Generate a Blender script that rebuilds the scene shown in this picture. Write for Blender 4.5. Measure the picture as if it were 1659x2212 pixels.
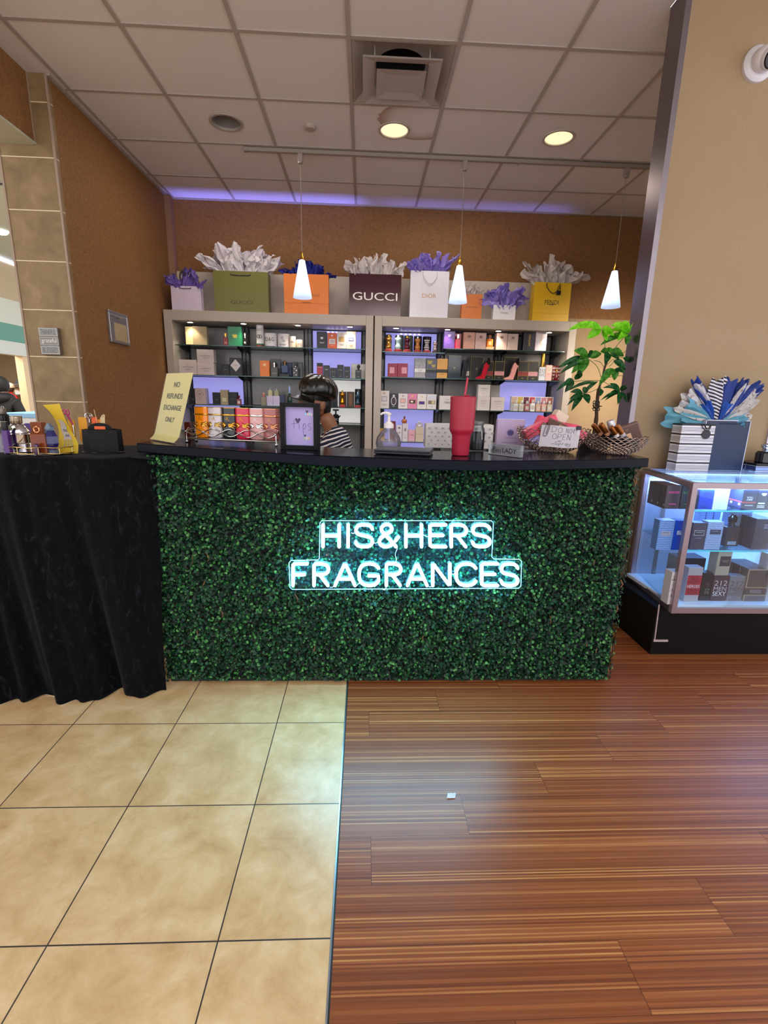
import bpy, math, random
import numpy as np
from mathutils import Vector, Matrix
random.seed(7)
PI = math.pi
for o in list(bpy.data.objects): bpy.data.objects.remove(o)
sc = bpy.context.scene
COL = sc.collection
# ---------------------------------------------------------------- camera
F, YAW, PITCH, ROLL, CH = 1036.8, -.0445, -.2313, .0224, 1.561
def _axes():
    cy, sy, cp, sp = math.cos(YAW), math.sin(YAW), math.cos(PITCH), math.sin(PITCH)
    r = Vector((cy, sy, 0)); w = Vector((-sy*cp, cy*cp, sp)); u = r.cross(w)
    c, s = math.cos(ROLL), math.sin(ROLL)
    return c*r + s*u, -s*r + c*u, w
AR, AU, AW = _axes()
cam = bpy.data.objects.new('camera', bpy.data.cameras.new('camera')); COL.objects.link(cam)
cam.matrix_world = Matrix(((AR.x, AU.x, -AW.x, 0), (AR.y, AU.y, -AW.y, 0), (AR.z, AU.z, -AW.z, CH), (0, 0, 0, 1)))
cam.data.sensor_fit = 'HORIZONTAL'; cam.data.sensor_width = 36; cam.data.lens = 36*F/1659
cam.data.clip_start = .05
sc.camera = cam
def at(px, py, **k):
    "real-world point seen at a photo pixel, on a known plane of the room"
    d = AR*((px-829.5)/F) - AU*((py-1106)/F) + AW
    if 'z' in k: t = (k['z']-CH)/d.z
    elif 'y' in k: t = k['y']/d.y
    else: t = k['x']/d.x
    return Vector((d.x*t, d.y*t, CH+d.z*t))
# ---------------------------------------------------------------- light and exposure
sc.view_settings.view_transform = 'Standard'; sc.view_settings.look = 'None'
sc.view_settings.exposure = 0.82; sc.view_settings.gamma = 1
sc.view_settings.use_curve_mapping = False
wd = bpy.data.worlds.new('world'); sc.world = wd; wd.use_nodes = True
wd.node_tree.nodes['Background'].inputs[0].default_value = (.97, .96, 1.0, 1)
wd.node_tree.nodes['Background'].inputs[1].default_value = 1.0
def lin(c):
    if isinstance(c, str):
        c = c.lstrip('#'); c = [int(c[i:i+2], 16)/255 for i in (0, 2, 4)]
        return tuple(x/12.92 if x <= .04045 else ((x+.055)/1.055)**2.4 for x in c)
    return tuple(c)
def lamp(name, typ, loc, energy, col=(1, 1, 1), size=.5, sizey=None, aim=None, spot=None, blend=.5, vis=True):
    l = bpy.data.lights.new(name, typ); l.energy = energy; l.color = lin(col)
    if typ == 'AREA':
        l.size = size
        if sizey: l.shape = 'RECTANGLE'; l.size_y = sizey
    else: l.shadow_soft_size = size
    if typ == 'SPOT': l.spot_size = math.radians(spot or 90); l.spot_blend = blend
    o = bpy.data.objects.new(name, l); COL.objects.link(o); o.location = loc
    d = Vector(aim)-Vector(loc) if aim else Vector((0, 0, -1))
    o.rotation_euler = d.to_track_quat('-Z', 'Y').to_euler()
    return o
# ceiling lighting of the sales floor behind and above the camera
lamp('sales_floor_light', 'AREA', (.6, -.4, 3.42), 24, '#fff0e4', 3.4, 1.6, aim=(.7, 1.6, 0))
lamp('sales_floor_light', 'AREA', (1.6, -2.6, 3.3), 26, '#fff4ea', 3.0, 2.0, aim=(.6, 3.0, 1.0))
lamp('concourse_light', 'AREA', (-3.6, .6, 3.3), 14, '#fff3e8', 2.0, 2.5, aim=(-1.2, 2.0, 0))
lamp('concourse_light', 'AREA', (-5.2, 7.0, 4.2), 260, '#fff7ea', 3.0, 6, aim=(-5.8, 8, 0))
lamp('back_room_fill', 'AREA', (2.85, 3.8, 2.3), 7, '#ffeed6', .5, .5, aim=(2.65, 5.45, 1.6)).data.spread = math.radians(80)  # unseen fill lamp added behind the right wall to brighten the back panel
lamp('back_room_fill', 'AREA', (-1.0, 4.4, 3.44), 5.0, '#fff0dc', .6, .3)  # this and the next: unseen fills added to lift the dark interior
lamp('back_room_fill', 'AREA', (.8, 4.75, 3.44), 3.2, '#fff0dc', .6, .3)
# ---------------------------------------------------------------- materials
_mats = {}
class NT:
    def __init__(s, m): s.t = m.node_tree; s.n = s.t.nodes; s.l = s.t.links
    def add(s, typ, **k):
        n = s.n.new(typ)
        for a, b in k.items():
            if a.startswith('i'):
                key = a[1:]; key = int(key) if key.isdigit() else key.replace('_', ' ')
                if hasattr(b, 'is_output') or isinstance(b, bpy.types.NodeSocket): s.l.new(b, n.inputs[key])
                else: n.inputs[key].default_value = b
            else: setattr(n, a, b)
        return n
    def math(s, op, a, b=None, c=None):
        n = s.n.new('ShaderNodeMath'); n.operation = op
        for i, x in enumerate((a, b, c)):
            if x is None: continue
            if isinstance(x, bpy.types.NodeSocket): s.l.new(x, n.inputs[i])
            else: n.inputs[i].default_value = x
        return n.outputs[0]
    def mix(s, f, a, b, typ='MIX'):
        n = s.n.new('ShaderNodeMix'); n.data_type = 'RGBA'; n.blend_type = typ
        for i, x in ((0, f), (6, a), (7, b)):
            if isinstance(x, bpy.types.NodeSocket): s.l.new(x, n.inputs[i])
            else: n.inputs[i].default_value = x if i == 0 else (*lin(x), 1) if len(lin(x)) == 3 else x
        return n.outputs[2]
    def noise(s, vec, scale, detail=3, rough=.5, dist=0):
        n = s.n.new('ShaderNodeTexNoise'); n.inputs['Scale'].default_value = scale
        n.inputs['Detail'].default_value = detail; n.inputs['Roughness'].default_value = rough; n.inputs['Distortion'].default_value = dist
        if vec is not None: s.l.new(vec, n.inputs['Vector'])
        return n.outputs['Fac']
    def scale(s, vec, sc_):
        n = s.n.new('ShaderNodeMapping'); n.inputs['Scale'].default_value = sc_; s.l.new(vec, n.inputs['Vector']); return n.outputs[0]
    def ramp(s, f, stops):
        n = s.n.new('ShaderNodeValToRGB'); s.l.new(f, n.inputs[0])
        e = n.color_ramp.elements
        while len(e) < len(stops): e.new(.5)
        for i, (p, c) in enumerate(stops): e[i].position = p; e[i].color = (*lin(c), 1)
        return n.outputs[0]
def newmat(name):
    m = bpy.data.materials.new(name); m.use_nodes = True; t = NT(m)
    return m, t, t.n['Principled BSDF']
def M(col, rough=.5, metal=0, emit=0, spec=.5, coat=0, var=.06, trans=0, sheen=0):
    key = (str(col), rough, metal, emit, spec, coat, var, trans, sheen)
    if key in _mats: return _mats[key]
    m, t, p = newmat('paint_%d' % len(_mats)); c = lin(col)
    tc = t.add('ShaderNodeTexCoord').outputs['Object']
    if var:
        a = tuple(x*(1-var) for x in c); b = tuple(min(1, x*(1+var)) for x in c)
        f = t.noise(tc, 35, 3)
        t.l.new(t.mix(f, a, b), p.inputs['Base Color'])
    else: p.inputs['Base Color'].default_value = (*c, 1)
    p.inputs['Roughness'].default_value = rough; p.inputs['Metallic'].default_value = metal
    p.inputs['Specular IOR Level'].default_value = spec; p.inputs['Coat Weight'].default_value = coat
    p.inputs['Sheen Weight'].default_value = sheen
    if emit: p.inputs['Emission Color'].default_value = (*c, 1); p.inputs['Emission Strength'].default_value = emit
    if trans:
        tr = t.add('ShaderNodeBsdfTranslucent'); tr.inputs[0].default_value = (*c, 1)
        mx = t.add('ShaderNodeMixShader'); mx.inputs[0].default_value = trans
        t.l.new(p.outputs[0], mx.inputs[1]); t.l.new(tr.outputs[0], mx.inputs[2]); t.l.new(mx.outputs[0], t.n['Material Output'].inputs[0])
    _mats[key] = m; return m
def GL(col='#ffffff', refl=1.0, rough=.02, opac=0.0, base='#ffffff'):
    "clear glass or acrylic: see-through with a Fresnel mirror coat, optionally tinted or milky"
    key = ('gl', str(col), refl, rough, opac, str(base))
    if key in _mats: return _mats[key]
    m, t, p = newmat('glass_%d' % len(_mats))
    tr = t.add('ShaderNodeBsdfTransparent'); tr.inputs[0].default_value = (*lin(col), 1)
    g = t.add('ShaderNodeBsdfGlossy'); g.inputs['Roughness'].default_value = rough
    fr = t.add('ShaderNodeFresnel'); fr.inputs[0].default_value = 1.45
    src = tr
    if opac:
        p.inputs['Base Color'].default_value = (*lin(base), 1)
        mo = t.add('ShaderNodeMixShader'); mo.inputs[0].default_value = opac
        t.l.new(tr.outputs[0], mo.inputs[1]); t.l.new(p.outputs[0], mo.inputs[2]); src = mo
    mx = t.add('ShaderNodeMixShader'); t.l.new(t.math('MULTIPLY', fr.outputs[0], refl), mx.inputs[0])
    t.l.new(src.outputs[0], mx.inputs[1]); t.l.new(g.outputs[0], mx.inputs[2]); t.l.new(mx.outputs[0], t.n['Material Output'].inputs[0])
    _mats[key] = m; return m
def EM(col, s, name='lit'):
    key = ('em', str(col), s)
    if key in _mats: return _mats[key]
    m, t, p = newmat(name); p.inputs['Base Color'].default_value = (*lin(col), 1)
    p.inputs['Emission Color'].default_value = (*lin(col), 1); p.inputs['Emission Strength'].default_value = s
    _mats[key] = m; return m
def bump(t, p, h, strength, dist=.01):
    b = t.add('ShaderNodeBump'); b.inputs['Strength'].default_value = strength; b.inputs['Distance'].default_value = dist
    t.l.new(h, b.inputs['Height']); t.l.new(b.outputs[0], p.inputs['Normal'])
def m_tile():
    m, t, p = newmat('stone_floor_tile'); tc = t.add('ShaderNodeTexCoord').outputs['Object']
    sx = t.add('ShaderNodeSeparateXYZ', iVector=tc); S = .4876
    gu = t.math('ABSOLUTE', t.math('SUBTRACT', t.math('FRACT', t.math('DIVIDE', t.math('ADD', sx.outputs[0], 1.3864+S*40.5), S)), .5))
    gv = t.math('ABSOLUTE', t.math('SUBTRACT', t.math('FRACT', t.math('DIVIDE', t.math('ADD', sx.outputs[1], -2.0755+S*40.5), S)), .5))
    line = t.math('LESS_THAN', t.math('MINIMUM', gu, gv), .0022/S)
    fu = t.math('FLOOR', t.math('DIVIDE', t.math('ADD', sx.outputs[0], 1.3864+S*40), S)); fv = t.math('FLOOR', t.math('DIVIDE', t.math('ADD', sx.outputs[1], -2.0755+S*40), S))
    cb = t.add('ShaderNodeCombineXYZ'); t.l.new(fu, cb.inputs[0]); t.l.new(fv, cb.inputs[1])
    wn = t.add('ShaderNodeTexWhiteNoise'); t.l.new(cb.outputs[0], wn.inputs['Vector'])
    off = t.add('ShaderNodeVectorMath', operation='MULTIPLY_ADD'); t.l.new(wn.outputs['Color'], off.inputs[0]); off.inputs[1].default_value = (7, 7, 7); t.l.new(tc, off.inputs[2])
    n1 = t.noise(off.outputs[0], 6.5, 8, .68, .3); n2 = t.noise(off.outputs[0], 40, 4, .6)
    c = t.ramp(n1, ((.32, '#b89262'), (.5, '#ceab7c'), (.68, '#dfc298')))
    c = t.mix(t.math('MULTIPLY', n2, .35), c, '#c9ae84')
    c = t.mix(line, c, '#3a3230'); t.l.new(c, p.inputs['Base Color'])
    t.l.new(t.math('ADD', t.math('MULTIPLY', n1, .25), .22), p.inputs['Roughness'])
    bump(t, p, t.math('SUBTRACT', t.math('MULTIPLY', n1, .3), line), .25, .004); return m
def m_wood():
    m, t, p = newmat('striped_bamboo_floor'); tc = t.add('ShaderNodeTexCoord').outputs['Object']
    sx = t.add('ShaderNodeSeparateXYZ', iVector=tc); R_ = .181; L = 1.4665
    ry = t.math('DIVIDE', t.math('ADD', sx.outputs[1], -.895+R_*60), R_); k = t.math('FLOOR', ry)
    # plank index along x, staggered by a quarter plank each row
    u = t.math('DIVIDE', t.math('SUBTRACT', t.math('ADD', sx.outputs[0], L*100), t.math('ADD', t.math('MULTIPLY', t.math('SUBTRACT', k, 67), .3665), .408)), L)
    pu = t.math('FLOOR', u)
    e1 = t.math('LESS_THAN', t.math('SUBTRACT', .5, t.math('ABSOLUTE', t.math('SUBTRACT', t.math('FRACT', u), .5))), .0009/L)
    e2 = t.math('LESS_THAN', t.math('SUBTRACT', .5, t.math('ABSOLUTE', t.math('SUBTRACT', t.math('FRACT', ry), .5))), .0006/R_)
    line = t.math('MAXIMUM', e1, e2)
    cb = t.add('ShaderNodeCombineXYZ'); t.l.new(k, cb.inputs[0]); t.l.new(pu, cb.inputs[1])
    wn = t.add('ShaderNodeTexWhiteNoise'); t.l.new(cb.outputs[0], wn.inputs['Vector'])
    off = t.add('ShaderNodeVectorMath', operation='MULTIPLY_ADD'); t.l.new(wn.outputs['Color'], off.inputs[0]); off.inputs[1].default_value = (3, 5, 0); t.l.new(tc, off.inputs[2])
    cs = t.add('ShaderNodeCombineXYZ'); t.l.new(t.math('FLOOR', t.math('ADD', t.math('MULTIPLY', sx.outputs[1], 205), t.math('MULTIPLY', t.noise(tc, 2.2, 1), .5))), cs.inputs[0]); t.l.new(pu, cs.inputs[1]); t.l.new(k, cs.inputs[2])
    w2 = t.add('ShaderNodeTexWhiteNoise'); t.l.new(cs.outputs[0], w2.inputs['Vector']); n1 = t.math('ADD', t.math('MULTIPLY', w2.outputs['Value'], .78), t.math('MULTIPLY', t.noise(t.scale(off.outputs[0], (3.0, 120, 1)), 1, 2, .5), .30)); n2 = t.noise(t.scale(off.outputs[0], (5, 260, 1)), 1, 3, .6)
    n3 = t.noise(t.scale(off.outputs[0], (.7, 40, 1)), 1, 2, .5)
    c = t.ramp(n1, ((.10, '#56291a'), (.30, '#6f3a20'), (.58, '#804726'), (.80, '#935630'), (.91, '#b37a46'), (.98, '#ca955c')))
    c = t.mix(t.math('MULTIPLY', n2, .30), c, '#7c452a'); c = t.mix(t.math('MULTIPLY', n3, .25), c, '#8f5432')
    c = t.mix(t.math('MULTIPLY', line, .8), c, '#2b1309'); t.l.new(c, p.inputs['Base Color'])
    t.l.new(t.math('ADD', t.math('MULTIPLY', n2, .2), .25), p.inputs['Roughness'])
    p.inputs['Specular IOR Level'].default_value = .27
    bump(t, p, t.math('SUBTRACT', t.math('MULTIPLY', n2, .25), line), .2, .002); return m
def m_wall(a, b, name, sc_=55, st=.3):
    m, t, p = newmat(name); tc = t.add('ShaderNodeTexCoord').outputs['Object']
    n1 = t.noise(tc, sc_, 4, .7, 1.2); n2 = t.noise(tc, 2.2, 3, .55)
    c = t.mix(n2, a, b); c2 = t.ramp(n1, ((.38, '#626262'), (.64, '#b4b4b4')))
    c = t.mix(.5 if sc_ < 100 else .3, c, c2, 'OVERLAY'); t.l.new(c, p.inputs['Base Color'])
    p.inputs['Roughness'].default_value = .7; p.inputs['Specular IOR Level'].default_value = .3
    bump(t, p, n1, st, .002); return m
def m_stone():
    m, t, p = newmat('pier_stone'); tc = t.add('ShaderNodeTexCoord').outputs['Object']
    sx = t.add('ShaderNodeSeparateXYZ', iVector=tc)
    g = t.math('ABSOLUTE', t.math('SUBTRACT', t.math('FRACT', t.math('DIVIDE', t.math('ADD', sx.outputs[2], -2.408+.3055*20.5), .3055)), .5))
    line = t.math('LESS_THAN', g, .009)
    row = t.math('FLOOR', t.math('DIVIDE', t.math('ADD', sx.outputs[2], -2.408+.3055*20), .3055))
    cb = t.add('ShaderNodeCombineXYZ'); t.l.new(row, cb.inputs[0]); wn = t.add('ShaderNodeTexWhiteNoise'); t.l.new(cb.outputs[0], wn.inputs['Vector'])
    off = t.add('ShaderNodeVectorMath', operation='MULTIPLY_ADD'); t.l.new(wn.outputs['Color'], off.inputs[0]); off.inputs[1].default_value = (7, 7, 7); t.l.new(tc, off.inputs[2])
    n1 = t.noise(off.outputs[0], 7, 5, .6, .5); n2 = t.noise(off.outputs[0], 60, 3)
    c = t.ramp(n1, ((.3, '#755f40'), (.55, '#8c7350'), (.75, '#a48c68')))
    c = t.mix(t.math('MULTIPLY', n2, .3), c, '#84704f'); c = t.mix(line, c, '#e2d3b0'); t.l.new(c, p.inputs['Base Color'])
    p.inputs['Roughness'].default_value = .55; return m
def m_ceil():
    m, t, p = newmat('acoustic_tile'); tc = t.add('ShaderNodeTexCoord').outputs['Object']
    n1 = t.noise(tc, 160, 3, .6); n2 = t.noise(tc, 1.6, 3)
    c = t.mix(n2, '#e0dddc', '#e8e4e3'); c = t.mix(t.math('MULTIPLY', n1, .35), c, '#bbb9b8'); 
    # old water stain around the middle downlight
    mp = t.add('ShaderNodeMapping'); mp.inputs['Location'].default_value = (-.20, -3.90, 0); t.l.new(tc, mp.inputs['Vector'])
    sx = t.add('ShaderNodeSeparateXYZ', iVector=mp.outputs[0])
    # distance from the stain's centre, wobbled
    r = t.math('SQRT', t.math('ADD', t.math('POWER', t.math('DIVIDE', t.math('SUBTRACT', sx.outputs[0], .16), .28), 2), t.math('POWER', t.math('DIVIDE', t.math('ADD', sx.outputs[1], -.02), .27), 2)))
    r = t.math('ADD', r, t.math('MULTIPLY', t.math('SUBTRACT', t.noise(tc, 9, 4), .5), .5))
    ring = t.ramp(r, ((.55, '#000000'), (.74, '#9a9a9a'), (.98, '#ffffff'), (1.01, '#000000')))
    inx = t.math('MULTIPLY', t.math('LESS_THAN', t.math('ABSOLUTE', t.math('SUBTRACT', sx.outputs[0], -.005)), .295), t.math('LESS_THAN', t.math('ABSOLUTE', t.math('SUBTRACT', sx.outputs[1], .162)), .295))
    c = t.mix(t.math('MULTIPLY', t.math('MULTIPLY', ring, inx), .8), c, '#9c7458'); t.l.new(c, p.inputs['Base Color'])
    p.inputs['Roughness'].default_value = .9; p.inputs['Specular IOR Level'].default_value = .1; bump(t, p, n1, .25, .002); return m
def m_velvet():
    m, t, p = newmat('crushed_velvet'); tc = t.add('ShaderNodeTexCoord').outputs['Object']
    n1 = t.noise(t.scale(tc, (1, 1, .45)), 17, 5, .72, 2.2)
    c = t.ramp(n1, ((.42, '#020203'), (.57, '#060608'), (.68, '#1c1b21'))); t.l.new(c, p.inputs['Base Color'])  # palest stop paints crushed-pile highlights into the colour
    p.inputs['Roughness'].default_value = .75; p.inputs['Sheen Weight'].default_value = .07; p.inputs['Sheen Tint'].default_value = (.5, .5, .6, 1)
    p.inputs['Specular IOR Level'].default_value = .08
    bump(t, p, n1, .5, .01); return m
def m_leaf(a, b, c_, name, trans=0, rough=.4):
    m, t, p = newmat(name); tc = t.add('ShaderNodeTexCoord').outputs['Object']
    n = t.noise(tc, 55, 1); c = t.ramp(n, ((.35, a), (.5, b), (.68, c_))); t.l.new(c, p.inputs['Base Color'])
    p.inputs['Roughness'].default_value = rough; p.inputs['Specular IOR Level'].default_value = .2
    if trans:
        tr = t.add('ShaderNodeBsdfTranslucent'); t.l.new(c, tr.inputs[0]); mx = t.add('ShaderNodeMixShader'); mx.inputs[0].default_value = trans
        t.l.new(p.outputs[0], mx.inputs[1]); t.l.new(tr.outputs[0], mx.inputs[2]); t.l.new(mx.outputs[0], t.n['Material Output'].inputs[0])
    return m
def m_stripes(a, b, axis, period, duty, phase=0, rough=.6):
    m, t, p = newmat('striped_cloth'); tc = t.add('ShaderNodeTexCoord').outputs['Object']
    sx = t.add('ShaderNodeSeparateXYZ', iVector=tc)
    w = t.math('ADD', sx.outputs[axis], t.math('MULTIPLY', sx.outputs[0], .35 if axis == 2 else 0)) if phase == 'slant' else sx.outputs[axis]
    f = t.math('LESS_THAN', t.math('FRACT', t.math('DIVIDE', t.math('ADD', w, 10), period)), duty)
    t.l.new(t.mix(f, a, b), p.inputs['Base Color']); p.inputs['Roughness'].default_value = rough; return m
CHROME = M('#d8d8dc', .12, 1, var=.03); STEEL = M('#a8a6ac', .3, 1, var=.04); GOLD = M('#d9a441', .2, 1, var=.05); ROSE = M('#d69368', .22, 1, var=.05)
BLACK = M('#101013', .35); GLASS = GL()
# ---------------------------------------------------------------- mesh builder
class MB:
    def __init__(s): s.v = []; s.f = []; s.mi = []
    def add(s, vs, fs, T=None, mi=0):
        o = len(s.v)
        s.v += [tuple(T @ Vector(v)) for v in vs] if T else [tuple(v) for v in vs]
        s.f += [tuple(i+o for i in f) for f in fs]; s.mi += [mi]*len(fs); return s
    def box(s, x0, x1, y0, y1, z0, z1, b=0, T=None, mi=0):
        if b <= 0:
            vs = [(x, y, z) for z in (z0, z1) for y in (y0, y1) for x in (x0, x1)]
            return s.add(vs, [(0, 2, 3, 1), (4, 5, 7, 6), (0, 1, 5, 4), (2, 6, 7, 3), (0, 4, 6, 2), (1, 3, 7, 5)], T, mi)
        b = min(b, .45*min(x1-x0, y1-y0, z1-z0)); vs = []; idx = {}
        for i, (cx, sx) in enumerate(((x0, 1), (x1, -1))):
            for j, (cy, sy) in enumerate(((y0, 1), (y1, -1))):
                for k, (cz, sz) in enumerate(((z0, 1), (z1, -1))):
                    for a in range(3):
                        p = [cx+sx*b, cy+sy*b, cz+sz*b]; p[a] = (cx, cy, cz)[a]
                        idx[(i, j, k, a)] = len(vs); vs.append(p)
        fs = []
        def q(*l): fs.append(tuple(idx[x] for x in l))
        q((0,0,0,0),(0,0,1,0),(0,1,1,0),(0,1,0,0)); q((1,0,0,0),(1,1,0,0),(1,1,1,0),(1,0,1,0))
        q((0,0,0,1),(1,0,0,1),(1,0,1,1),(0,0,1,1)); q((0,1,0,1),(0,1,1,1),(1,1,1,1),(1,1,0,1))
        q((0,0,0,2),(0,1,0,2),(1,1,0,2),(1,0,0,2)); q((0,0,1,2),(1,0,1,2),(1,1,1,2),(0,1,1,2))
        for i in (0, 1):
            for j in (0, 1): q((i,j,0,0),(i,j,0,1),(i,j,1,1),(i,j,1,0))
        for i in (0, 1):
            for k in (0, 1): q((i,0,k,0),(i,1,k,0),(i,1,k,2),(i,0,k,2))
        for j in (0, 1):
            for k in (0, 1): q((0,j,k,1),(1,j,k,1),(1,j,k,2),(0,j,k,2))
        for i in (0, 1):
            for j in (0, 1):
                for k in (0, 1): q((i,j,k,0),(i,j,k,1),(i,j,k,2))
        return s.add(vs, fs, T, mi)
    def lathe(s, prof, n=20, cx=0, cy=0, sx=1, sy=1, T=None, mi=0, pw=None, cap=True):
        vs = []; fs = []
        for r, z in prof:
            for i in range(n):
                a = 2*PI*i/n; c, d = math.cos(a), math.sin(a)
                if pw: c = math.copysign(abs(c)**pw, c); d = math.copysign(abs(d)**pw, d)
                vs.append((cx+r*c*sx, cy+r*d*sy, z))
        for k in range(len(prof)-1):
            for i in range(n):
                j = (i+1) % n; fs.append((k*n+i, k*n+j, (k+1)*n+j, (k+1)*n+i))
        if cap and prof[0][0] > 1e-6: fs.append(tuple(range(n))[::-1])
        if cap and prof[-1][0] > 1e-6: fs.append(tuple((len(prof)-1)*n+i for i in range(n)))
        return s.add(vs, fs, T, mi)
    def tube(s, pts, r, n=8, closed=False, T=None, mi=0, flat=1):
        P = [Vector(p) for p in pts]; m = len(P); R = r if isinstance(r, (list, tuple)) else [r]*m
        vs = []; fs = []; up = None
        for i in range(m):
            if closed: d = P[(i+1) % m]-P[i-1]
            else: d = P[min(i+1, m-1)]-P[max(i-1, 0)]
            d = d.normalized() if d.length > 1e-9 else Vector((0, 0, 1))
            if up is None: up = d.orthogonal().normalized()
            up = (up-d*up.dot(d)); up = up.normalized() if up.length > 1e-6 else d.orthogonal().normalized()
            w = d.cross(up)
            for k in range(n):
                a = 2*PI*k/n; vs.append(P[i]+up*(R[i]*math.cos(a))+w*(R[i]*math.sin(a)*flat))
        for i in range(m if closed else m-1):
            for k in range(n):
                l = (k+1) % n; j = (i+1) % m; fs.append((i*n+k, i*n+l, j*n+l, j*n+k))
        if not closed: fs.append(tuple(range(n))[::-1]); fs.append(tuple((m-1)*n+k for k in range(n)))
        return s.add(vs, fs, T, mi)
    def ball(s, c, r, n=12, sx=1, sy=1, sz=1, T=None, mi=0):
        h = max(4, n//2)
        s0 = Matrix.Translation(Vector(c)) @ Matrix.Diagonal((sx, sy, sz, 1))
        return s.lathe([(max(r*math.sin(PI*i/h), 0), -r*math.cos(PI*i/h)) for i in range(h+1)], n, T=(T @ s0 if T else s0), mi=mi)
    def prism(s, poly, y0, y1, T=None, mi=0):
        n = len(poly); vs = [(x, y0, z) for x, z in poly]+[(x, y1, z) for x, z in poly]
        fs = [tuple(range(n)), tuple(range(2*n-1, n-1, -1))]+[(i, i+n, (i+1) % n+n, (i+1) % n) for i in range(n)]
        return s.add(vs, fs, T, mi)
    def plan(s, poly, z0, z1, T=None, mi=0):
        n = len(poly); vs = [(x, y, z0) for x, y in poly]+[(x, y, z1) for x, y in poly]
        fs = [tuple(range(n-1, -1, -1)), tuple(range(n, 2*n))]+[(i, (i+1) % n, (i+1) % n+n, i+n) for i in range(n)]
        return s.add(vs, fs, T, mi)
    def grid(s, fn, nu, nv, T=None, mi=0, thick=0):
        vs = [fn(i/(nu-1), j/(nv-1)) for j in range(nv) for i in range(nu)]
        fs = [(j*nu+i, j*nu+i+1, (j+1)*nu+i+1, (j+1)*nu+i) for j in range(nv-1) for i in range(nu-1)]
        return s.add(vs, fs, T, mi)
    def build(s, name, mat, parent=None, smooth=35, **tags):
        me = bpy.data.meshes.new(name); me.from_pydata([tuple(v) for v in s.v], [], s.f)
        for m in (mat if isinstance(mat, (list, tuple)) else [mat]): me.materials.append(m)
        if any(s.mi): me.polygons.foreach_set('material_index', s.mi)
        if smooth:
            me.polygons.foreach_set('use_smooth', [True]*len(me.polygons))
            try: me.set_sharp_from_angle(angle=math.radians(smooth))
            except Exception: pass
        me.update()
        o = bpy.data.objects.new(name, me); COL.objects.link(o)
        if parent: o.parent = parent
        for k, v in tags.items(): o[k] = v
        return o
def box(*a, **k): return MB().box(*a, **k)
def thing(name, label, cat, loc=(0, 0, 0), rz=0, group=None):
    o = bpy.data.objects.new(name, None); COL.objects.link(o); o.location = loc; o.rotation_euler = (0, 0, rz)
    o.empty_display_size = .05; o['label'] = label; o['category'] = cat
    if group: o['group'] = group
    return o
def tag(o, label, cat, group=None):
    o['label'] = label; o['category'] = cat
    if group: o['group'] = group
    return o
def struct(name, mb, mat, **k):
    o = mb.build(name, mat, **k); o['kind'] = 'structure'; return o
# ---------------------------------------------------------------- lettering
_tx = {}
def glyphs(s, bold=0):
    if (s, bold) in _tx: return _tx[(s, bold)]
    c = bpy.data.curves.new('lettering', 'FONT'); c.body = s; c.resolution_u = 3; c.offset = bold; c.align_x = 'LEFT'
    o = bpy.data.objects.new('lettering', c); COL.objects.link(o)
    me = bpy.data.meshes.new_from_object(o.evaluated_get(bpy.context.evaluated_depsgraph_get()))
    vs = [(v.co.x, v.co.y) for v in me.vertices]; fs = [tuple(p.vertices) for p in me.polygons]
    bpy.data.objects.remove(o); bpy.data.curves.remove(c); bpy.data.meshes.remove(me)
    x0 = min(v[0] for v in vs); x1 = max(v[0] for v in vs); y0 = min(v[1] for v in vs); y1 = max(v[1] for v in vs)
    _tx[(s, bold)] = ([((x-x0)/(x1-x0)-.5, (y-y0)/(y1-y0)-.5) for x, y in vs], fs); return _tx[(s, bold)]
def text(parent, s, x, z, w, h, y, mat, name='lettering', T=None, bold=0, rot=0):
    "lettering w wide and h high, centred on x, z, lying on the plane y and read from the front (-y)"
    v, f = glyphs(s, bold); c, d = math.cos(rot), math.sin(rot)
    mb = MB(); mb.add([(x+a*w*c-b*h*d, y, z+a*w*d+b*h*c) for a, b in v], f, T)
    return mb.build(name, mat, parent, smooth=0)
# ================================================================ the room
CZ = 3.481
TILE, WOOD = m_tile(), m_wood()
BROWN = m_wall('#90653c', '#9e7145', 'brown_wallpaper'); BEIGE = m_wall('#a89070', '#b09877', 'beige_paint', 200, .08)
STONE, CEIL, VELVET = m_stone(), m_ceil(), m_velvet()
struct('floor', box(-14, -.080, -3, 16, -.05, 0), TILE)
struct('floor', box(-.072, 6, -3, 6, -.05, 0), WOOD)
struct('trim_1', box(-.0815, -.0765, -3, 5.5, -.04, .0015), M('#b9b9bd', .3, .9)); struct('trim_2', box(-.0765, -.0712, -3, 5.5, -.04, .0006), M('#1a1512', .6))
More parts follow.
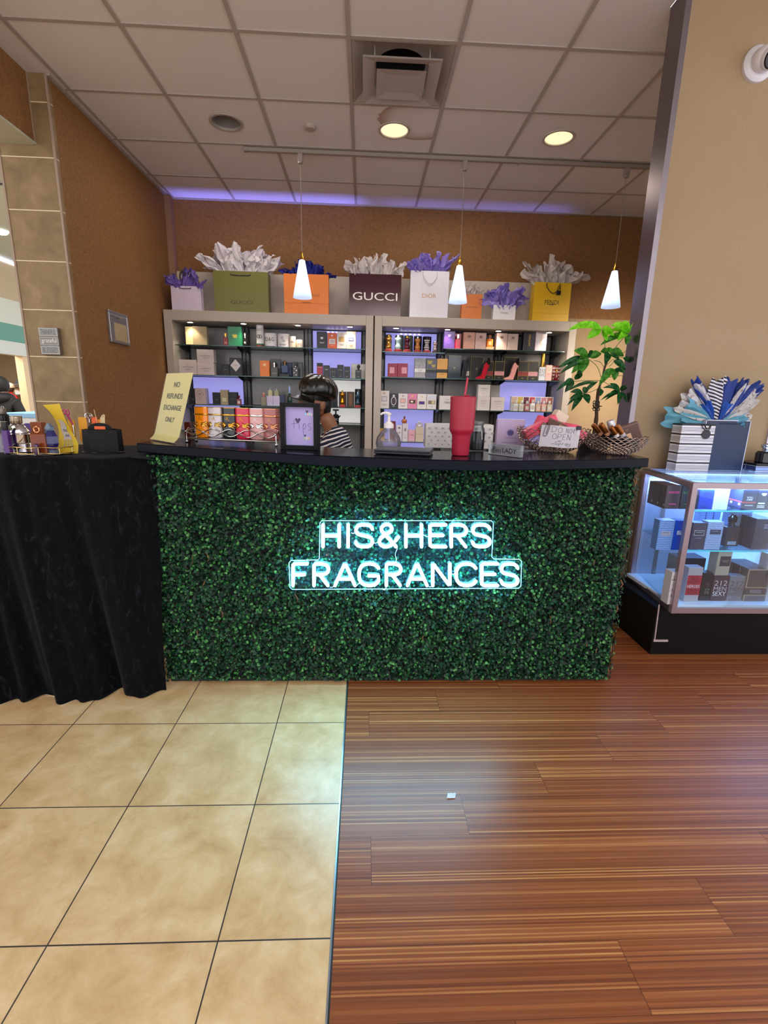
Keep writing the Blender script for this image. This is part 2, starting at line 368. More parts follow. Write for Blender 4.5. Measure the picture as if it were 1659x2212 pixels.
# suspended ceiling: tiles with real openings for the diffuser and the three downlights
DL = [(.194, 4.065), (1.42, 4.065), (-1.023, 4.065)]; DR = .104
xs = [-2.13, -1.9415]+[-1.9415+.61*i for i in range(1, 6)]+[1.49]+[-1.9415+.61*i for i in range(6, 9)]+[3.5]
ys = [-1]+[3.147-.61*i for i in range(6, 0, -1)]+[2.833, 3.147, 3.45]+[3.147+.61*i for i in range(1, 4)]+[5.5]
cm = MB()
for j in range(len(ys)-1):
    X_ = [x for x in xs if x != 1.49] if ys[j] > 3.4 else xs
    for i in range(len(X_)-1):
        x0, x1, y0, y1 = X_[i], X_[i+1], ys[j], ys[j+1]
        if x0 >= 1.48 and y1 <= 3.46: continue
        if abs(x0+.1115) < .02 and 3.1 < y0 < 3.5: continue
        h = [d for d in DL if x0 < d[0] < x1 and y0 < d[1] < y1]
        if not h: cm.add([(x0, y0, CZ), (x0, y1, CZ), (x1, y1, CZ), (x1, y0, CZ)], [(0, 1, 2, 3)]); continue
        cx, cy = h[0]; N = 48; a = []; b = []
        for k in range(N):
            t = 2*PI*k/N+PI/4; c, s = math.cos(t), math.sin(t); q = 1/max(abs(c), abs(s))
            ex = (x1-cx if c > 0 else cx-x0)*c*q; ey = (y1-cy if s > 0 else cy-y0)*s*q
            a.append((cx+ex, cy+ey, CZ)); b.append((cx+c*DR, cy+s*DR, CZ))
        cm.add(a+b, [(k, k+N, (k+1) % N+N, (k+1) % N) for k in range(N)])
cm.add([(1.49, 2.833, CZ), (1.49, 3.45, CZ), (1.85, 3.45, CZ), (1.53, 2.84, CZ)], [(0, 1, 2, 3)])
cm.box(-2.13, 1.49, -1, 2.833, CZ+.2, CZ+.23); cm.box(-2.13, 1.49, 2.833, 3.45, CZ+.2, CZ+.23); cm.box(-2.13, 3.5, 3.45, 5.5, CZ+.2, CZ+.23)
struct('ceiling', cm, CEIL, smooth=0)
tb = MB()
for i in range(10):
    x = -1.9415+.61*i
    if x < 3.4: tb.box(x-.012, x+.012, -1 if x < 1.49 else 3.2 if x < 1.73 else 3.46, 5.5, CZ-.006, CZ+.001)
for j in range(-6, 4):
    y = 3.147+.61*j; tb.box(-2.0 if y > 3.6 else -2.13, 3.5 if y > 3.4 else 1.68 if y > 3 else 1.49, y-.012, y+.012, CZ-.0055, CZ+.001)
tb.box(-2.0, -1.975, 3.6, 5.5, CZ-.012, CZ); tb.box(-2.0, 3.5, 5.475, 5.5, CZ-.012, CZ)
struct('trim_3', tb, M('#aaa19a', .5, var=.03))
struct('ceiling', box(1.49, 6, -3, 3.6, 4.6, 4.65), M('#b5aca6', .9))
# left: header wall over the opening, stone pier, brown side wall
struct('wall_left', box(-2.0995, -2.0, 3.64, 5.5, 0, CZ), BROWN)
struct('wall_left', box(-2.345, -2.116, -1, 3.6, 3.1, CZ), BROWN)
struct('trim_4', box(-2.36, -2.108, -1, 3.6, 3.088, 3.1), M('#b9bba8', .7))
struct('wall_left', box(-2.34, -2.0, 3.6, 3.64, 0, CZ), STONE)
lt = M('#a08a78', .5)
struct('trim_5', box(-2.008, -1.996, 3.594, 3.606, 0, CZ), lt); struct('trim_6', box(-2.350, -2.338, 3.594, 3.64, 0, 3.088), lt)
struct('trim_7', box(-2.122, -2.112, 3.594, 3.601, 3.088, CZ), lt)
struct('trim_8', box(-2.0, -1.945, 5.40, 5.5, 0, CZ-.012), M('#8f6a55', .7))
struct('wall_back', box(-2.1, 3.6, 5.5, 5.6, 0, CZ), BROWN)
struct('wall_back', box(2.16, 3.5, 5.485, 5.5, 0, 2.457), BEIGE)
struct('wall_right', box(3.5, 3.6, 3.46, 5.5, 0, CZ), BEIGE)
struct('wall_right', MB().plan([(1.53, 2.73), (1.878, 3.34), (2.86, 3.34), (2.86, 3.46), (1.856, 3.46), (1.524, 2.84)], 0, 4.6), BEIGE)
struct('wall_right', box(3.1, 3.5, 3.40, 3.46, 0, 4.6), BEIGE)
SB = M('#8b8288', .28, 1, var=.08)
struct('trim_9', box(1.493, 1.522, 2.70, 2.833, 0, CZ), SB); struct('trim_10', box(2.86, 2.95, 3.325, 3.46, 0, 4.6), M('#c4bdcf', .35, .6))
struct('trim_11', box(1.45, 1.49, -1, 2.833, CZ+.001, 4.6), BROWN)
# recessed downlights
for i, (cx, cy) in enumerate(DL):
    lit = i < 2
    t = thing('recessed_downlight', ['lit round downlight in the stained ceiling tile', 'lit round downlight on the right of the ceiling', 'unlit round downlight with an empty metal can, left of the ceiling'][i], 'ceiling light', (cx, cy, CZ), group=None)
    r = MB(); r.lathe([(DR+.016, -.001), (DR+.014, -.007), (DR-.004, -.006), (DR-.006, .01)], 40, cap=False); r.build('trim_ring', M('#a39a90' if not lit else '#b8b0a4', .5), t)
    c = MB(); c.lathe([(DR-.002, .0), (DR-.006, .05), (DR-.02, .11), (.001, .112)], 40, cap=False); c.build('reflector_can', M('#a9a5a2', .3, .5), t)
    if lit:
        l = MB(); l.lathe([(.001, .001), (DR-.006, .001), (DR-.006, .006), (.001, .006)], 40); l.build('glowing_lens', EM('#ffe6b8', .64), t)
        lamp('downlight_lamp', 'SPOT', (cx, cy, CZ-.02), 40, '#fff0d8', .09, aim=(cx, cy, 0), spot=115, blend=.8)
tag(MB().lathe([(.001, -.022), (.034, -.022), (.042, -.014), (.044, 0)], 28, T=Matrix.Translation((-.42, 4.064, CZ))).build('smoke_detector', M('#aca198', .6)), 'small round pale detector disc on the ceiling between the downlights', 'detector')
# square air diffuser
df = thing('ceiling_air_diffuser', 'square stepped air diffuser with a dark round duct in the ceiling', 'air vent', (.194, 3.452, CZ))
DM = M('#aaa29e', .45); H = .293
def frame_cone(mb, a, za, b, zb, th=.004):
    for d in (0, th):
        v = [(sx*a, sy*a, za+d) for sx, sy in ((-1, -1), (1, -1), (1, 1), (-1, 1))]+[(sx*b, sy*b, zb+d) for sx, sy in ((-1, -1), (1, -1), (1, 1), (-1, 1))]
        mb.add(v, [(k, (k+1) % 4, (k+1) % 4+4, k+4) for k in range(4)])
m_ = MB(); frame_cone(m_, H, -.001, H-.012, -.003); frame_cone(m_, H-.012, -.003, .20, .045); frame_cone(m_, .20, .045, .172, .047); m_.lathe([(.245, .0485), (.150, .049)], 40, cap=False); m_.build('backpan', M('#a59c95', .6), df, smooth=0)
m_ = MB(); m_.lathe([(.172, .051), (.155, .07), (.15, .16), (.001, .161)], 36, cap=False); m_.build('duct_neck', M('#1c1a1a', .8), df)
m_ = MB(); frame_cone(m_, .228, -.040, .222, -.042); frame_cone(m_, .222, -.042, .158, -.026); m_.build('outer_cone', DM, df, smooth=0)
m_ = MB(); v = [(sx*.145, sy*.145, -.052) for sx, sy in ((-1, -1), (1, -1), (1, 1), (-1, 1))]+[(sx*.085, sy*.085, -.044) for sx, sy in ((-1, -1), (1, -1), (1, 1), (-1, 1))]
m_.add(v, [(k, (k+1) % 4, (k+1) % 4+4, k+4) for k in range(4)]+[(4, 5, 6, 7)]); m_.build('centre_plate', DM, df, smooth=0)
for sx in (-1, 1):
    for sy in (-1, 1): box(sx*.16-.004, sx*.16+.004, sy*.16-.004, sy*.16+.004, -.03, .06).build('hanger', DM, df)
# track with three pendants
TW = M('#958b83', .5)
tr = thing('lighting_track', 'long pale lighting track fixed under the ceiling tiles', 'lighting track', (.65, 4.40, CZ-.006))
MB().box(-1.62, 2.35, -.017, .017, -.028, 0, .003).build('track_rail', TW, tr)
MB().box(-1.63, -1.60, -.019, .019, -.03, 0, .003).build('end_cap', TW, tr); MB().box(.57, .585, -.02, .02, -.034, 0, .003).build('rail_joiner', TW, tr)
for i, (px, wh) in enumerate(((-.535, 'left of the three, in front of the orange bag'), (.789, 'middle of the three, right of the white bag'), (2.131, 'right of the three, nearest the metal post'))):
    t = thing('pendant_lamp', 'glowing white cone pendant lamp, '+wh, 'pendant lamp', (px, 4.40, 0))
    MB().box(-.02, .02, -.02, .02, 3.39, 3.447, .004).lathe([(.018, 3.378), (.02, 3.39)], 16).build('track_adapter', TW, t)
    MB().tube([(0, 0, 3.38), (.001, 0, 3.0), (0, 0, 2.72)], .0028, 6).build('cord', M('#8e8378', .4), t)
    MB().lathe([(.016, 2.672), (.014, 2.70), (.008, 2.712), (.006, 2.735), (.001, 2.74)], 16).build('brass_fitting', GOLD, t)
    sm, tt, pp = newmat('frosted_glass_shade')
    tcz = tt.add('ShaderNodeSeparateXYZ', iVector=tt.add('ShaderNodeTexCoord').outputs['Object']).outputs[2]
    pp.inputs['Base Color'].default_value = (.8, .85, .95, 1); pp.inputs['Emission Color'].default_value = (.78, .87, 1, 1)
    pp.inputs['Emission Strength'].default_value = .16; pp.inputs['Roughness'].default_value = .2
    tr_ = tt.add('ShaderNodeBsdfTranslucent'); tr_.inputs[0].default_value = (.8, .88, 1, 1); mx_ = tt.add('ShaderNodeMixShader'); mx_.inputs[0].default_value = .7; tt.l.new(pp.outputs[0], mx_.inputs[1]); tt.l.new(tr_.outputs[0], mx_.inputs[2]); tt.l.new(mx_.outputs[0], tt.n['Material Output'].inputs[0])
    MB().lathe([(.019, 2.672), (.024, 2.668), (.078, 2.388), (.079, 2.378), (.076, 2.378), (.022, 2.66)], 32, cap=False).build('glass_shade', sm, t)
    MB().ball((0, 0, 2.43), .032, 14).tube([(0, 0, 2.46), (0, 0, 2.66)], .012, 8).build('bulb', EM('#dfeaff', 5), t)
    lamp('pendant_bulb_lamp', 'SPOT', (px, 4.40, 2.37), 9, '#dfe8ff', .05, aim=(px, 4.4, 0), spot=150, blend=.6)
# ================================================================ wall things on the left
t = thing('framed_certificate', 'silver framed certificate with a cream slip, on the brown side wall', 'framed notice', (-2.0, 4.195, 2.07))
RX = Matrix.Rotation(PI/2, 4, 'Z')       # front (-y) turned to face +x
fr = MB(); w, h = .155, .12
for a, b, c, d in ((-w, w, h-.016, h), (-w, w, -h, -h+.016), (-w, -w+.016, -h+.016, h-.016), (w-.016, w, -h+.016, h-.016)): fr.box(a, b, -.02, 0, c, d, .003, T=RX)
fr.build('frame', M('#a9a5a6', .28, .85), t); box(-w+.014, w-.014, -.011, -.002, -h+.014, h-.014, T=RX).build('certificate', M('#8f8a94', .5), t)
box(-.075, .125, -.0135, -.0115, -.10, .035, T=RX).build('cream_slip', M('#d3be95', .7), t)
MB().box(-.12, .02, -.0135, -.0115, .07, .084, T=RX).build('printed_heading', M('#4a414c', .6), t)
box(-w+.012, w-.012, -.016, -.0145, -h+.012, h-.012, T=RX).build('glass', GL(refl=.25), t)
p0, p1 = at(84, 707, y=3.57), at(134, 767, y=3.57)
t = thing('box_sign', 'grey wooden box sign of three stacked words on the stone pier', 'sign', ((p0.x+p1.x)/2-.004, 3.60, (p0.z+p1.z)/2))
w, h = .0625, .088
box(-w, w, -.034, 0, -h, h, .002).build('wooden_box', M('#6e625a', .6), t)
for k, (s, mc) in enumerate((('THANKFUL', '#5e5f63'), ('grateful', '#e6e6e2'), ('BLESSED', '#5e5f63'))):
    z = h-.029-k*.0588; pl = box(-w+.001, w-.001, -.038, -.034, z-.0265, z+.0265, .001).build('word_board', M('#9a9a98' if k != 1 else '#8d8785', .6), t)
    MB().box(-w+.001, w-.001, -.0388, -.038, z+.024, z+.0265).box(-w+.001, w-.001, -.0388, -.038, z-.0265, z-.024).box(-w+.001, -w+.0035, -.0388, -.038, z-.024, z+.024).box(w-.0035, w-.001, -.0388, -.038, z-.024, z+.024).build('painted_border', M('#c9cbc8', .6), pl)
    text(pl, s, 0, z, .1, .034 if k != 1 else .036, -.0387, M(mc, .6))
# security camera on the right wall
t = thing('security_camera', 'white dome security camera with a black lens, high on the beige wall', 'security camera', (2.335, 3.34, 3.565))
TY = Matrix.Rotation(PI/2, 4, 'X')
MB().lathe([(.095, 0), (.095, .018), (.082, .03), (.07, .034)], 36, T=TY).build('mount_ring', M('#d8d6dc', .4), t)
MB().ball((0, -.055, 0), .066, 24).build('ball_housing', M('#e2e0e6', .35), t)
q = Vector((.2, -1, -.45)).normalized().to_track_quat('Z', 'Y').to_matrix().to_4x4(); q = Matrix.Translation((0, -.055, 0)) @ q
MB().lathe([(.052, .03), (.05, .05), (.046, .064), (.001, .066)], 28, T=q).build('lens_window', M('#0d0d10', .08), t)
MB().lathe([(.056, .026), (.056, .05), (.051, .058), (.0505, .05)], 28, T=q).build('lens_rim', M('#cfcdd3', .3), t)
# paper scrap on the floor
p = at(975, 1720, z=0)
tag(MB().grid(lambda u, v: (p.x+(u-.5)*.034+(v-.5)*.008, p.y+(v-.5)*.026, .002+.003*math.sin(u*7+v*5)**2), 6, 5).build('paper_scrap', M('#c9c6c8', .8, var=.2)), 'tiny crumpled pale paper scrap lying on the striped wooden floor', 'paper scrap')
def smooth(P, n=6, closed=False):
    out = []; m = len(P); D = len(P[0])
    for i in range(m if closed else m-1):
        a, b, c, d = (P[(i-1) % m] if closed or i > 0 else P[0]), P[i], P[(i+1) % m], (P[(i+2) % m] if closed or i+2 < m else P[-1])
        for k in range(n):
            t = k/n; out.append(tuple(.5*((2*b[j])+(c[j]-a[j])*t+(2*a[j]-5*b[j]+4*c[j]-d[j])*t*t+(3*b[j]-a[j]-3*c[j]+d[j])*t**3) for j in range(D)))
    if not closed: out.append(tuple(P[-1]))
    return out
# ================================================================ shelving along the back wall
GREY = M('#aca196', .45, var=.03); DARK = M('#1b1a1c', .5); SLOT = M('#5a5859', .35, .7)
PANEL = M('#858082', .22, var=.12); LAV = EM('#8f8cd0', .50, 'glow_panel'); WHT = EM('#c9c6c4', .42, 'glow_white_panel')  # lavender and white panels glow evenly by their own emission
ZS = dict(L=[2.05, 1.76, 1.465, 1.29], R=[2.08, 1.785, 1.465, 1.12])
def unit(side, x0, x1, bays, levels, lit, label):
    u = thing('shelving_unit', label, 'shelving', ((x0+x1)/2, 5.3, 0)); T = Matrix.Translation((-(x0+x1)/2, -5.3, 0))
    for a, b in ((x0, x0+.075), (x1-.075, x1)): box(a, b, 5.10, 5.49, 0, 2.366, .003, T=T).build('side_panel', GREY, u)
    box(x0+.075, x1-.075, 5.10, 5.49, 2.27, 2.366, .003, T=T).build('header', GREY, u)
    box(x0, x1, 5.455, 5.49, 2.366, 2.795, .003, T=T).build('riser_panel', M('#cdc1b4', .5), u)
    box(x0+.075, x1-.075, 5.47, 5.49, 0, 2.27, T=T).build('back_panel', DARK, u)
    box(x0+.075, x1-.075, 5.12, 5.47, 0, .78, .004, T=T).build('base_cabinet', M('#242327', .4), u)
    n = len(bays)-1
    for i in range(n):
        a, b = bays[i], bays[i+1]; zz = [2.265]+levels[i]+[.78]
        for k in range(len(zz)-1):
            c = lit.get((i, k), 'g'); mt = {'g': PANEL, 'l': LAV, 'w': WHT}[c]
            box(a+.05, b-.05, 5.455, 5.47, zz[k+1]+.004, zz[k]-.012, T=T).build('display_panel', mt, u)
        for s, x in ((1, a+.018), (-1, b-.018)):
            st = MB(); st.box(x-.013, x+.013, 5.44, 5.47, .8, 2.26, T=T)
            for q in range(46): st.box(x-.003, x+.003, 5.4385, 5.4402, .82+q*.031, .836+q*.031, T=T, mi=1)
            st.build('slotted_upright', [SLOT, DARK], u, smooth=0)
            for z in levels[i]: MB().add([(x+s*.012+d, y, zq) for d in (-.003, .003) for y, zq in ((5.45, z-.055), (5.45, z-.008), (5.20, z-.008), (5.20, z-.018))], [(0, 1, 2, 3), (7, 6, 5, 4), (0, 3, 7, 4), (1, 5, 6, 2), (2, 6, 7, 3), (0, 4, 5, 1)], T=T).build('shelf_bracket', M('#3b3a3c', .35, .8), u, smooth=0)
        for z in levels[i]:
            g = box(a+.004, b-.004, 5.14, 5.44, z-.008, z, .001, T=T).build('glass_shelf', GL('#e3f2ee', .8), u)
            box(a+.004, b-.004, 5.136, 5.14, z-.008, z, T=T).build('glass_edge', M('#3c5a58', .1, .2, var=0), g)
    return u, T
LB, RB = [-1.905, -1.275, -.61, .005], [.17, .82, 1.45, 2.073]
uL, TL = unit('L', -1.98, .08, LB, [[2.05, 1.76, 1.465, 1.2]]*2+[[2.05, 1.76, 1.465, 1.29]], {(0, 2): 'l', (2, 0): 'l', (2, 1): 'l', (2, 2): 'w', (2, 3): 'w', (0, 3): 'l'}, 'left grey shelving unit with lit glass shelves, behind the seated person')
uR, TR = unit('R', .092, 2.15, RB, [[2.035, 1.785, 1.465, 1.12]]+[[2.08, 1.785, 1.465, 1.12]]*2, {(0, 0): 'l', (0, 1): 'l', (2, 2): 'l', (2, 3): 'l', (0, 3): 'l', (0, 4): 'l'}, 'right grey shelving unit with lit glass shelves, beside the potted plant')
for u, T, xsn in ((uL, TL, (-1.742, -1.217, -.678, -.156)), (uR, TR, (.31, .835, 1.359, 1.885))):
    for x in xsn:
        pk = MB().lathe([(.036, 2.263), (.034, 2.259), (.027, 2.259), (.026, 2.27)], 24, cx=x, cy=5.15, T=T).build('puck_light', M('#b8b4b0', .3, .8), u)
        pinkish = abs(x-.835) < .01
        MB().lathe([(.001, 2.2585), (.026, 2.2585), (.026, 2.264), (.001, 2.264)], 24, cx=x, cy=5.15, T=T).build('lens', EM('#ffd9ee' if pinkish else '#fff0dd', 7), pk)
        lamp('puck_lamp', 'SPOT', (x, 5.15, 2.25), 2.6, '#ffc9e4' if pinkish else '#ffe9d0', .02, aim=(x, 5.22, 0), spot=100, blend=.6)
for u, T, x in ((uL, TL, -.30), (uR, TR, .48)):
    for k in range(5): MB().lathe([(.001, 2.2385), (.010, 2.2385), (.010, 2.243), (.001, 2.243)], 14, cx=x+(k-2)*.048, cy=5.43, T=T).build('reflection_dot', EM('#dcd8ff', 6), u)  # glowing discs imitate reflected spots of light on the panels
for x, w, e in ((-1.0, 1.9, 1.0), (1.1, 1.9, .3)):
    l = lamp('cove_led_lamp', 'AREA', (x, 5.43, 2.81), e, '#8f88ff', w, .03, aim=(x, 5.43, 4)); l.data.spread = math.radians(38)
# ================================================================ counter
zc = lambda x: 1.3125-.006*x
def atc(px, py):
    p = at(px, py, z=1.31)
    for _ in range(4): p = at(px, py, z=zc(p.x))
    return p
fr = [atc(*q) for q in ((295, 957.3), (396.5, 964.7), (508, 973), (606.6, 979), (700, 984), (805, 988), (929, 992.5), (1020, 994.5), (1110, 995), (1269, 993), (1402, 990))]
fr = [Vector(q) for q in smooth([tuple(q) for q in fr], 4)]
ctr = thing('reception_counter', 'curved black counter top on a dark body faced with green foliage', 'counter', (.15, 2.5, 0)); TC = Matrix.Translation((-.15, -2.5, 0))
bk = [Vector((fr[0].x+.01, fr[0].y+.34, 0))]+[Vector((q.x, q.y+.37, 0)) for q in fr[1:-1]]+[Vector((fr[-1].x+.03, fr[-1].y+.35, 0))]
N = len(fr); e = .004
vs = []
for q, b in zip(fr, bk):
    z = zc(q.x)
    vs += [(q.x, q.y, z-.045+e), (q.x, q.y, z-e), (q.x, q.y+e, z), (b.x, b.y, z), (b.x, b.y, z-.045), (q.x, q.y+e, z-.045)]
fs = [(i*6+k, (i+1)*6+k, (i+1)*6+(k+1) % 6, i*6+(k+1) % 6) for i in range(N-1) for k in range(6)]+[tuple(range(6))[::-1], tuple((N-1)*6+k for k in range(6))]
MB().add(vs, fs, TC).build('counter_top', M('#070b18', .16, spec=.1, var=.1), ctr, smooth=40)
MB().plan([(-1.06, 2.44), (1.41, 2.44), (1.41, 2.60), (-1.06, 2.70)], 0, 1.262, T=TC).build('counter_body', M('#17171a', .5), ctr)
box(1.36, 1.42, 2.60, 3.20, 0, 1.20, T=TC).box(.98, 1.42, 3.14, 3.20, 0, 1.2, T=TC).build('return_body', M('#17171a', .5), ctr)
box(.95, 1.47, 2.66, 3.22, 1.20, 1.245, .003, T=TC).build('return_top', M('#17181d', .3), ctr)
box(-.95, .95, 2.72, 2.98, .90, .93, .003, T=TC).build('work_ledge', M('#1d1c1f', .4), ctr)
# foliage panel
hg = thing('foliage_panel', 'green artificial boxwood panel covering the whole front of the counter', 'foliage panel', (.17, 2.43, 0))
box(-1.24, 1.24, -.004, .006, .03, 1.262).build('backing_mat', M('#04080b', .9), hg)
rng = np.random.default_rng(3)
def leaves(n, name, mats):
    hw = 1.262
    x = rng.uniform(-hw, hw, n); z = rng.uniform(.022, 1.262, n)
    y = -rng.uniform(.000, .034, n)*np.where((np.abs(x) > hw-.03) | (z < .04), .7, 1)
    base = np.stack([x, y, z], 1)
    nrm = np.stack([rng.normal(0, .55, n)+np.where(np.abs(x) > hw-.025, np.sign(x)*1.3, 0), -np.abs(rng.normal(1, .35, n)), rng.normal(.28, .5, n)], 1)
    nrm /= np.linalg.norm(nrm, axis=1)[:, None]
    t = rng.normal(0, 1, (n, 3)); t -= nrm*(t*nrm).sum(1)[:, None]; t /= np.linalg.norm(t, axis=1)[:, None]
    b = np.cross(nrm, t); L = rng.uniform(.013, .021, n)[:, None]; W = L*rng.uniform(.36, .46, n)[:, None]
    cup = rng.uniform(.1, .35, n)[:, None]*W
    P = np.stack([base-t*L*.5, base-t*L*.18+b*W*.9+nrm*cup, base+t*L*.28+b*W+nrm*cup, base+t*L*.5, base+t*L*.28-b*W+nrm*cup, base-t*L*.18-b*W*.9+nrm*cup], 1).reshape(-1, 3)
    o6 = np.arange(n)*6
    Fq = np.stack([np.stack([o6, o6+3, o6+2, o6+1], 1), np.stack([o6, o6+5, o6+4, o6+3], 1)], 1).reshape(-1, 4)
    me = bpy.data.meshes.new(name); me.vertices.add(len(P)); me.vertices.foreach_set('co', P.ravel())
    me.loops.add(Fq.size); me.loops.foreach_set('vertex_index', Fq.ravel().astype(np.int32))
    me.polygons.add(len(Fq)); me.polygons.foreach_set('loop_start', np.arange(0, Fq.size, 4, dtype=np.int32)); me.polygons.foreach_set('loop_total', np.full(len(Fq), 4, dtype=np.int32))
    for m in mats: me.materials.append(m)
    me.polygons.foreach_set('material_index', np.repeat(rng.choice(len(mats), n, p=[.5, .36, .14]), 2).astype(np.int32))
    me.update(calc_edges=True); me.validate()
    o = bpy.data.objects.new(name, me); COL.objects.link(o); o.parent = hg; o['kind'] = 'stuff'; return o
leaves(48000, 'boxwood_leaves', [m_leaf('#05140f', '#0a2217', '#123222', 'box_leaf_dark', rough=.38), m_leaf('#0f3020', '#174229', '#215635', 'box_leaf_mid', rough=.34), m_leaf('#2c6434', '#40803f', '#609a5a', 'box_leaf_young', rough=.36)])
tw = MB()
for k in range(34):
    x = random.choice([-1.25, -1.24, 1.24, 0, 0]); x = x if abs(x) > 1 else random.uniform(-1.2, 1.2)
    z = random.uniform(.05, 1.2); tw.tube([(x, -.022, z), (x+random.uniform(-.01, .01), -.028, z+.02), (x+random.uniform(-.014, .014), -.022, z+.045)], .0032, 5)
tw.build('brown_twigs', M('#7a5636', .7), hg, kind='stuff')
# neon sign
def stroke(ch):
    S = [(1, .2), (.86, .05), (.5, 0), (.14, .05), (.02, .25), (.14, .42), (.5, .5), (.86, .58), (1, .77), (.86, .95), (.5, 1), (.13, .95), (0, .79)]
    C = [(1, .2), (.82, .05), (.52, 0), (.2, .07), (.03, .28), (0, .5), (.03, .72), (.2, .93), (.52, 1), (.82, .95), (1, .8)]
    return dict(H=[[(0, 0), (0, 1)], [(1, 0), (1, 1)], [(.02, .5), (.98, .5)]], I=[[(0, 0), (0, 1)]], S=[smooth(S, 4)], C=[smooth(C, 4)],
        E=[[(1, 0), (.12, 0), (0, .06), (0, .94), (.12, 1), (1, 1)], [(.02, .48), (.82, .48)]], F=[[(1, 0), (.12, 0), (0, .06), (0, 1)], [(.02, .5), (.8, .5)]],
        R=[[(0, 1), (0, .06), (.1, 0)]+smooth([(.55, 0), (.86, .07), (1, .25), (.86, .44), (.5, .5)], 4)+[(.2, .5)], [(.42, .53), (.95, 1)]],
        A=[[(0, 1), (.47, .03), (.53, .03), (1, 1)], [(.22, .7), (.78, .7)]], N=[[(0, 1), (0, .03), (.06, .03), (.94, .97), (1, .97), (1, 0)]],
        G=[smooth(C, 4)+[(1, .56), (.5, .55)]],
        **{'&': [smooth([(.86, 1), (.5, .64), (.16, .32), (.12, .14), (.3, 0), (.52, .01), (.64, .16), (.56, .32), (.2, .52), (.02, .7), (.06, .9), (.3, 1), (.55, .95), (.72, .83)], 4), [(.84, .72), (.98, .56)]]})[ch]
YN = 2.360
def sg(zx, zy, y=YN): return at(600+zx/2.9625, 1090+zy/2.9625, y=y)
neon = thing('neon_sign', 'glowing white neon lettering sign on clear acrylic, mounted on the foliage', 'neon sign', tuple(sg(820, 320))); TN = Matrix.Translation(-sg(820, 320))
NE = EM('#84dcff', 36, 'neon_tube')
for row, (y0, y1) in (((('H', 289, 393), ('I', 450, 450), ('S', 499, 606), ('&', 650, 775), ('H', 820, 920), ('E', 975, 1075), ('R', 1110, 1208), ('S', 1247, 1358)), (130, 270)),
                      ((('F', 97, 188), ('R', 232, 325), ('A', 366, 494), ('G', 520, 645), ('R', 695, 788), ('A', 830, 955), ('N', 992, 1102), ('C', 1142, 1268), ('E', 1306, 1408), ('S', 1430, 1536)), (380, 518))):
    for ch, a, b in row:
        mb = MB()
        for s in stroke(ch):
            P = [sg(a+(b-a)*u, y0+(y1-y0)*v) for u, v in s]
            Q = [P[0]]
            for p in P[1:]:
                while (p-Q[-1]).length > .03: Q.append(Q[-1]+(p-Q[-1]).normalized()*.02)
                Q.append(p)
            r = .0078; R_ = [r]*len(Q)
            d0 = (Q[0]-Q[1]).normalized(); d1 = (Q[-1]-Q[-2]).normalized()
            Q = [Q[0]+d0*r*.9, Q[0]+d0*r*.5]+Q+[Q[-1]+d1*r*.5, Q[-1]+d1*r*.9]; R_ = [r*.35, r*.8]+R_+[r*.8, r*.35]
            mb.tube(Q, R_, 10, T=TN)
        mb.build('neon_letter', NE, neon)
ol = [(283, 103), (1366, 103), (1380, 116), (1370, 335), (1382, 348), (1545, 350), (1560, 362), (1556, 520), (1542, 535), (92, 543), (78, 530), (72, 372), (86, 357), (258, 354), (266, 342), (270, 116)]
op = [sg(x, y, YN+.014) for x, y in ol]
MB().prism([(p.x, p.z) for p in op][::-1], YN+.012, YN+.017, T=TN).build('acrylic_board', GL('#dff4ff', .5), neon, smooth=0)
MB().tube([tuple(p) for p in op], .0017, 6, closed=True, T=TN).build('board_edge_glow', EM('#8fdcff', 1.6), neon)  # emission stands in for neon light caught in the acrylic edge
wr = MB(); wr.tube(smooth([tuple(sg(x, y, YN+.008)) for x, y in ((765, 282), (752, 318), (760, 352), (750, 372))], 4), .0014, 5, T=TN)
wr.tube(smooth([tuple(sg(x, y, YN+.008)) for x, y in ((693, 524), (690, 540), (678, 546), (668, 538))], 4), .002, 5, T=TN)
for q in ((470, 180, 497, 178), (612, 243, 640, 240), (928, 190, 972, 205), (1222, 170, 1250, 165), (335, 528, 362, 520), (497, 522, 520, 500), (958, 520, 990, 522), (1104, 440, 1140, 440)): wr.tube([tuple(sg(q[0], q[1], YN+.006)), tuple(sg((q[0]+q[2])/2, (q[1]+q[3])/2+6, YN+.008)), tuple(sg(q[2], q[3], YN+.006))], .0013, 5, T=TN)
wr.build('connecting_wire', M('#c8ecf5', .3, var=0), neon)
so = MB()
for x, y in ((315, 318), (1330, 315), (120, 500), (1520, 500)):
    c = sg(x, y, YN+.017); so.tube([tuple(c+Vector((0, -.01, 0))), tuple(c+Vector((0, .045, 0)))], .004, 8, T=TN)
so.build('standoff', CHROME, neon)
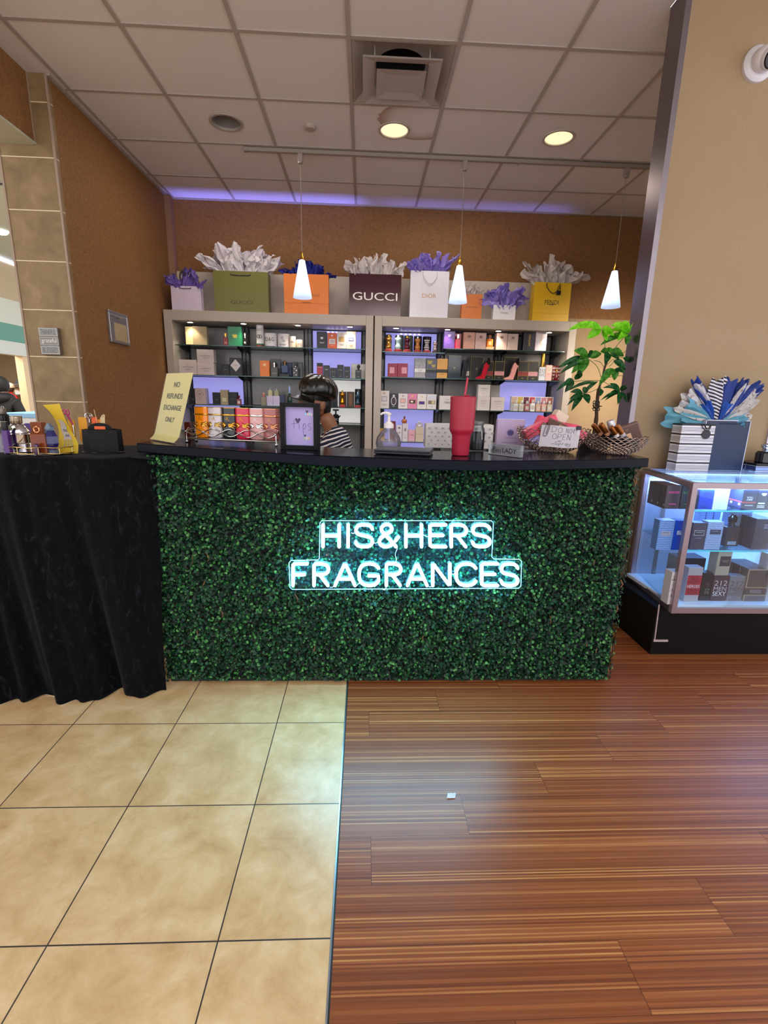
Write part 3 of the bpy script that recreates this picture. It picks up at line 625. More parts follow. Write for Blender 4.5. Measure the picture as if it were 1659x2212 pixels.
# ================================================================ velvet table on the left
tb_ = thing('side_table', 'table hidden under the black velvet cloth', 'table', (-1.95, 2.6, 0))
box(-.75, .73, -.25, .30, 1.215, 1.25, .004).build('tabletop', M('#2a2a2c', .5), tb_)
for sx in (-.7, .68):
    for sy in (-.2, .25): box(sx-.02, sx+.02, sy-.02, sy+.02, 0, 1.215).build('leg', M('#4a4a4c', .4, .6), tb_)
def cloth(u, v):
    # u along the front edge from left to right, v from the back of the top over the edge to the floor
    x = -2.78+u*1.745
    if v < .2: return (x, 2.93-(.60*v/.2), 1.256+.0015*math.sin(40*u+9*v))
    k = (v-.2)/.8; d = k**1.1
    ph = x*15+1.3*math.sin(x*3.1)+2.2*k*math.sin(x*1.3+.6)
    amp = .008+.042*d
    fold = amp*(math.sin(ph)+.45*math.sin(2.3*ph+1.1)+.25*math.sin(4.1*ph))
    sag = .05*math.exp(-((x+1.95)/.3)**2)*k*k
    y = 2.33-.012*math.sin(min(k*12, PI/2))-fold*1.0+.05*k*(x > -1.2)*0-sag-.02*k
    y += .5*max(0, x+1.22)
    z = 1.252-(1.252-.006)*min(1, k*1.03)
    if k > .94:
        q = (k-.94)/.06; y -= q*(.012+.02*math.sin(x*21)+.035*math.exp(-((x+1.33)/.06)**2)+.035*max(0, -(x+1.6))); z = .006+.008*abs(math.sin(x*33))*(1-q)
    return (x+.02*d*math.sin(7*x)*k, y, max(z, .003))
m_ = MB().grid(lambda u, v: cloth(u, v), 230, 70)
cl = m_.build('velvet_tablecloth', VELVET, smooth=80); md = cl.modifiers.new('thick', 'SOLIDIFY'); md.thickness = .003; md.offset = -1
tag(cl, 'black crushed velvet cloth draped over the side table down to the floor', 'tablecloth')
# ================================================================ glass display case on the right
CX, CY, CZ0 = 1.895, 2.65, 1.131
case = thing('display_case', 'lit glass display case with a metal frame on a black base', 'display case', (2.6, 2.95, 0)); TK = Matrix.Translation((-2.6, -2.95, 0))
XR, YB, XBL = 3.35, 3.25, 1.95
AL = M('#ab9ca4', .33, .85, var=.04)
def bar(mb, p, q, w, h):
    p, q = Vector(p), Vector(q); d = (q-p).normalized(); s = Vector((0, 0, 1)).cross(d)
    s = s.normalized() if s.length > .01 else Vector((1, 0, 0)); t = d.cross(s)
    vs = [a+s*w*i+t*h*j for a in (p, q) for i, j in ((-.5, -.5), (.5, -.5), (.5, .5), (-.5, .5))]
    return mb.add(vs, [(3, 2, 1, 0), (4, 5, 6, 7)]+[(k, (k+1) % 4, (k+1) % 4+4, k+4) for k in range(4)], TK)
def cbar(name, p, q, w=.032, h=.034): return bar(MB(), p, q, w, h).build(name, AL, case, smooth=0)
zt, zb = CZ0-.017, .337
cbar('front_top_rail', (CX, CY+.012, zt), (XR, CY+.012, zt), .026); cbar('front_bottom_rail', (CX, CY+.012, zb), (XR, CY+.012, zb), .026)
cbar('side_top_rail', (CX+.014, CY, zt), (XBL+.014, YB, zt), .028); cbar('side_bottom_rail', (CX+.014, CY, zb), (XBL+.014, YB, zb), .028)
cbar('back_top_rail', (XBL, YB, zt), (XR, YB, zt)); cbar('side_top_rail', (XR, CY, zt), (XR, YB, zt))
for x, y in ((CX+.014, CY+.013), (XBL+.014, YB-.014), (XR-.014, CY+.013), (XR-.014, YB-.014)): box(x-.0165, x+.0165, y-.0165, y+.0165, .319, CZ0+.001, .002, T=TK).build('corner_post', AL, case)
box(CX+.03, XR-.03, CY+.02, YB-.02, .345, .366, T=TK).build('white_deck', M('#e9edf5', .3), case)
box(XBL+.03, XR-.03, YB-.03, YB-.018, .366, 1.10, T=TK).build('white_back_panel', M('#c9d2ea', .35), case)
MB().box(2.60, 2.63, YB-.04, YB-.03, .366, 1.09, T=TK).box(2.10, 2.125, YB-.04, YB-.03, .366, 1.09, T=TK).build('back_standard', M('#9aa0ac', .3, .7), case)
box(1.852, XR, 2.725, YB, 0, .32, T=TK).build('black_base', M('#060609', .5, spec=.2), case)
ky = MB(); a, b, c = at(1424, 1306, y=2.722), at(1414, 1382, y=2.722), at(1442, 1385, y=2.722)
ky.tube([tuple(a), tuple(b)], .0045, 6, T=TK); ky.box(b.x-.008, c.x, 2.716, 2.726, b.z-.012, b.z+.001, .001, T=TK); ky.build('base_bracket', M('#c9b9ba', .4, .5), case)
G2 = GL('#f2fbff', .55)
box(CX+.03, XR-.03, CY+.01, CY+.015, .354, CZ0-.034, T=TK).build('front_glass', G2, case)
MB().add([(CX+.012, CY+.02, .354), (XBL+.012, YB-.02, .354), (XBL+.012, YB-.02, CZ0-.034), (CX+.012, CY+.02, CZ0-.034)]+[(CX+.017, CY+.02, .354), (XBL+.017, YB-.02, .354), (XBL+.017, YB-.02, CZ0-.034), (CX+.017, CY+.02, CZ0-.034)], [(0, 1, 2, 3), (7, 6, 5, 4), (3, 2, 6, 7), (0, 4, 5, 1)], TK).build('side_glass', G2, case, smooth=0)
box(CX+.03, XR-.02, CY+.025, YB-.015, CZ0-.004, CZ0+.002, T=TK).build('top_glass', GL('#e6f6ff', .8), case)
for z in (.955, .706):
    g = box(1.965, XR-.05, 2.715, 3.19, z-.008, z, T=TK).build('glass_shelf', GL('#dff3f6', .6), case)
    box(1.965, XR-.05, 2.711, 2.715, z-.008, z, T=TK).build('glass_edge', M('#4fb8bd', .15, var=0, emit=.25), g)
box(CX+.06, XR-.06, CY+.028, CY+.040, CZ0-.036, CZ0-.026, T=TK).build('led_strip', EM('#cfe6ff', 9), case)
box(1.99, XR-.06, YB-.05, YB-.04, CZ0-.036, CZ0-.026, T=TK).build('led_strip', EM('#cfe6ff', 6), case)
lamp('case_led_lamp', 'AREA', (2.62, 2.76, 1.085), 20, '#a3bcff', 1.3, .06, aim=(2.62, 2.9, 0))
lamp('case_led_lamp', 'AREA', (2.62, 3.16, 1.085), 10, '#a3bcff', 1.3, .05, aim=(2.62, 3.05, 0))
from mathutils import noise as mnoise
# ================================================================ makers for the goods
def frame_of(rect, z, Y):
    x0, yt, x1, yb = rect
    if Y is None: Y = at(x0, yb, z=z).y
    a = at(x0, yb, y=Y).x; b = at(x1, yb, y=Y).x; h = at((x0+x1)/2, yt, y=Y).z-z
    return a, b, h, Y
CREST = [(-.5, .1), (-.42, .45), (-.3, .2), (-.12, .5), (0, .18), (.12, .5), (.3, .2), (.42, .45), (.5, .1), (.3, -.05), (.42, -.5), (.2, -.3), (0, -.5), (-.2, -.3), (-.42, -.5), (-.3, -.05)]
def deco(par, items, w, h, y, mats=None):
    for q, it in enumerate(items):
        k = it[0]; yy = y-.0006-.0003*q
        if k == 't': text(par, it[1], it[2]*w, it[3]*h, it[4]*w, it[5]*h, yy, M(it[6], .5), rot=it[7] if len(it) > 7 else 0)
        elif k == 'p': box(it[1]*w, it[3]*w, yy, y, it[2]*h, it[4]*h).build('label_panel', M(it[5], it[6] if len(it) > 6 else .5, it[7] if len(it) > 7 else 0), par)
        elif k == 'o': MB().prism([(it[1]*w+it[3]*w*math.cos(a*PI/12), it[2]*h+it[4]*h*math.sin(a*PI/12)) for a in range(24)], yy, y).build('oval_emblem', M(it[5], .4), par)
        elif k == 'd': MB().prism([(it[1]*w-it[3]*w, it[2]*h), (it[1]*w, it[2]*h-it[3]*w*1.15), (it[1]*w+it[3]*w, it[2]*h), (it[1]*w, it[2]*h+it[3]*w*1.15)], yy, y).build('diamond_emblem', M(it[4], .4), par)
        elif k == 'e': MB().prism([(it[1]*w+a*it[3]*w, it[2]*h+b*it[3]*w*.8) for a, b in CREST], yy, y).build('crest_emblem', M(it[4], .4, it[5] if len(it) > 5 else 0), par)
        elif k == 'l':
            for j in range(it[4]): box((it[1]-it[3]*.5*(1-.25*(j % 2)))*w, (it[1]+it[3]*.5*(1-.25*(j % 2)))*w, yy, y, (it[2]-j*.05)*h, (it[2]-j*.05+.02)*h).build('fine_print', M(it[5], .6), par)
def pbox(label, rect, z, col, Y=5.2, d=.06, dec=(), cat='perfume box', name='perfume_box', group=None, yaw=0, rough=.4, mat=None, dy=0, bev=.0015):
    a, b, h, Y = frame_of(rect, z, Y); w = b-a; mt = mat or M(col, rough)
    if not dec and not yaw:
        o = box(-w/2, w/2, -d/2, d/2, 0, h, bev).build(name, mt); o.location = ((a+b)/2, Y+d/2+dy, z)
        return tag(o, label, cat, group)
    t = thing(name, label, cat, ((a+b)/2, Y+d/2+dy, z), yaw, group)
    box(-w/2, w/2, -d/2, d/2, 0, h, bev).build('carton', mt, t); deco(t, dec, w, h, -d/2)
    return t
def bottle(label, rect, z, kind, body, cap=None, base=None, Y=5.2, d=None, dec=(), group=None, dy=0, cat='perfume bottle', name='perfume_bottle'):
    a, b, h, Y = frame_of(rect, z, Y); w = b-a; d = d or w*.6; cap = cap or GOLD
    t = thing(name, label, cat, ((a+b)/2, Y+d/2+dy, z), 0, group); r = w/2
    if kind == 'torso':
        MB().lathe([(r*.98, 0), (r, h*.03), (r*.97, h*.13), (r*.6, h*.16), (.001, h*.16)], 24, sy=.8).build('velvet_base', base, t)
        MB().lathe([(r*.42, h*.15), (r*.66, h*.22), (r*.72, h*.32), (r*.5, h*.44), (r*.42, h*.52), (r*.6, h*.64), (r*.8, h*.74), (r*.72, h*.80), (r*.3, h*.84), (.001, h*.85)], 24, sy=.7).build('torso_body', body, t)
        MB().lathe([(r*.28, h*.84), (r*.3, h*.86), (r*.2, h*.92), (r*.26, h*.96), (r*.12, h), (.001, h)], 16, sy=.8).build('neck_cap', cap, t)
    elif kind == 'slab':
        box(-r, r, -d/2, d/2, 0, h*.68, r*.15).build('glass_body', body, t)
        MB().lathe([(r*.3, h*.68), (r*.32, h*.70), (r*.28, h*.75)], 14).build('collar', CHROME, t)
        box(-r*.42, r*.42, -r*.4, r*.4, h*.74, h, r*.08).build('cap', cap, t)
    elif kind == 'cyl':
        MB().lathe([(r*.96, 0), (r, h*.03), (r, h*.97), (r*.96, h), (.001, h)], 30).build('round_body', body, t)
    elif kind == 'round':
        MB().lathe([(r*.5, 0), (r*.9, h*.12), (r, h*.3), (r*.85, h*.5), (r*.35, h*.62), (r*.25, h*.66)], 24, sy=.6).build('glass_body', body, t)
        MB().lathe([(r*.3, h*.65), (r*.3, h*.7), (r*.2, h*.72), (r*.42, h*.86), (r*.2, h*.98), (.001, h)], 18).build('cap', cap, t)
    elif kind == 'neck':
        box(-r, r, -d/2, d/2, 0, h*.62, r*.1).build('glass_body', body, t)
        MB().lathe([(r*.35, h*.62), (r*.33, h*.74), (r*.5, h*.76), (r*.55, h*.9), (r*.3, h*.98), (.001, h)], 16).build('spray_cap', cap, t)
    deco(t, dec, w, h, -(r if kind == 'cyl' else d/2)); return t
def shoe(label, rect, z, col, Y=5.18, group='stiletto shaped bottles'):
    a, b, h, Y = frame_of(rect, z, Y); w = b-a
    t = thing('stiletto_bottle', label, 'perfume bottle', ((a+b)/2, Y+.02, z), 0, group)
    S = lambda P: [((x-.5)*w, zz*h) for x, zz in smooth(P, 3, True)]
    MB().prism(S([(0, .03), (.04, .09), (.22, .13), (.40, .2), (.49, .4), (.58, .62), (.74, .8), (.95, .66), (.86, .5), (.78, .3), (.7, .12), (.6, .01), (.1, .0)]), -.017, .017).build('shoe_body', M(col, .12, coat=.5), t)
    MB().prism(S([(.74, .79), (.8, .95), (.93, 1), (1, .86), (.96, .66), (.85, .70)]), -.018, .018).build('heel_cap', M('#0e0f16', .1), t)
    MB().prism(S([(.22, .16), (.34, .22), (.47, .5), (.6, .72), (.8, .95), (.7, .9), (.48, .66), (.3, .4)]), .0175, .03).build('stiletto_heel', M('#101118', .15), t)
def tissue(par, n, w, d, z0, hgt, spread, cols, amp=.012, seed=1, name='tissue_paper', up=.6, wide=.8):
    n = int(n*1.5)
    "a spray of crumpled sheets rooted in the mouth of a bag and fanning outwards"
    R = random.Random(seed); by = {}
    for k in range(n):
        f = (k+.5)/n; fx = -1+2*f+R.uniform(-.12, .12); row = k % 2
        L = hgt*(1-up*abs(fx)**2.2)*R.uniform(.78, 1.05)
        bx, byy = fx*w*.40, (row-.5)*d*.5; tx = fx*spread+R.uniform(-.02, .02); ty = byy*1.6+R.uniform(-.04, .03)
        ww = hgt*wide*R.uniform(.5, .8); fr_, ph = R.uniform(5, 9), R.uniform(0, 6); tw_ = R.uniform(-.7, .7); tip = R.uniform(.15, .5)
        ca, sa = math.cos(tw_), math.sin(tw_)
        sd = Vector((R.uniform(0, 50), R.uniform(0, 50), k*3.7)); lean = R.uniform(-.35, .35)*L
        def fn(u, v, bx=bx, byy=byy, tx=tx, ty=ty, ww=ww, L=L, ph=ph, ca=ca, sa=sa, tip=tip, sd=sd, lean=lean):
            q = u-.5; wv = (.35+.9*v)*(1-.8*max(0, v-.45)/.55); p = amp*(.3+v)*(math.sin(7*q+ph)+.5*math.sin(15*q+ph*2+v*5))
            c = mnoise.noise_vector(sd+Vector((u*2.2, v*2.6, 0)))*(.050*(.2+v))*(hgt/.2) + mnoise.noise_vector(sd*2+Vector((u*6, v*6, 0)))*.010
            ax, ay = q*ww*wv, p; ze = L*(v-.12*abs(q))
            return (bx+(tx+lean-bx)*v**1.3+ax*ca-ay*sa+c.x, byy+(ty-byy)*v+ax*sa*.6+ay*ca+c.y, z0-.03+ze-.25*abs(tx-bx)*v*v+.3*p+c.z*(v > .15))
        by.setdefault(cols[k % len(cols)], []).append(fn)
    for c, fl in by.items():
        for fn in fl: MB().grid(fn, 12, 13).build(name, M(c, .7, trans=.3, var=.04) if isinstance(c, str) else c, par, smooth=28)
def gift_bag(label, rect, z, col, Y=5.12, d=.09, tis=None, side=None, mouth='#2a2624', handle=None, dec=(), name='gift_bag', rough=.35, fold=None, mat=None, yaw=0, loc=None, size=None):
    if rect: a, b, h, Y = frame_of(rect, z, Y); w = b-a; loc = ((a+b)/2, Y+d/2, z)
    else: w, h = size
    t = thing(name, label, 'gift bag', loc, yaw); mt = mat or M(col, rough); r = w/2; e = .0015
    mb = MB(); mb.box(-r, r, -d/2, -d/2+e, 0, h).box(-r, r, d/2-e, d/2, 0, h).box(-r, r, -d/2, d/2, 0, e)
    for s in (-1, 1): mb.add([(s*r, -d/2, 0), (s*(r-.008), 0, 0), (s*r, d/2, 0), (s*r, -d/2, h), (s*(r-.008), 0, h), (s*r, d/2, h), (s*(r-e), -d/2, 0), (s*(r-e-.008), 0, 0), (s*(r-e), d/2, 0), (s*(r-e), -d/2, h), (s*(r-e-.008), 0, h), (s*(r-e), d/2, h)], [(0, 1, 4, 3), (1, 2, 5, 4), (6, 9, 10, 7), (7, 10, 11, 8), (3, 4, 10, 9), (4, 5, 11, 10)])
    mb.build('bag_body', mt, t, smooth=20)
    if fold: box(-r, r, -d/2-.001, -d/2, h*fold-.0012, h*fold+.0012).build('fold_crease', M(side or col, .5), t)
    if tis: tissue(t, **tis, w=w, d=d, z0=h)
    if handle:
        kind, hc = handle; q = r*.36
        P = dict(slot=[(-q, -d/2-.002, h*.93), (-q*.9, -d/2-.004, h*.905), (0, -d/2-.005, h*.895), (q*.9, -d/2-.004, h*.905), (q, -d/2-.002, h*.93)],
                 droop=[(-q, -d/2-.002, h*.985), (-q*.9, -d/2-.006, h*.86), (0, -d/2-.008, h*.72), (q*.9, -d/2-.006, h*.84), (q, -d/2-.002, h*.98)])[kind]
        MB().tube(smooth(P, 6), .0042 if kind == 'slot' else .0035, 6).build('rope_handle', M(hc, .6), t)
        if kind == 'droop': MB().tube(smooth([(-q*.9, d/2, h*.985), (-q*.6, 0, h*.97), (0, -d*.3, h*.95), (q*.6, 0, h*.97), (q*.9, d/2, h*.985)], 6), .003, 6).build('rope_handle', M(hc, .6), t)
    deco(t, dec, w, h, -d/2); return t
# ---------------------------------------------------------------- gift bags on top of the shelving
ZT = 2.366
W_, LV = '#e9e4ea', '#a08fe0'
gift_bag('small lilac-white bag with purple and white tissue, leftmost on the shelving', (372, 618, 436, 668), ZT, '#cdbfd0', d=.07, tis=dict(n=9, hgt=.2, spread=.15, wide=1.2, cols=['#7a63b8', '#e9e4ea', '#7a63b8', '#5f5148'], seed=2), handle=('slot', '#5b4c5e'))
g = gift_bag('large olive green bag with white tissue on top of the left shelving', (465, 586, 581, 677), ZT, '#6c6a2a', d=.13, tis=dict(n=22, hgt=.27, spread=.36, cols=[W_, '#dcd6dd'], seed=5, up=.35), handle=('slot', '#17171f'), dec=[('t', 'GUCCI', 0, .24, .40, .085, '#33331a')])
gift_bag('orange bag with navy tissue behind the left pendant lamp', (614.5, 592, 710, 679), ZT, '#e07a26', d=.10, tis=dict(n=15, hgt=.15, spread=.24, cols=['#23309a', '#1b2680'], seed=9, up=.5), fold=.27, side='#b65d1c', dec=[('t', 'LOUIS VUITTON', 0, .47, .58, .06, '#7a4a1c'), ('l', 0, .28, .2, 1, '#8a531e')])
gift_bag('glossy burgundy bag with large white letters and white tissue', (754, 592, 865, 683), ZT, '#3f0f20', d=.12, rough=.12, tis=dict(n=18, hgt=.20, spread=.25, cols=['#efe8e6', '#e2d8d8'], seed=12, up=.25), dec=[('t', 'GUCCI', 0, .47, .86, .185, '#f2ecec')])
gift_bag('white bag with gold letters and lavender tissue, left of the middle pendant', (884, 585, 966, 691), ZT, '#e3e0ea', d=.10, tis=dict(n=16, hgt=.21, spread=.21, cols=[LV, '#8a79d4'], seed=21, up=.45), handle=('droop', '#cfc8cf'), dec=[('t', 'DIOR', 0, .47, .36, .09, '#c9974a')])
gift_bag('small orange bag with white tissue right of the middle pendant', (996, 635, 1039, 690), ZT, '#d5752c', d=.07, tis=dict(n=9, hgt=.14, spread=.11, cols=['#e8e0dc'], seed=25, up=.4), dec=[('t', 'LOUIS VUITTON', 0, .47, .55, .05, '#7c451a')])
gift_bag('small white bag with a wide burst of lavender tissue', (1064, 659, 1112, 691.5), ZT, '#e9e6ea', d=.07, tis=dict(n=15, hgt=.22, spread=.22, wide=1.1, cols=[LV, '#8f7fd6', '#b3a5ea'], seed=31, up=.4), dec=[('t', 'CHANEL', 0, .47, .36, .09, '#1c1c20')])
g = gift_bag('yellow bag with white tissue and a black cord, rightmost on the shelving', (1149, 610, 1227, 692.5), ZT, '#e3b414', d=.11, tis=dict(n=15, hgt=.24, spread=.33, cols=['#dcd3cb', '#cfc5bd'], seed=37, up=.25), handle=('droop', '#1c1710'), fold=.2, side='#b9900f', dec=[('t', 'FENDI', 0, .49, .38, .115, '#191510'), ('l', 0, .42, .12, 1, '#191510')])
MB().box(.03, .075, -.085, -.06, .245, .285, .006).tube(smooth([(.035, -.07, .285), (.05, -.07, .325), (.062, -.07, .33), (.07, -.07, .285)], 5), .003, 6).build('purse_charm', M('#16161c', .2), g)
# ---------------------------------------------------------------- left shelving goods
z1, z2, z3, z4 = ZS['L']
BK, WH, CR, LI = '#17181c', '#dcd2cf', '#dccaa8', '#bfb2cc'
pbox('narrow ivory box for the lit face of the khaki box, at the left end of the top left shelf', (402, 705.5, 417.4, 744), z1, '#e6d29a')  # ivory colour paints the puck-lit face of the khaki box
pbox('wide plain khaki box on the top left shelf', (417.8, 705, 448, 744.6), z1, '#a99774')
bottle('little red bottle with a gold cap beside the bright green box', (482.6, 719.5, 493, 747), z1, 'slab', M('#8f1220', .2), GOLD, dec=[('l', 0, .3, .5, 3, '#e5c9a8')])
pbox('bright green wrapped box with a gold crest', (493.4, 705.5, 523, 748), z1, '#0f7d4a', rough=.12, dec=[('e', 0, .52, .38, '#d8c05a', .6), ('l', 0, .78, .5, 1, '#2aa06a')])
bottle('small bottle with a white cap and black body, right of the green box', (523.5, 718, 533, 746.5), z1, 'round', M('#1c1a1c', .2), M('#ece4dc', .3), dy=.02, dec=[('o', 0, .3, .2, .08, '#d8cfc0')])
t = bottle('tall white candle tube with a green and red foot', (554, 702, 569.6, 748.5), z1, 'cyl', M('#e4dfe0', .35), dec=[('t', 'GUCCI', 0, .78, .72, .09, '#2c2a34')])
a, b, h, Y = frame_of((554, 702, 569.6, 748.5), z1, 5.2); r = (b-a)/2
MB().lathe([(r*1.02, .0), (r*1.02, h*.07)], 30, cap=False).build('red_band', M('#a01c22', .4), t); MB().lathe([(r*1.02, h*.071), (r*1.02, h*.15)], 30, cap=False).build('green_band', M('#155538', .4), t)
for s in (-1, 1): MB().tube([(s*r*.28+r*.36*math.cos(k*PI/9), -r*1.04, h*.47+r*.42*math.sin(k*PI/9)) for k in range(18)], r*.07, 5, closed=True).build('monogram_ring', M('#2c2a34', .4), t)
bottle('wide white candle with bold black initials', (570.5, 719.5, 597, 750), z1, 'cyl', M('#e6e0e2', .35), dy=.01, dec=[('t', 'D&G', 0, .56, .7, .27, '#1d1722'), ('l', 0, .3, .25, 1, '#55505a'), ('p', -.44, .02, .44, .07, '#141216')])
bottle('wide white candle with a black monogram, right of the bold initials', (598.5, 721, 625, 750), z1, 'cyl', M('#ded8da', .35), dy=.01, dec=[('t', 'YSL', 0, .6, .24, .4, '#1d1722', .25), ('l', 0, .22, .7, 2, '#5c565e')])
bottle('medium cream candle on the top left shelf', (625.5, 726.5, 638.5, 750.5), z1, 'cyl', M('#e9d8c0', .35), dec=[('t', 'Sale', 0, .4, .7, .3, '#3a3238')] if 0 else [('l', 0, .55, .6, 3, '#4a4248')])
bottle('smallest cream candle at the right end of the candle row', (639.2, 734, 653.8, 752), z1, 'cyl', M('#f0e0c4', .35), dec=[('l', 0, .5, .6, 2, '#8a7a6a')])
pbox('tall black box with a white horse, top shelf of the violet bay', (684.4, 716, 706.4, 752), z1, BK, dec=[('e', 0, .62, .3, '#dedbe0'), ('l', 0, .36, .5, 2, '#c8c5ca')])
pbox('orange box with a pale square label, top shelf of the violet bay', (707.6, 719, 727, 752), z1, '#d2561d', dec=[('p', -.33, .3, .33, .62, '#d9cfcf'), ('p', -.25, .35, .25, .57, '#b9b0b4'), ('e', 0, .83, .26, '#ecd9c8'), ('l', 0, .2, .3, 1, '#ecd9c8')])
pbox('white box with a gold square between the orange and the cream box', (727.8, 717, 748, 752.5), z1, '#d2c8c6', dec=[('p', -.3, .42, .3, .72, '#a98a58'), ('e', 0, .87, .26, '#b5a48a'), ('l', 0, .28, .5, 2, '#8d8482')])
pbox('cream box with a blue emblem, top shelf of the violet bay', (748.4, 716, 768.4, 752.5), z1, '#ead9c6', dec=[('p', -.27, .45, .27, .66, '#31386e'), ('p', -.2, .5, .2, .61, '#8d8cb0'), ('e', 0, .82, .16, '#c7a98a'), ('l', 0, .24, .5, 3, '#b9a48e')])
pp = [('l', 0, .62, .34, 1, '#b8a49c'), ('l', 0, .5, .6, 1, '#4a4346'), ('l', 0, .36, .3, 2, '#9a8a86')]
pbox('white perfume box at the left end of the second shelf', (387.5, 777, 426, 810), z2, '#cbbab6', d=.09, dec=pp)
pbox('white perfume box under another one on the second shelf', (426.6, 783, 463, 809.5), z2, '#c9b8b6', d=.09, dec=pp)
zz = at(445, 783, y=5.2).z
pbox('white perfume box stacked on top of another one', (426, 755, 462.5, 782), zz, '#c4b4b2', d=.09, dec=pp)
pbox('small black box with a diamond outline', (477.6, 786.6, 496.4, 811), z2, '#121317', dec=[('d', 0, .52, .36, '#44474e'), ('d', 0, .52, .31, '#121317'), ('l', 0, .55, .25, 2, '#8e8e90')])
pbox('tall black box with a white diamond label', (497, 773, 523, 812), z2, '#1d1e24', dec=[('d', 0, .58, .43, '#c8c1c2'), ('l', 0, .6, .34, 2, '#9a9294')])
pbox('orange box with a pale crest on the second left shelf', (562, 779, 582.4, 814), z2, '#d8732a', dec=[('e', 0, .74, .4, '#e8b98e')])
pbox('tall dark grey box behind a smoky bottle', (583, 775, 605, 815), z2, '#2f2e31', dy=.05, rough=.2)
bottle('smoky grey bottle before a dark grey box', (585, 780, 600, 815), z2, 'neck', M('#3f3b38', .15), CHROME, Y=5.17, dec=[('l', 0, .2, .7, 1, '#b8b2a8')])
pbox('navy box behind a blue bottle', (606, 782, 629, 814), z2, '#1c2748', dy=.05)
bottle('navy blue bottle with a gold ring standing on a dark plinth', (608, 779, 622, 807), z2+.04, 'neck', M('#1f2f55', .15), M('#8a6a48', .3, .8), Y=5.17)
pbox('low dark plinth under the navy blue bottle', (603.5, 808, 625, 815), z2, '#20222c', Y=5.165)
pbox('dark box at the right end of the middle bay, second shelf', (630, 781, 652, 815), z2, '#39373d', dy=.05, rough=.2)
bottle('dark bottle with a pattern of pink and silver blossoms', (631.5, 782, 645, 815), z2, 'slab', M('#2d2a30', .12), BLACK, Y=5.17, dec=[('o', -.2, .3, .12, .04, '#c9a0a8'), ('o', .15, .45, .12, .04, '#d0c0c8'), ('o', .1, .15, .12, .04, '#c9a0a8'), ('o', -.15, .56, .1, .03, '#d0c0c8')])
pbox('box with a black top and a dark red front, second shelf of the violet bay', (684.6, 784, 697, 815), z2, '#8e1f33', dec=[('p', -.5, .78, .5, 1, '#17161a'), ('l', 0, .7, .8, 1, '#d8b0b4')])
for k, (x0, yt, x1, w_) in enumerate(((698.4, 789, 711.8, 'small black box with a grey print, first of four in a row'), (713, 794.5, 727.6, 'short black box, second of four in a row'), (728.4, 788, 741.8, 'taller black box, third of four in a row'), (742.8, 791.6, 755.8, 'black box at the right end of four in a row'))):
    pbox(w_, (x0, yt, x1, 815.5), z2, '#1f1f23', dec=[('l', 0, .6 if k != 0 else .68, .66, 1 if k else 2, '#9b9b9e'), ('l', 0, .14, .25, 1, '#b5b5b8')])
pbox('white framed panel box behind the black spray bottle', (758, 785, 789, 818), z2, '#b7afa9', dy=.08, dec=[('p', -.46, .04, .46, .96, '#cfc8c2')])
bottle('black spray bottle in front of a white panel', (767.6, 787, 780.6, 817), z2, 'neck', M('#15161b', .15), BLACK, Y=5.17, dec=[('l', 0, .48, .7, 1, '#a5a5aa'), ('l', 0, .12, .3, 1, '#a5a5aa')])
pbox('narrow black box at the left of the third shelf', (413.6, 839, 421.6, 872), z3, '#141418', dec=[('l', 0, .3, .6, 1, '#aaaaae')])
pbox('pale rose box with a diamond emblem on the third shelf', (422.4, 838.6, 445.5, 873), z3, '#c2aca8', d=.10, dec=[('d', -.05, .64, .36, '#8d7f80'), ('d', -.05, .64, .31, '#c2aca8'), ('e', -.05, .64, .25, '#8d7f80'), ('l', -.05, .3, .3, 2, '#a08e8c')])
pbox('black box left of the tall beige one on the third shelf', (460, 847.6, 476.4, 874.5), z3, '#191c22', dec=[('l', 0, .4, .5, 2, '#5d6268')])
pbox('tall beige box between two black boxes', (477, 842, 493.4, 875), z3, '#a39478', dec=[('p', -.3, .2, .3, .48, '#c4b796'), ('p', -.22, .25, .22, .43, '#d6ca9e')])
pbox('black box right of the tall beige one on the third shelf', (494, 847, 513, 875), z3, '#1b1f27', dec=[('l', 0, .45, .5, 2, '#5d6268')])
bottle('small ruby red bottle at the right of the third shelf', (511.5, 853.5, 520.8, 875.5), z3, 'neck', M('#7a0f20', .15), M('#7a0f20', .2), Y=5.17, dec=[('p', -.3, .15, .3, .42, '#d8c4bc')])
bottle('clear bottle with a rose cap, left of two lilac boxes', (564, 848, 575, 874), z3, 'neck', M('#7c7458', .12), M('#c07a6a', .3), Y=5.17)
for k, (x0, x1, w_) in enumerate(((576.5, 590, 'lilac box on the left of a pair, third shelf'), (590.4, 604.5, 'lilac box on the right of a pair, third shelf'))):
    pbox(w_, (x0, 855.5, x1, 877), z3, LI, dec=[('l', 0, .55, .4, 2, '#9a8fae')])
zz = z3+.095
bottle('small clear bottle standing on the left lilac box', (579, 837, 588, 855), zz, 'slab', M('#b5a77e', .15), GLASS, Y=5.21)
bottle('small clear bottle standing on the right lilac box', (592, 837.5, 602, 855), zz, 'slab', M('#8f8a68', .15), GLASS, Y=5.21)
pbox('slim navy blue box beside the lilac pair', (604.7, 852.5, 614.6, 876.5), z3, '#2a3350')
bottle('green bottle with a round pale blue cap and a black bow', (620.5, 833.6, 631, 876), z3, 'round', M('#12302e', .15), M('#9fb4e8', .3))
bottle('dark slender bottle just right of the leather cap', (721, 837, 728, 879), z3, 'slab', M('#1a1b22', .15), BLACK)
pbox('tall black box right behind the leather cap', (712, 837, 728.4, 879), z3, '#15161a', dy=.05)
pbox('brown box behind the gold figure bottle', (731.6, 846, 747.4, 878.5), z3, '#3b2218', dy=.06)
RB_ = M('#9c101c', .5, sheen=.4)
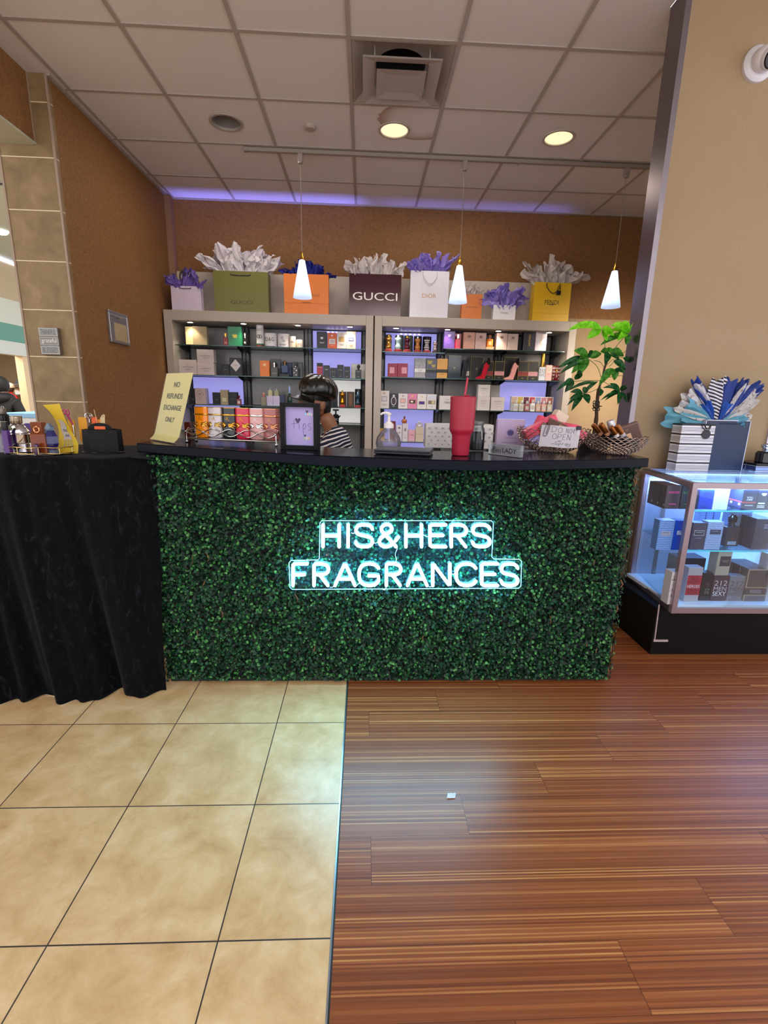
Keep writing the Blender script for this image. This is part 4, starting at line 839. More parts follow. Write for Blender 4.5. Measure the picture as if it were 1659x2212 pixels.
bottle('shiny gold figure bottle on a red base', (733, 843, 746, 878), z3, 'torso', M('#c88a1e', .15, .9), GOLD, RB_, Y=5.18)
pbox('dark amber box right of the gold figure bottle', (748.6, 846, 765, 878.5), z3, '#3c261a', dy=.04, dec=[('p', -.2, .1, .2, .9, '#6d4724')])
bottle('blue torso bottle on a red base at the right end of the third shelf', (765.5, 846, 779.4, 880), z3, 'torso', M('#27404e', .15), M('#8fb6c8', .2), RB_, Y=5.18)
bottle('black tin behind the blue torso bottle', (766, 840, 782, 879), z3, 'cyl', M('#19191c', .25, .5), dy=.05)
# star shaped black bottle behind the shoulder
a, b, h, Y = frame_of((714, 884, 737, 917), z4, 5.2); w = b-a
t = thing('perfume_bottle', 'black star-shouldered bottle with a wide flat cap, above the striped shoulder', 'perfume bottle', ((a+b)/2, Y, z4))
MB().prism([(x*w, z*h) for x, z in ((-.3, 0), (.3, 0), (.28, .38), (.5, .62), (.32, .56), (.16, .68), (-.16, .68), (-.32, .56), (-.5, .62), (-.28, .38))], -.02, .02).build('glass_body', M('#0b0b0e', .12), t)
MB().prism([(x*w, z*h) for x, z in ((-.07, .68), (.07, .68), (.07, .88), (.28, .9), (.28, 1), (-.28, 1), (-.28, .9), (-.07, .88))], -.012, .012).build('flat_cap', M('#0b0b0e', .2), t)
text(t, 'NYC', 0, .32*h, .4*w, .14*h, -.0208, M('#b0b0b4', .4))
# ---------------------------------------------------------------- right shelving goods
y1, y2, y3, y4 = ZS['R']; y1a = 2.035
TINS = [('#70766a', 830.5, 846), ('#6d7a72', 853, 872), ('#6c776a', 872.5, 892), ('#38343a', 893.5, 911), ('#2a2030', 912.5, 931.5)]
TOR = [(M('#c9964a', .15, .9), GOLD, 'gold torso bottle on a red base, first on the top right shelf', 'pale green metal tin behind the gold torso bottle'), (M('#9fc2c6', .15), M('#f2f2f2', .3), 'white and blue torso bottle on a red base', 'grey green metal tin behind the white and blue torso bottle'),
       (M('#4a1226', .12), GOLD, 'wine red torso bottle on a red base', 'green metal tin behind the wine red torso bottle'), (M('#b5733a', .15), CHROME, 'amber torso bottle with silver shoulders on a red base', 'dark metal tin behind the amber torso bottle'), (m_stripes('#17151c', '#e6e0e2', 2, .018, .5), M('#18161c', .3), 'striped black and white torso bottle on a red base', 'dark metal tin behind the striped torso bottle')]
for k, ((tc_, tx0, tx1), (bm, cm_, lb, lt_)) in enumerate(zip(TINS, TOR)):
    x0, x1 = ((830.5, 848), (850.6, 868.6), (871, 888), (894, 910), (913.7, 930))[k]
    bottle(lt_, (tx0, 723+k, tx1, 761), y1a, 'cyl', M(tc_, .3, .5), Y=5.26, group='metal tins behind the torso bottles')
    bottle(lb, (x0, 721+k*1.3, x1, 761.5), y1a, 'torso', bm, cm_, RB_, Y=5.17, group='torso bottles on red bases')
bottle('slim silver figure bottle with a dark foot, right of the striped torso', (934, 734, 945, 762), y1a, 'torso', M('#b9a6a0', .12, .6), CHROME, M('#3a201c', .4), Y=5.17)
pc = ('e', 0, .76, .34)
pbox('purple box with a silver crest under the pink puck light', (958, 715.5, 981.4, 754), y1, '#5c3f95', rough=.2, dec=[(*pc, '#cfc6e0'), ('l', 0, .3, .4, 1, '#8a74b8')])
pbox('magenta box behind a red bottle', (981.8, 719, 997.4, 754), y1, '#b02352', dy=.05, rough=.2)
bottle('small bright red bottle before a magenta box', (983, 722, 994, 753), y1, 'slab', M('#d8203e', .15), CHROME, Y=5.17)
pbox('salmon pink box with a grey crest', (1000, 717.7, 1024.6, 754.5), y1, '#dda590', d=.09, dec=[(*pc, '#8d6a66')])
pbox('pale pink box with a grey crest, right of the salmon one', (1025.6, 719, 1048.8, 755), y1, '#d8b6ae', d=.08, dec=[(*pc, '#8d6a66')])
bottle('small orange bottle on a cream plinth between crested boxes', (1051, 723, 1064.5, 750), y1+.022, 'slab', M('#dc7a30', .15), M('#8a5a34', .3), Y=5.19, dec=[('p', -.25, .2, .25, .5, '#efb27c')])
pbox('low cream plinth under the orange bottle', (1049.6, 749.5, 1066.5, 755.5), y1, '#d9b893', Y=5.18)
pbox('beige crested box under the right puck light', (1071, 719.5, 1094, 756.5), y1, '#d4b8ae', d=.09, dec=[(*pc, '#7d6a66')])
pbox('beige crested box, rightmost of the crested row', (1095, 721, 1117.5, 757), y1, '#d2b9b0', d=.08, dec=[(*pc, '#8d7a76')])
XK = [('t', 'XERJOFF', 0, .5, .62, .2, '#c9a04e', PI/2)]
def vtext(par, s, w, h, y, col): text(par, s, 0, h*.5, h*.55, w*.22, y, M(col, .4, .3), rot=-PI/2)
for rect, col, tcx, lb in (((1129, 712, 1153.4, 758), '#17182e', '#cda44e', 'tall navy box with gold vertical lettering'), ((1154.2, 712, 1179, 758), '#c3bcc6', '#b59a5a', 'tall silver-white box with gold vertical lettering')):
    t = pbox(lb, rect, y1, col, d=.07, dec=[('p', -.5, .0, -.47, 1, '#7a1626')] if col != '#17182e' else [('p', -.46, .02, -.44, .98, '#6f6a78')]); a, b, h, Y = frame_of(rect, y1, 5.2); vtext(t, 'XERJOFF', b-a, h, -.0362, tcx)
for x0, x1, lb in ((837.7, 858, 'crimson box with a pale square, left of the crimson pair'), (858.4, 880.4, 'crimson box with a pale square, right of the crimson pair')):
    pbox(lb, (x0, 785, x1, 812.5), y2, '#8a1634', dec=[('p', -.32 if x0 < 840 else -.1, .28, .18 if x0 < 840 else .4, .72, '#cf8f96')])
zeb = MB
t = pbox('zebra striped box with a white band', (895, 774, 918.6, 815.5), y2, '#b9b6b8', mat=None, dec=[('p', -.5, .3, .5, .47, '#d8d2ce'), ('l', 0, .4, .5, 2, '#8d8780')])
zm, zt_, zp = newmat('zebra_print'); tcz = zt_.add('ShaderNodeTexCoord').outputs['Object']; wv = zt_.add('ShaderNodeTexWave'); wv.inputs['Scale'].default_value = 55; wv.inputs['Distortion'].default_value = 9; wv.inputs['Detail Scale'].default_value = 1.2; zt_.l.new(tcz, wv.inputs['Vector'])
zt_.l.new(zt_.ramp(wv.outputs['Fac'], ((.48, '#17181b'), (.52, '#cfcccd'))), zp.inputs['Base Color']); t.children[0].data.materials[0] = zm
pbox('navy box with gold flourishes and a dark band', (919.2, 774, 942.4, 816), y2, '#22233f', rough=.2, dec=[('p', -.5, .28, .5, .44, '#1a2426'), ('e', -.15, .8, .5, '#8d7a42', .6), ('e', .2, .62, .4, '#8d7a42', .6), ('e', .05, .12, .3, '#4a4a70'), ('p', -.5, .44, .5, .455, '#b5a262')])
pbox('gold box with a dark band', (942.8, 775, 965.6, 817), y2, '#c58f42', dec=[('p', -.5, .29, .5, .46, '#2a2018'), ('l', 0, .2, .4, 1, '#6a4a20')])
pbox('large dark blue glossy box beside the black stiletto', (966.5, 768, 994.5, 817.5), y2, '#131c2b', rough=.1, dec=[('p', -.06, .44, .06, .455, '#c9b25e'), ('p', -.06, .48, .06, .495, '#c9b25e'), ('p', -.5, .985, .5, 1, '#8a8a60')])
pbox('narrow navy box with a white label behind the black stiletto', (1001, 776.6, 1016, 817.5), y2, '#1f2740', dy=.06, dec=[('p', -.5, .18, .45, .42, '#cfc8c4')])
shoe('black stiletto shaped bottle before a narrow navy box', (994.5, 772, 1011, 817.5), y2, '#11121a')
GE = '#7d6c3c'
def edged(lb, rect, band=None, dy=.05, tall=False):
    d_ = [('p', -.5, .97, .5, 1, GE), ('p', -.5, 0, -.46, .97, GE), ('p', .46, 0, .5, .97, GE)]
    if band: d_ += [('p', -.46, .46, .46, .475, GE), ('p', -.5, .24, .5, .45, band), ('l', 0, .36, .5, 1, '#5c3030' if band[1] == '8' else '#b07878'), ('p', -.46, .22, .46, .235, GE), ('l', 0, .1, .2, 1, '#b5a262')]
    else: d_ += [('p', -.06, .44, .06, .455, '#c9b25e'), ('p', -.06, .48, .06, .495, '#c9b25e')]
    pbox(lb, rect, y2, '#1c1a19', dy=dy, dec=d_)
edged('tall black gold-edged box behind the red stiletto', (1017.5, 769, 1045, 819), dy=.07)
shoe('red stiletto shaped bottle with a black heel', (1028, 772.5, 1056.5, 819), y2, '#b3122c')
edged('black box with a red band right behind the red stiletto', (1048.5, 780, 1066.5, 819.6), '#8a2a24', .04)
edged('black box with a pink band left of the pink stiletto', (1068, 780, 1089, 820), '#c98a8e', .02)
edged('tall black gold-edged box behind the pink stiletto', (1090.5, 770, 1118.5, 819.6), dy=.07)
shoe('pink stiletto shaped bottle with a black heel', (1089.5, 773, 1119, 820), y2, '#dd9a94')
edged('black box with a red band right of the pink stiletto', (1118.5, 780, 1140.2, 820), '#8a2a24', .02)
edged('black box with a pink band, rightmost of the banded boxes', (1141, 780, 1162.4, 820), '#c98a8e', .02)
pbox('white box with grey numerals under the gold bullet bottle', (1163, 792.8, 1176.6, 821), y2, '#c3c6cc', dec=[('t', '212', 0, .72, .84, .26, '#2a3038'), ('t', 'NYC', 0, .42, .84, .2, '#4a525c')])
bottle('gold bullet shaped bottle standing on a white numbered box', (1168.5, 763.5, 1177, 792.5), y2+.125, 'cyl', M('#c9a040', .15, .9), Y=5.21)
t = pbox('pink box with a pale label at the right end of the second shelf', (1177.2, 788.5, 1190.6, 821), y2, '#d2a298', dec=[('p', -.3, .55, .35, .92, '#ddc6b4'), ('t', '212', 0, .8, .5, .14, '#6a4a44'), ('t', 'VIP', 0, .65, .4, .1, '#6a4a44'), ('l', 0, .4, .5, 1, '#8a5a54')])
sb = pbox('red and white striped box at the far right of the second shelf', (1191.5, 790, 1210.5, 823), y2, '#c9b8ac', Y=5.24, dec=[('p', -.5, .02, .5, .12, '#8d1c26'), ('p', -.5, .24, .5, .34, '#8d1c26'), ('p', -.5, .46, .5, .56, '#8d1c26'), ('p', -.5, .68, .5, .78, '#8d1c26'), ('p', -.5, .9, .5, 1, '#8d1c26')])
bottle('dark red bottle in front of the striped box', (1197, 797, 1206, 822.5), y2, 'round', M('#5d0f1c', .15), GOLD, Y=5.18)
for k, (x0, yt, x1, col, dd, lb) in enumerate((
    (820.3, 844, 840.3, '#d9cfcb', [('p', -.33, .4, .25, .68, '#9a9098'), ('p', -.27, .44, .19, .64, '#d2ccd2'), ('e', -.05, .86, .3, '#b09a6a'), ('l', 0, .22, .6, 2, '#9a8f8c')], 'tall white box with a framed crest at the left end of the third right shelf'),
    (841, 850, 859, '#191c2e', [('o', 0, .5, .32, .30, '#c4bcb4'), ('o', 0, .5, .25, .24, '#33263c'), ('e', 0, .86, .3, '#d8d4d0'), ('l', 0, .12, .3, 1, '#c8c4c0')], 'black box with a silver oval'),
    (860, 850.3, 880, '#d2c8c6', [('p', -.3, .36, .3, .68, '#9a8f94'), ('p', -.24, .4, .24, .64, '#dca8a0'), ('e', 0, .85, .26, '#9a8f94'), ('l', 0, .2, .5, 2, '#9a9090')], 'white box with a pink square'),
    (880.4, 850.6, 900.2, '#d47aa0', [('p', -.38, .34, .38, .62, '#8d7650'), ('p', -.3, .38, .3, .58, '#4a2420'), ('o', -.05, .48, .15, .06, '#e6cfc0'), ('e', 0, .84, .3, '#e6b27a'), ('l', 0, .18, .3, 1, '#b05a80')], 'pink box with a dark picture label'),
    (900.8, 851, 920.4, '#dad0cc', [('p', -.33, .3, .33, .52, '#8d7a50'), ('p', -.27, .33, .27, .49, '#3f2a86'), ('e', 0, .82, .2, '#c9a86a'), ('l', 0, .14, .35, 1, '#a09690')], 'white box with a violet label'),
    (921.2, 851.7, 941.8, '#d3cac8', [('p', -.35, .34, .37, .58, '#7a6e5c'), ('p', .02, .36, .3, .56, '#c9b68a'), ('l', 0, .16, .3, 1, '#a09690'), ('p', -.4, .72, .4, .92, '#c6ccd6')], 'white box with a grey and gold label, right of the violet one'))):
    pbox(lb, (x0, yt, x1, 880+k*.5), y3, col, dec=dd)
pbox('white lettered box partly hidden by the red tumbler', (948.5, 855, 978, 883.5), y3, '#cfc6c2', d=.08, dec=[('l', .1, .72, .2, 1, '#6a6260'), ('l', .1, .56, .5, 3, '#55504e')])
wl_ = [('l', 0, .7, .5, 2, '#a08a7c'), ('l', 0, .5, .4, 1, '#a08a7c'), ('l', 0, .3, .2, 1, '#a08a7c')]
pbox('white box on the shelf, lower left of the stacked three', (1030.5, 857, 1057.2, 885), y3, '#cfc4be', d=.08, dec=wl_)
pbox('white box at the lower right of the stacked three', (1059.5, 858, 1088.6, 886), y3, '#cbbfbb', d=.08, dec=wl_)
zz = y3+frame_of((1030.5, 857, 1057.2, 885), y3, 5.2)[2]
pbox('white box on top of the stack of three', (1032, 831, 1058, 857), zz, '#d3c8c2', d=.08, dec=wl_)
pbox('grey-white box leaning behind the stacked white boxes', (1058.6, 832, 1078.6, 858), zz, '#8e8786', Y=5.27, d=.06, dec=wl_)
pbox('box standing behind the white stack on the third right shelf', (1059, 857, 1080, 884), y3, '#8b8484', Y=5.29, d=.06)
# a set of seven miniatures in their open carton
t = pbox('open white carton behind seven miniature bottles', (1103, 857, 1193.5, 886.5), y3, '#cfc9c8', Y=5.23, d=.05, dec=[('p', -.49+.14*k, .5, -.37+.14*k, .96, c) for k, c in enumerate(('#b9a08a', '#b8a04e', '#5a2030', '#b03038', '#7a86a8', '#a86a7a', '#8a4a3a'))])
for k, (c, nm) in enumerate((('#c3c6c4', 'clear'), ('#c9c4b4', 'pale yellow'), ('#9c5a5c', 'rose red'), ('#dcdcdc', 'white'), ('#c79a84', 'peach'), ('#cf9a8c', 'coral'), ('#a8a08c', 'sand coloured'))):
    x0 = 1109+k*12.1
    bottle('miniature %s perfume bottle, number %s from the left in the carton' % (nm, ('one', 'two', 'three', 'four', 'five', 'six', 'seven')[k]), (x0, 866-(k == 3)*3, x0+9.6, 886.5), y3, 'slab', M(c, .15), M('#d8d4d2', .25, .4), Y=5.18, group='miniature bottles in the carton', dec=[('p', -.35, .15, .35, .5, '#b4aca6')])
pbox('yellow box with a black disc behind the soap pump', (819, 926, 831, 953), y4, '#cf9b2e', dec=[('o', .1, .55, .3, .22, '#1a1712')])
pbox('dark red box behind the soap pump', (842.5, 910, 853.6, 953), y4, '#6d1526')
pbox('white box with an oval crest on the lowest right shelf', (855.4, 918.5, 867.8, 952.5), y4, '#d5cdd2', dec=[('o', 0, .84, .16, .05, '#3a3238'), ('l', 0, .55, .5, 2, '#5a5258')])
pbox('tall white box under the amber bottle', (868.8, 915, 880.6, 952.5), y4, '#d3cbd0', dec=[('o', 0, .66, .2, .1, '#8d8a94'), ('l', 0, .2, .5, 1, '#8d8a94')])
zz = y4+frame_of((868.8, 915, 880.6, 952.5), y4, 5.2)[2]
bottle('amber bottle with a knobbed stopper on a tall white box', (867.5, 899, 879.5, 915), zz, 'round', M('#b5663e', .12), M('#8d4e34', .3), Y=5.21)
pbox('pink box with red lettering on the lowest right shelf', (881.4, 928.5, 896, 952.8), y4, '#d8a6b4', dec=[('l', 0, .56, .6, 2, '#b0405c')])
pbox('cream box under the round jar bottle', (897, 923, 914.2, 953.2), y4, '#cdbda6', dec=[('l', 0, .52, .8, 1, '#a8906c')])
zz = y4+frame_of((897, 923, 914.2, 953.2), y4, 5.2)[2]
bottle('squat clear jar with a white lid on the cream box', (898.5, 910, 913.5, 923), zz, 'slab', M('#b7adb8', .12), M('#dcd8da', .3), Y=5.21, dec=[('p', -.2, .15, .2, .45, '#e2dede')])
# ================================================================ things on the counter
def place(px, py, z=None):
    p = atc(px, py) if z is None else at(px, py, z=z)
    return (p.x, p.y, zc(p.x) if z is None else z)
# leaning notice in a clear holder
BLc, BRc = Vector(place(333, 950)), Vector(place(394, 961))
BRc = BLc+(BRc-BLc).normalized()*.285
best = None
from itertools import product
for hx, hy, hz in product([i*.01 for i in range(-6, 22)], [i*.015 for i in range(-4, 18)], [.34+.01*i for i in range(14)]):
    v = Vector((hx, hy, hz)); e_ = 0
    for P, (qx, qy) in ((BLc+v, (356.4, 808)), (BRc+v, (423, 809))):
        d = P-Vector((0, 0, CH)); w_ = d.dot(AW); e_ += (829.5+F*d.dot(AR)/w_-qx)**2+(1106-F*d.dot(AU)/w_-qy)**2
    if best is None or e_ < best[0]: best = (e_, v)
V = best[1]; U = BRc-BLc
t = thing('notice_stand', 'pale yellow notice of refund terms leaning in a clear holder at the counter end', 'notice', tuple(BLc))
Nn = U.cross(V).normalized(); Nn = -Nn if Nn.y > 0 else Nn
def sheet(off, inset=0): 
    def fn(u, v):
        k = max(0, .12-v)/.12
        return tuple(U*(inset+(1-2*inset)*u)+V*(inset*.6+(1-inset*.8)*v)+Nn*(off+.02*k*k)+Vector((0, 0, .004)))
    return fn
MB().grid(sheet(.002), 3, 20).build('yellow_sheet', M('#cfc583', .55, var=.03), t)
MB().grid(sheet(.0045, -.015), 3, 20).build('clear_holder', GL('#ffffff', .35), t)
MB().add([tuple(U*a+Nn*b+Vector((0, 0, c))) for a in (-.01, 1.01) for b, c in ((.02, 0), (.02, .003), (-.10, .003), (-.10, 0))], [(0, 1, 2, 3), (7, 6, 5, 4), (0, 4, 5, 1), (1, 5, 6, 2), (2, 6, 7, 3), (3, 7, 4, 0)]).build('holder_foot', GL('#ffffff', .6, opac=.1), t, smooth=0)
Un = U.normalized(); Vn = V.normalized(); TT = Matrix((( *Un, 0), (*(-Nn), 0), (*Vn, 0), (0, 0, 0, 1))).transposed()
for s, f, ww in (('NO', .85, .22), ('REFUNDS', .685, .60), ('EXCHANGE', .515, .68), ('ONLY', .34, .36)):
    c = U*.5+V*f+Nn*.0035; T_ = Matrix.Translation(c) @ TT
    text(t, s, 0, 0, U.length*ww, V.length*.075, 0, M('#1c1a17', .6), T=T_, name='lettering', bold=.012)
# chrome rack with six capped bottles
L0, L1 = Vector(place(404, 956)), Vector(place(597, 966)); D = (L1-L0); D.z = 0; LR = D.length; rzr = math.atan2(D.y, D.x)
rack = thing('wire_rack', 'chrome wire rack with wavy rails and ball feet, holding six bright bottles', 'rack', (L0.x, L0.y, zc(L0.x)-.001), rzr)
h0 = .024; dpt = .085
for y in (0, dpt):
    pr = MB(); pr.tube([(0, y, h0), (LR, y, h0)], .003, 8); pr.build('base_rail', CHROME, rack)
    for s in (1, -1):
        n = 5.0; P = [(LR*k/100, y-.003*s, h0+.034+s*.018*math.cos(2*PI*n*k/100/1.0*.5*2/2+(0))) for k in range(101)]
        P = [(LR*k/100, y-.003*s, h0+.034+s*.0175*math.sin(PI*5*k/100)) for k in range(101)]
        MB().tube(P, .003, 8).build('wavy_rail', CHROME, rack)
    for k in range(6): MB().ball((LR*k/5, y-.006, h0+.036), .0055, 10).build('bead', CHROME, rack)
for x in (0, LR):
    MB().tube([(x, 0, h0), (x, dpt, h0)], .003, 8).build('base_rail', CHROME, rack); MB().tube(smooth([(x, 0, h0+.034), (x, dpt*.25, h0+.052), (x, dpt*.5, h0+.034), (x, dpt*.75, h0+.016), (x, dpt, h0+.034)], 6), .003, 8).build('wavy_rail', CHROME, rack)
    for y in (0, dpt): MB().tube([(x, y, h0+.034), (x, y, .012)], .0028, 8).build('post', CHROME, rack); MB().ball((x, y, .0085), .0085, 12).build('ball_foot', CHROME, rack)
box(0, LR, 0, dpt, h0+.0, h0+.003).build('base_plate', M('#6a6a70', .3, .8), rack)
hb = at(430, 880, y=L0.y+.03).z-zc(L0.x)-h0
for k, (c, mt, nm, pl) in enumerate((('#ee8a0a', GOLD, 'orange', 'with a gold bow brooch, leftmost in the rack'), ('#cfc6cc', M('#c9a860', .2, 1), 'white', 'with a gold and pearl brooch, in the rack'), ('#14181c', GOLD, 'black', 'with a gold brooch, in the rack'),
                                      ('#cc1f42', GOLD, 'crimson', 'with a gold bow brooch, in the rack'), ('#d39d9a', CHROME, 'light pink', 'with a silver bow brooch, in the rack'), ('#a9605e', ROSE, 'dusty rose', 'with a rose gold brooch, rightmost in the rack'))):
    w = LR/6.25; cx = LR*.075+w*.5+k*LR*.93/6; o = rack.matrix_basis
    loc = Matrix.Translation((L0.x, L0.y, zc(L0.x))) @ Matrix.Rotation(rzr, 4, 'Z') @ Vector((cx-.005, dpt*.5, h0+.0035))
    b = thing('perfume_bottle', '%s rounded bottle %s' % (nm, pl), 'perfume bottle', tuple(loc), rzr, 'six capped bottles in the chrome rack'); r = w*.49; bm = M(c, .16, coat=.4)
    MB().lathe([(r*.8, 0), (r*.97, .006), (r, .02), (r, hb*.735)], 28, sy=.62, pw=.62).build('glass_body', bm, b)
    mb = MB(); mb.lathe([(r*1.02, hb*.735), (r*1.06, hb*.75), (r*1.06, hb*.775), (r*1.02, hb*.79)], 28, sy=.64, pw=.62); mb.build('neck_band', mt, b)
    MB().lathe([(r*.99, hb*.79), (r, hb*.985)], 28, sy=.62, pw=.62).build('cap', bm, b); MB().lathe([(r*1.03, hb*.985), (r*1.03, hb), (r*.9, hb*1.005)], 28, sy=.64, pw=.62).build('cap_rim', mt, b)
    br = MB(); zc_ = hb*.46; RR = random.Random(k)
    for j in range(6):
        a = PI*(.12+.38*(j % 3)-.0)+(PI if j > 2 else 0); a = (.25, -.2, -.55, PI-.25, PI+.2, PI+.55)[j]
        P = [(math.cos(a)*q*r*1.05, -r*.66-.004*math.sin(q*5), zc_+math.sin(a)*q*r*.8+.003*math.sin(q*9+j)) for q in (.2, .4, .6, .8, 1.0)]
        br.tube(P, [.003, .006, .0065, .005, .002], 6, flat=.5)
    br.build('bow_brooch', mt, b); MB().lathe([(.011, 0), (.0115, .004), (.001, .006)], 18, T=Matrix.Translation((0, -r*.66, zc_)) @ Matrix.Rotation(PI/2, 4, 'X')).build('brooch_centre', M(c, .3), b)
    sc_ = MB(); sc_.tube(smooth([(-r*.3, -r*.64, hb*.64), (-r*.1, -r*.64, hb*.6), (-r*.15, -r*.64, hb*.7)], 4), .0012, 5).tube(smooth([(r*.05, -r*.64, hb*.7), (r*.1, -r*.64, hb*.6), (r*.3, -r*.64, hb*.58)], 4), .0012, 5); sc_.build('script_mark', mt, b)
p = Vector(place(405, 944)); 
pbox('small dark red box behind the left end of the rack', (399, 912, 411, 945), zc(p.x), '#5a0f14', Y=L0.y+.10, d=.05, rough=.2)
# tips frame
p = Vector(place(648, 972)); fw, fh = .182, frame_of((603, 870.5, 690, 972), p.z, p.y)[2]
tp = thing('picture_frame', 'black box frame holding a lilac sheet with handwritten tips', 'picture frame', (p.x, p.y+.03, p.z), -.16)
x0, x1 = -fw/2, fw/2; bw = .020
for nm, a in (('frame_side', (x0, x0+bw, 0, fh)), ('frame_side', (x1-bw, x1, 0, fh)), ('frame_top', (x0+bw, x1-bw, fh-bw*.95, fh)), ('frame_bottom', (x0+bw, x1-bw, 0, bw))): box(a[0], a[1], -.028, .028, a[2], a[3], .0015).build(nm, M('#08080a', .5, spec=.2), tp)
box(x0+bw, x1-bw, .0, .006, bw, fh-bw*.95).build('lilac_sheet', M('#a99bd6', .6, var=.02), tp)
def ink(par, paths, x, z, sx, sz, y, r, mat, name='handwriting', T=None, fl=4):
    for P in paths: MB().tube([(x+a*sx, y, z+b*sz) for a, b in smooth(P, fl)], r, 5, T=T).build(name, mat, par)
HW = {'t': [[(.5, 1), (.45, .5), (.5, 0)], [(0, .55), (.5, .6), (1, .62)]], 'i': [[(.5, .55), (.48, 0)]], 'p': [[(.3, .6), (.25, 0), (.3, -.55)], [(.28, .4), (.6, .62), (.8, .35), (.55, .02), (.3, .08)]], 's': [[(.85, .55), (.4, .62), (.2, .42), (.6, .25), (.75, .02), (.3, -.08)]]}
cw = (x1-x0)*.15
for k, ch in enumerate('tips'): ink(tp, HW[ch], x0+bw+.028+k*cw*.92, fh*.44, cw*.9, fh*.2, -.001, .0009, M('#5a4d86', .5))
HE = [(0, -.5), (.28, -.12), (.5, .2), (.42, .45), (.2, .5), (0, .25), (-.2, .5), (-.42, .45), (-.5, .2), (-.28, -.12)]
for hx, hz, s, c in ((-.012, .615, .026, '#25124e'), (.034, .815, .014, '#2b1a5c'), (.022, .30, .012, '#2b1a5c')): MB().prism([(hx+a*s, hz*fh+b*s) for a, b in smooth(HE, 3, True)], -.002, 0).build('heart_sticker', M(c, .4), tp)
for q, (c, dx, z) in enumerate((('#8fc4ea', -.010, .765), ('#e8b4b8', .0, .765), ('#9ad6d6', .009, .768), ('#e2c4d0', .018, .76), ('#9abf9a', -.008, .245), ('#d9c9c9', .002, .245), ('#d6b48a', .013, .245))): MB().lathe([(.001, 0), (.0045, .0005), (.0045, .0015), (.001, .002)], 12, sy=1.6, T=Matrix.Translation((.038+dx-(.01 if z < .5 else 0), 0, z*fh)) @ Matrix.Rotation(PI/2, 4, 'X')).build('round_sticker', M(c, .4), tp)
box(x0+bw, x1-bw, -.022, -.0205, bw, fh-bw*.95).build('glass', GL(refl=.35), tp)
# soap pump bottle and laptop
p = Vector(at(840, 972, z=1.311)); 
t = thing('soap_pump_bottle', 'clear round pump bottle with a white pump, behind the folded laptop', 'pump bottle', (p.x, p.y+.06, zc(p.x)))
MB().lathe([(.05, 0), (.062, .006), (.066, .03), (.06, .058), (.042, .085), (.022, .105), (.02, .112)], 30, cap=False).build('clear_body', GL('#f2f0f4', .9, opac=.12, base='#d8d4da'), t)
MB().lathe([(.048, .003), (.059, .008), (.062, .03), (.06, .04), (.001, .041)], 30).build('clear_gel', GL('#e4e2ea', .3, opac=.15, base='#cfcad6'), t)
pw = M('#e2dcda', .4)
MB().lathe([(.026, .105), (.026, .124), (.023, .127), (.018, .128), (.016, .135), (.008, .137), (.0065, .168), (.012, .170), (.013, .178), (.006, .182), (.001, .183)], 20).build('pump_collar', pw, t)
MB().tube(smooth([(0, 0, .178), (-.016, 0, .180), (-.034, 0, .178), (-.042, 0, .171)], 4), [.007]*5+[.006]*4+[.005]*4, 8).build('pump_spout', pw, t)
MB().tube([(0, 0, .12), (.004, 0, .01)], .003, 6).build('dip_tube', GL('#ffffff', .5, opac=.3), t)
A_, B_ = Vector(place(807, 981)), Vector(place(929, 987)); C_ = Vector(place(822, 966)); 
t = thing('laptop', 'dark blue-grey laptop folded shut on the counter', 'laptop', (A_.x, A_.y, zc(A_.x)), math.atan2(B_.y-A_.y, B_.x-A_.x)); lw = (B_-A_).length; ld = .17
box(0, lw, 0, ld, .003, .014, .003).build('keyboard_half', M('#23262e', .4), t); box(0, lw, 0, ld, .0155, .023, .003).build('lid', M('#3a3f4b', .45), t)
for x in (.02, lw-.02): box(x-.01, x+.01, .01, .02, 0, .003).build('rubber_foot', M('#0e0e10', .8), t)
box(lw*.66, lw*.72, -.0008, 0, .006, .011).build('usb_port', M('#08080a', .3), t); box(lw*.78, lw*.86, -.0008, 0, .006, .011).build('usb_port', M('#08080a', .3), t)
box(lw*.36, lw*.44, .11, .116, .023, .0234).build('lid_mark', M('#6a707e', .3, .5), t)
# red tumbler
p = Vector(place(998, 986)); RED = M('#9c1733', .42, var=.05); HT = frame_of((968, 856, 1026, 985), p.z, p.y+.045)[2]; q = HT/.28
t = thing('tumbler', 'tall crimson insulated tumbler with a straw, standing on the counter', 'tumbler', (p.x, p.y+.045, p.z))
MB().lathe([(.036*q, 0), (.0405*q, .003), (.0425*q, .012*q), (.0445*q, .095*q), (.050*q, .108*q), (.057*q, .118*q), (.0585*q, .13*q), (.0605*q, .255*q), (.0605*q, .262*q)], 40).build('steel_body', RED, t)
MB().lathe([(.0615*q, .262*q), (.0615*q, .276*q), (.058*q, .28*q), (.001, .28*q)], 40).build('lid', RED, t); MB().box(.0, .022, -.035, -.01, .279*q, .286*q, .003).build('lid_tab', RED, t)
MB().tube([(.004, -.004, .10), (.0045, -.004, .28*q), (.013, -.004, .28*q+.083)], .0048, 12).build('straw', M('#b3203c', .35), t)
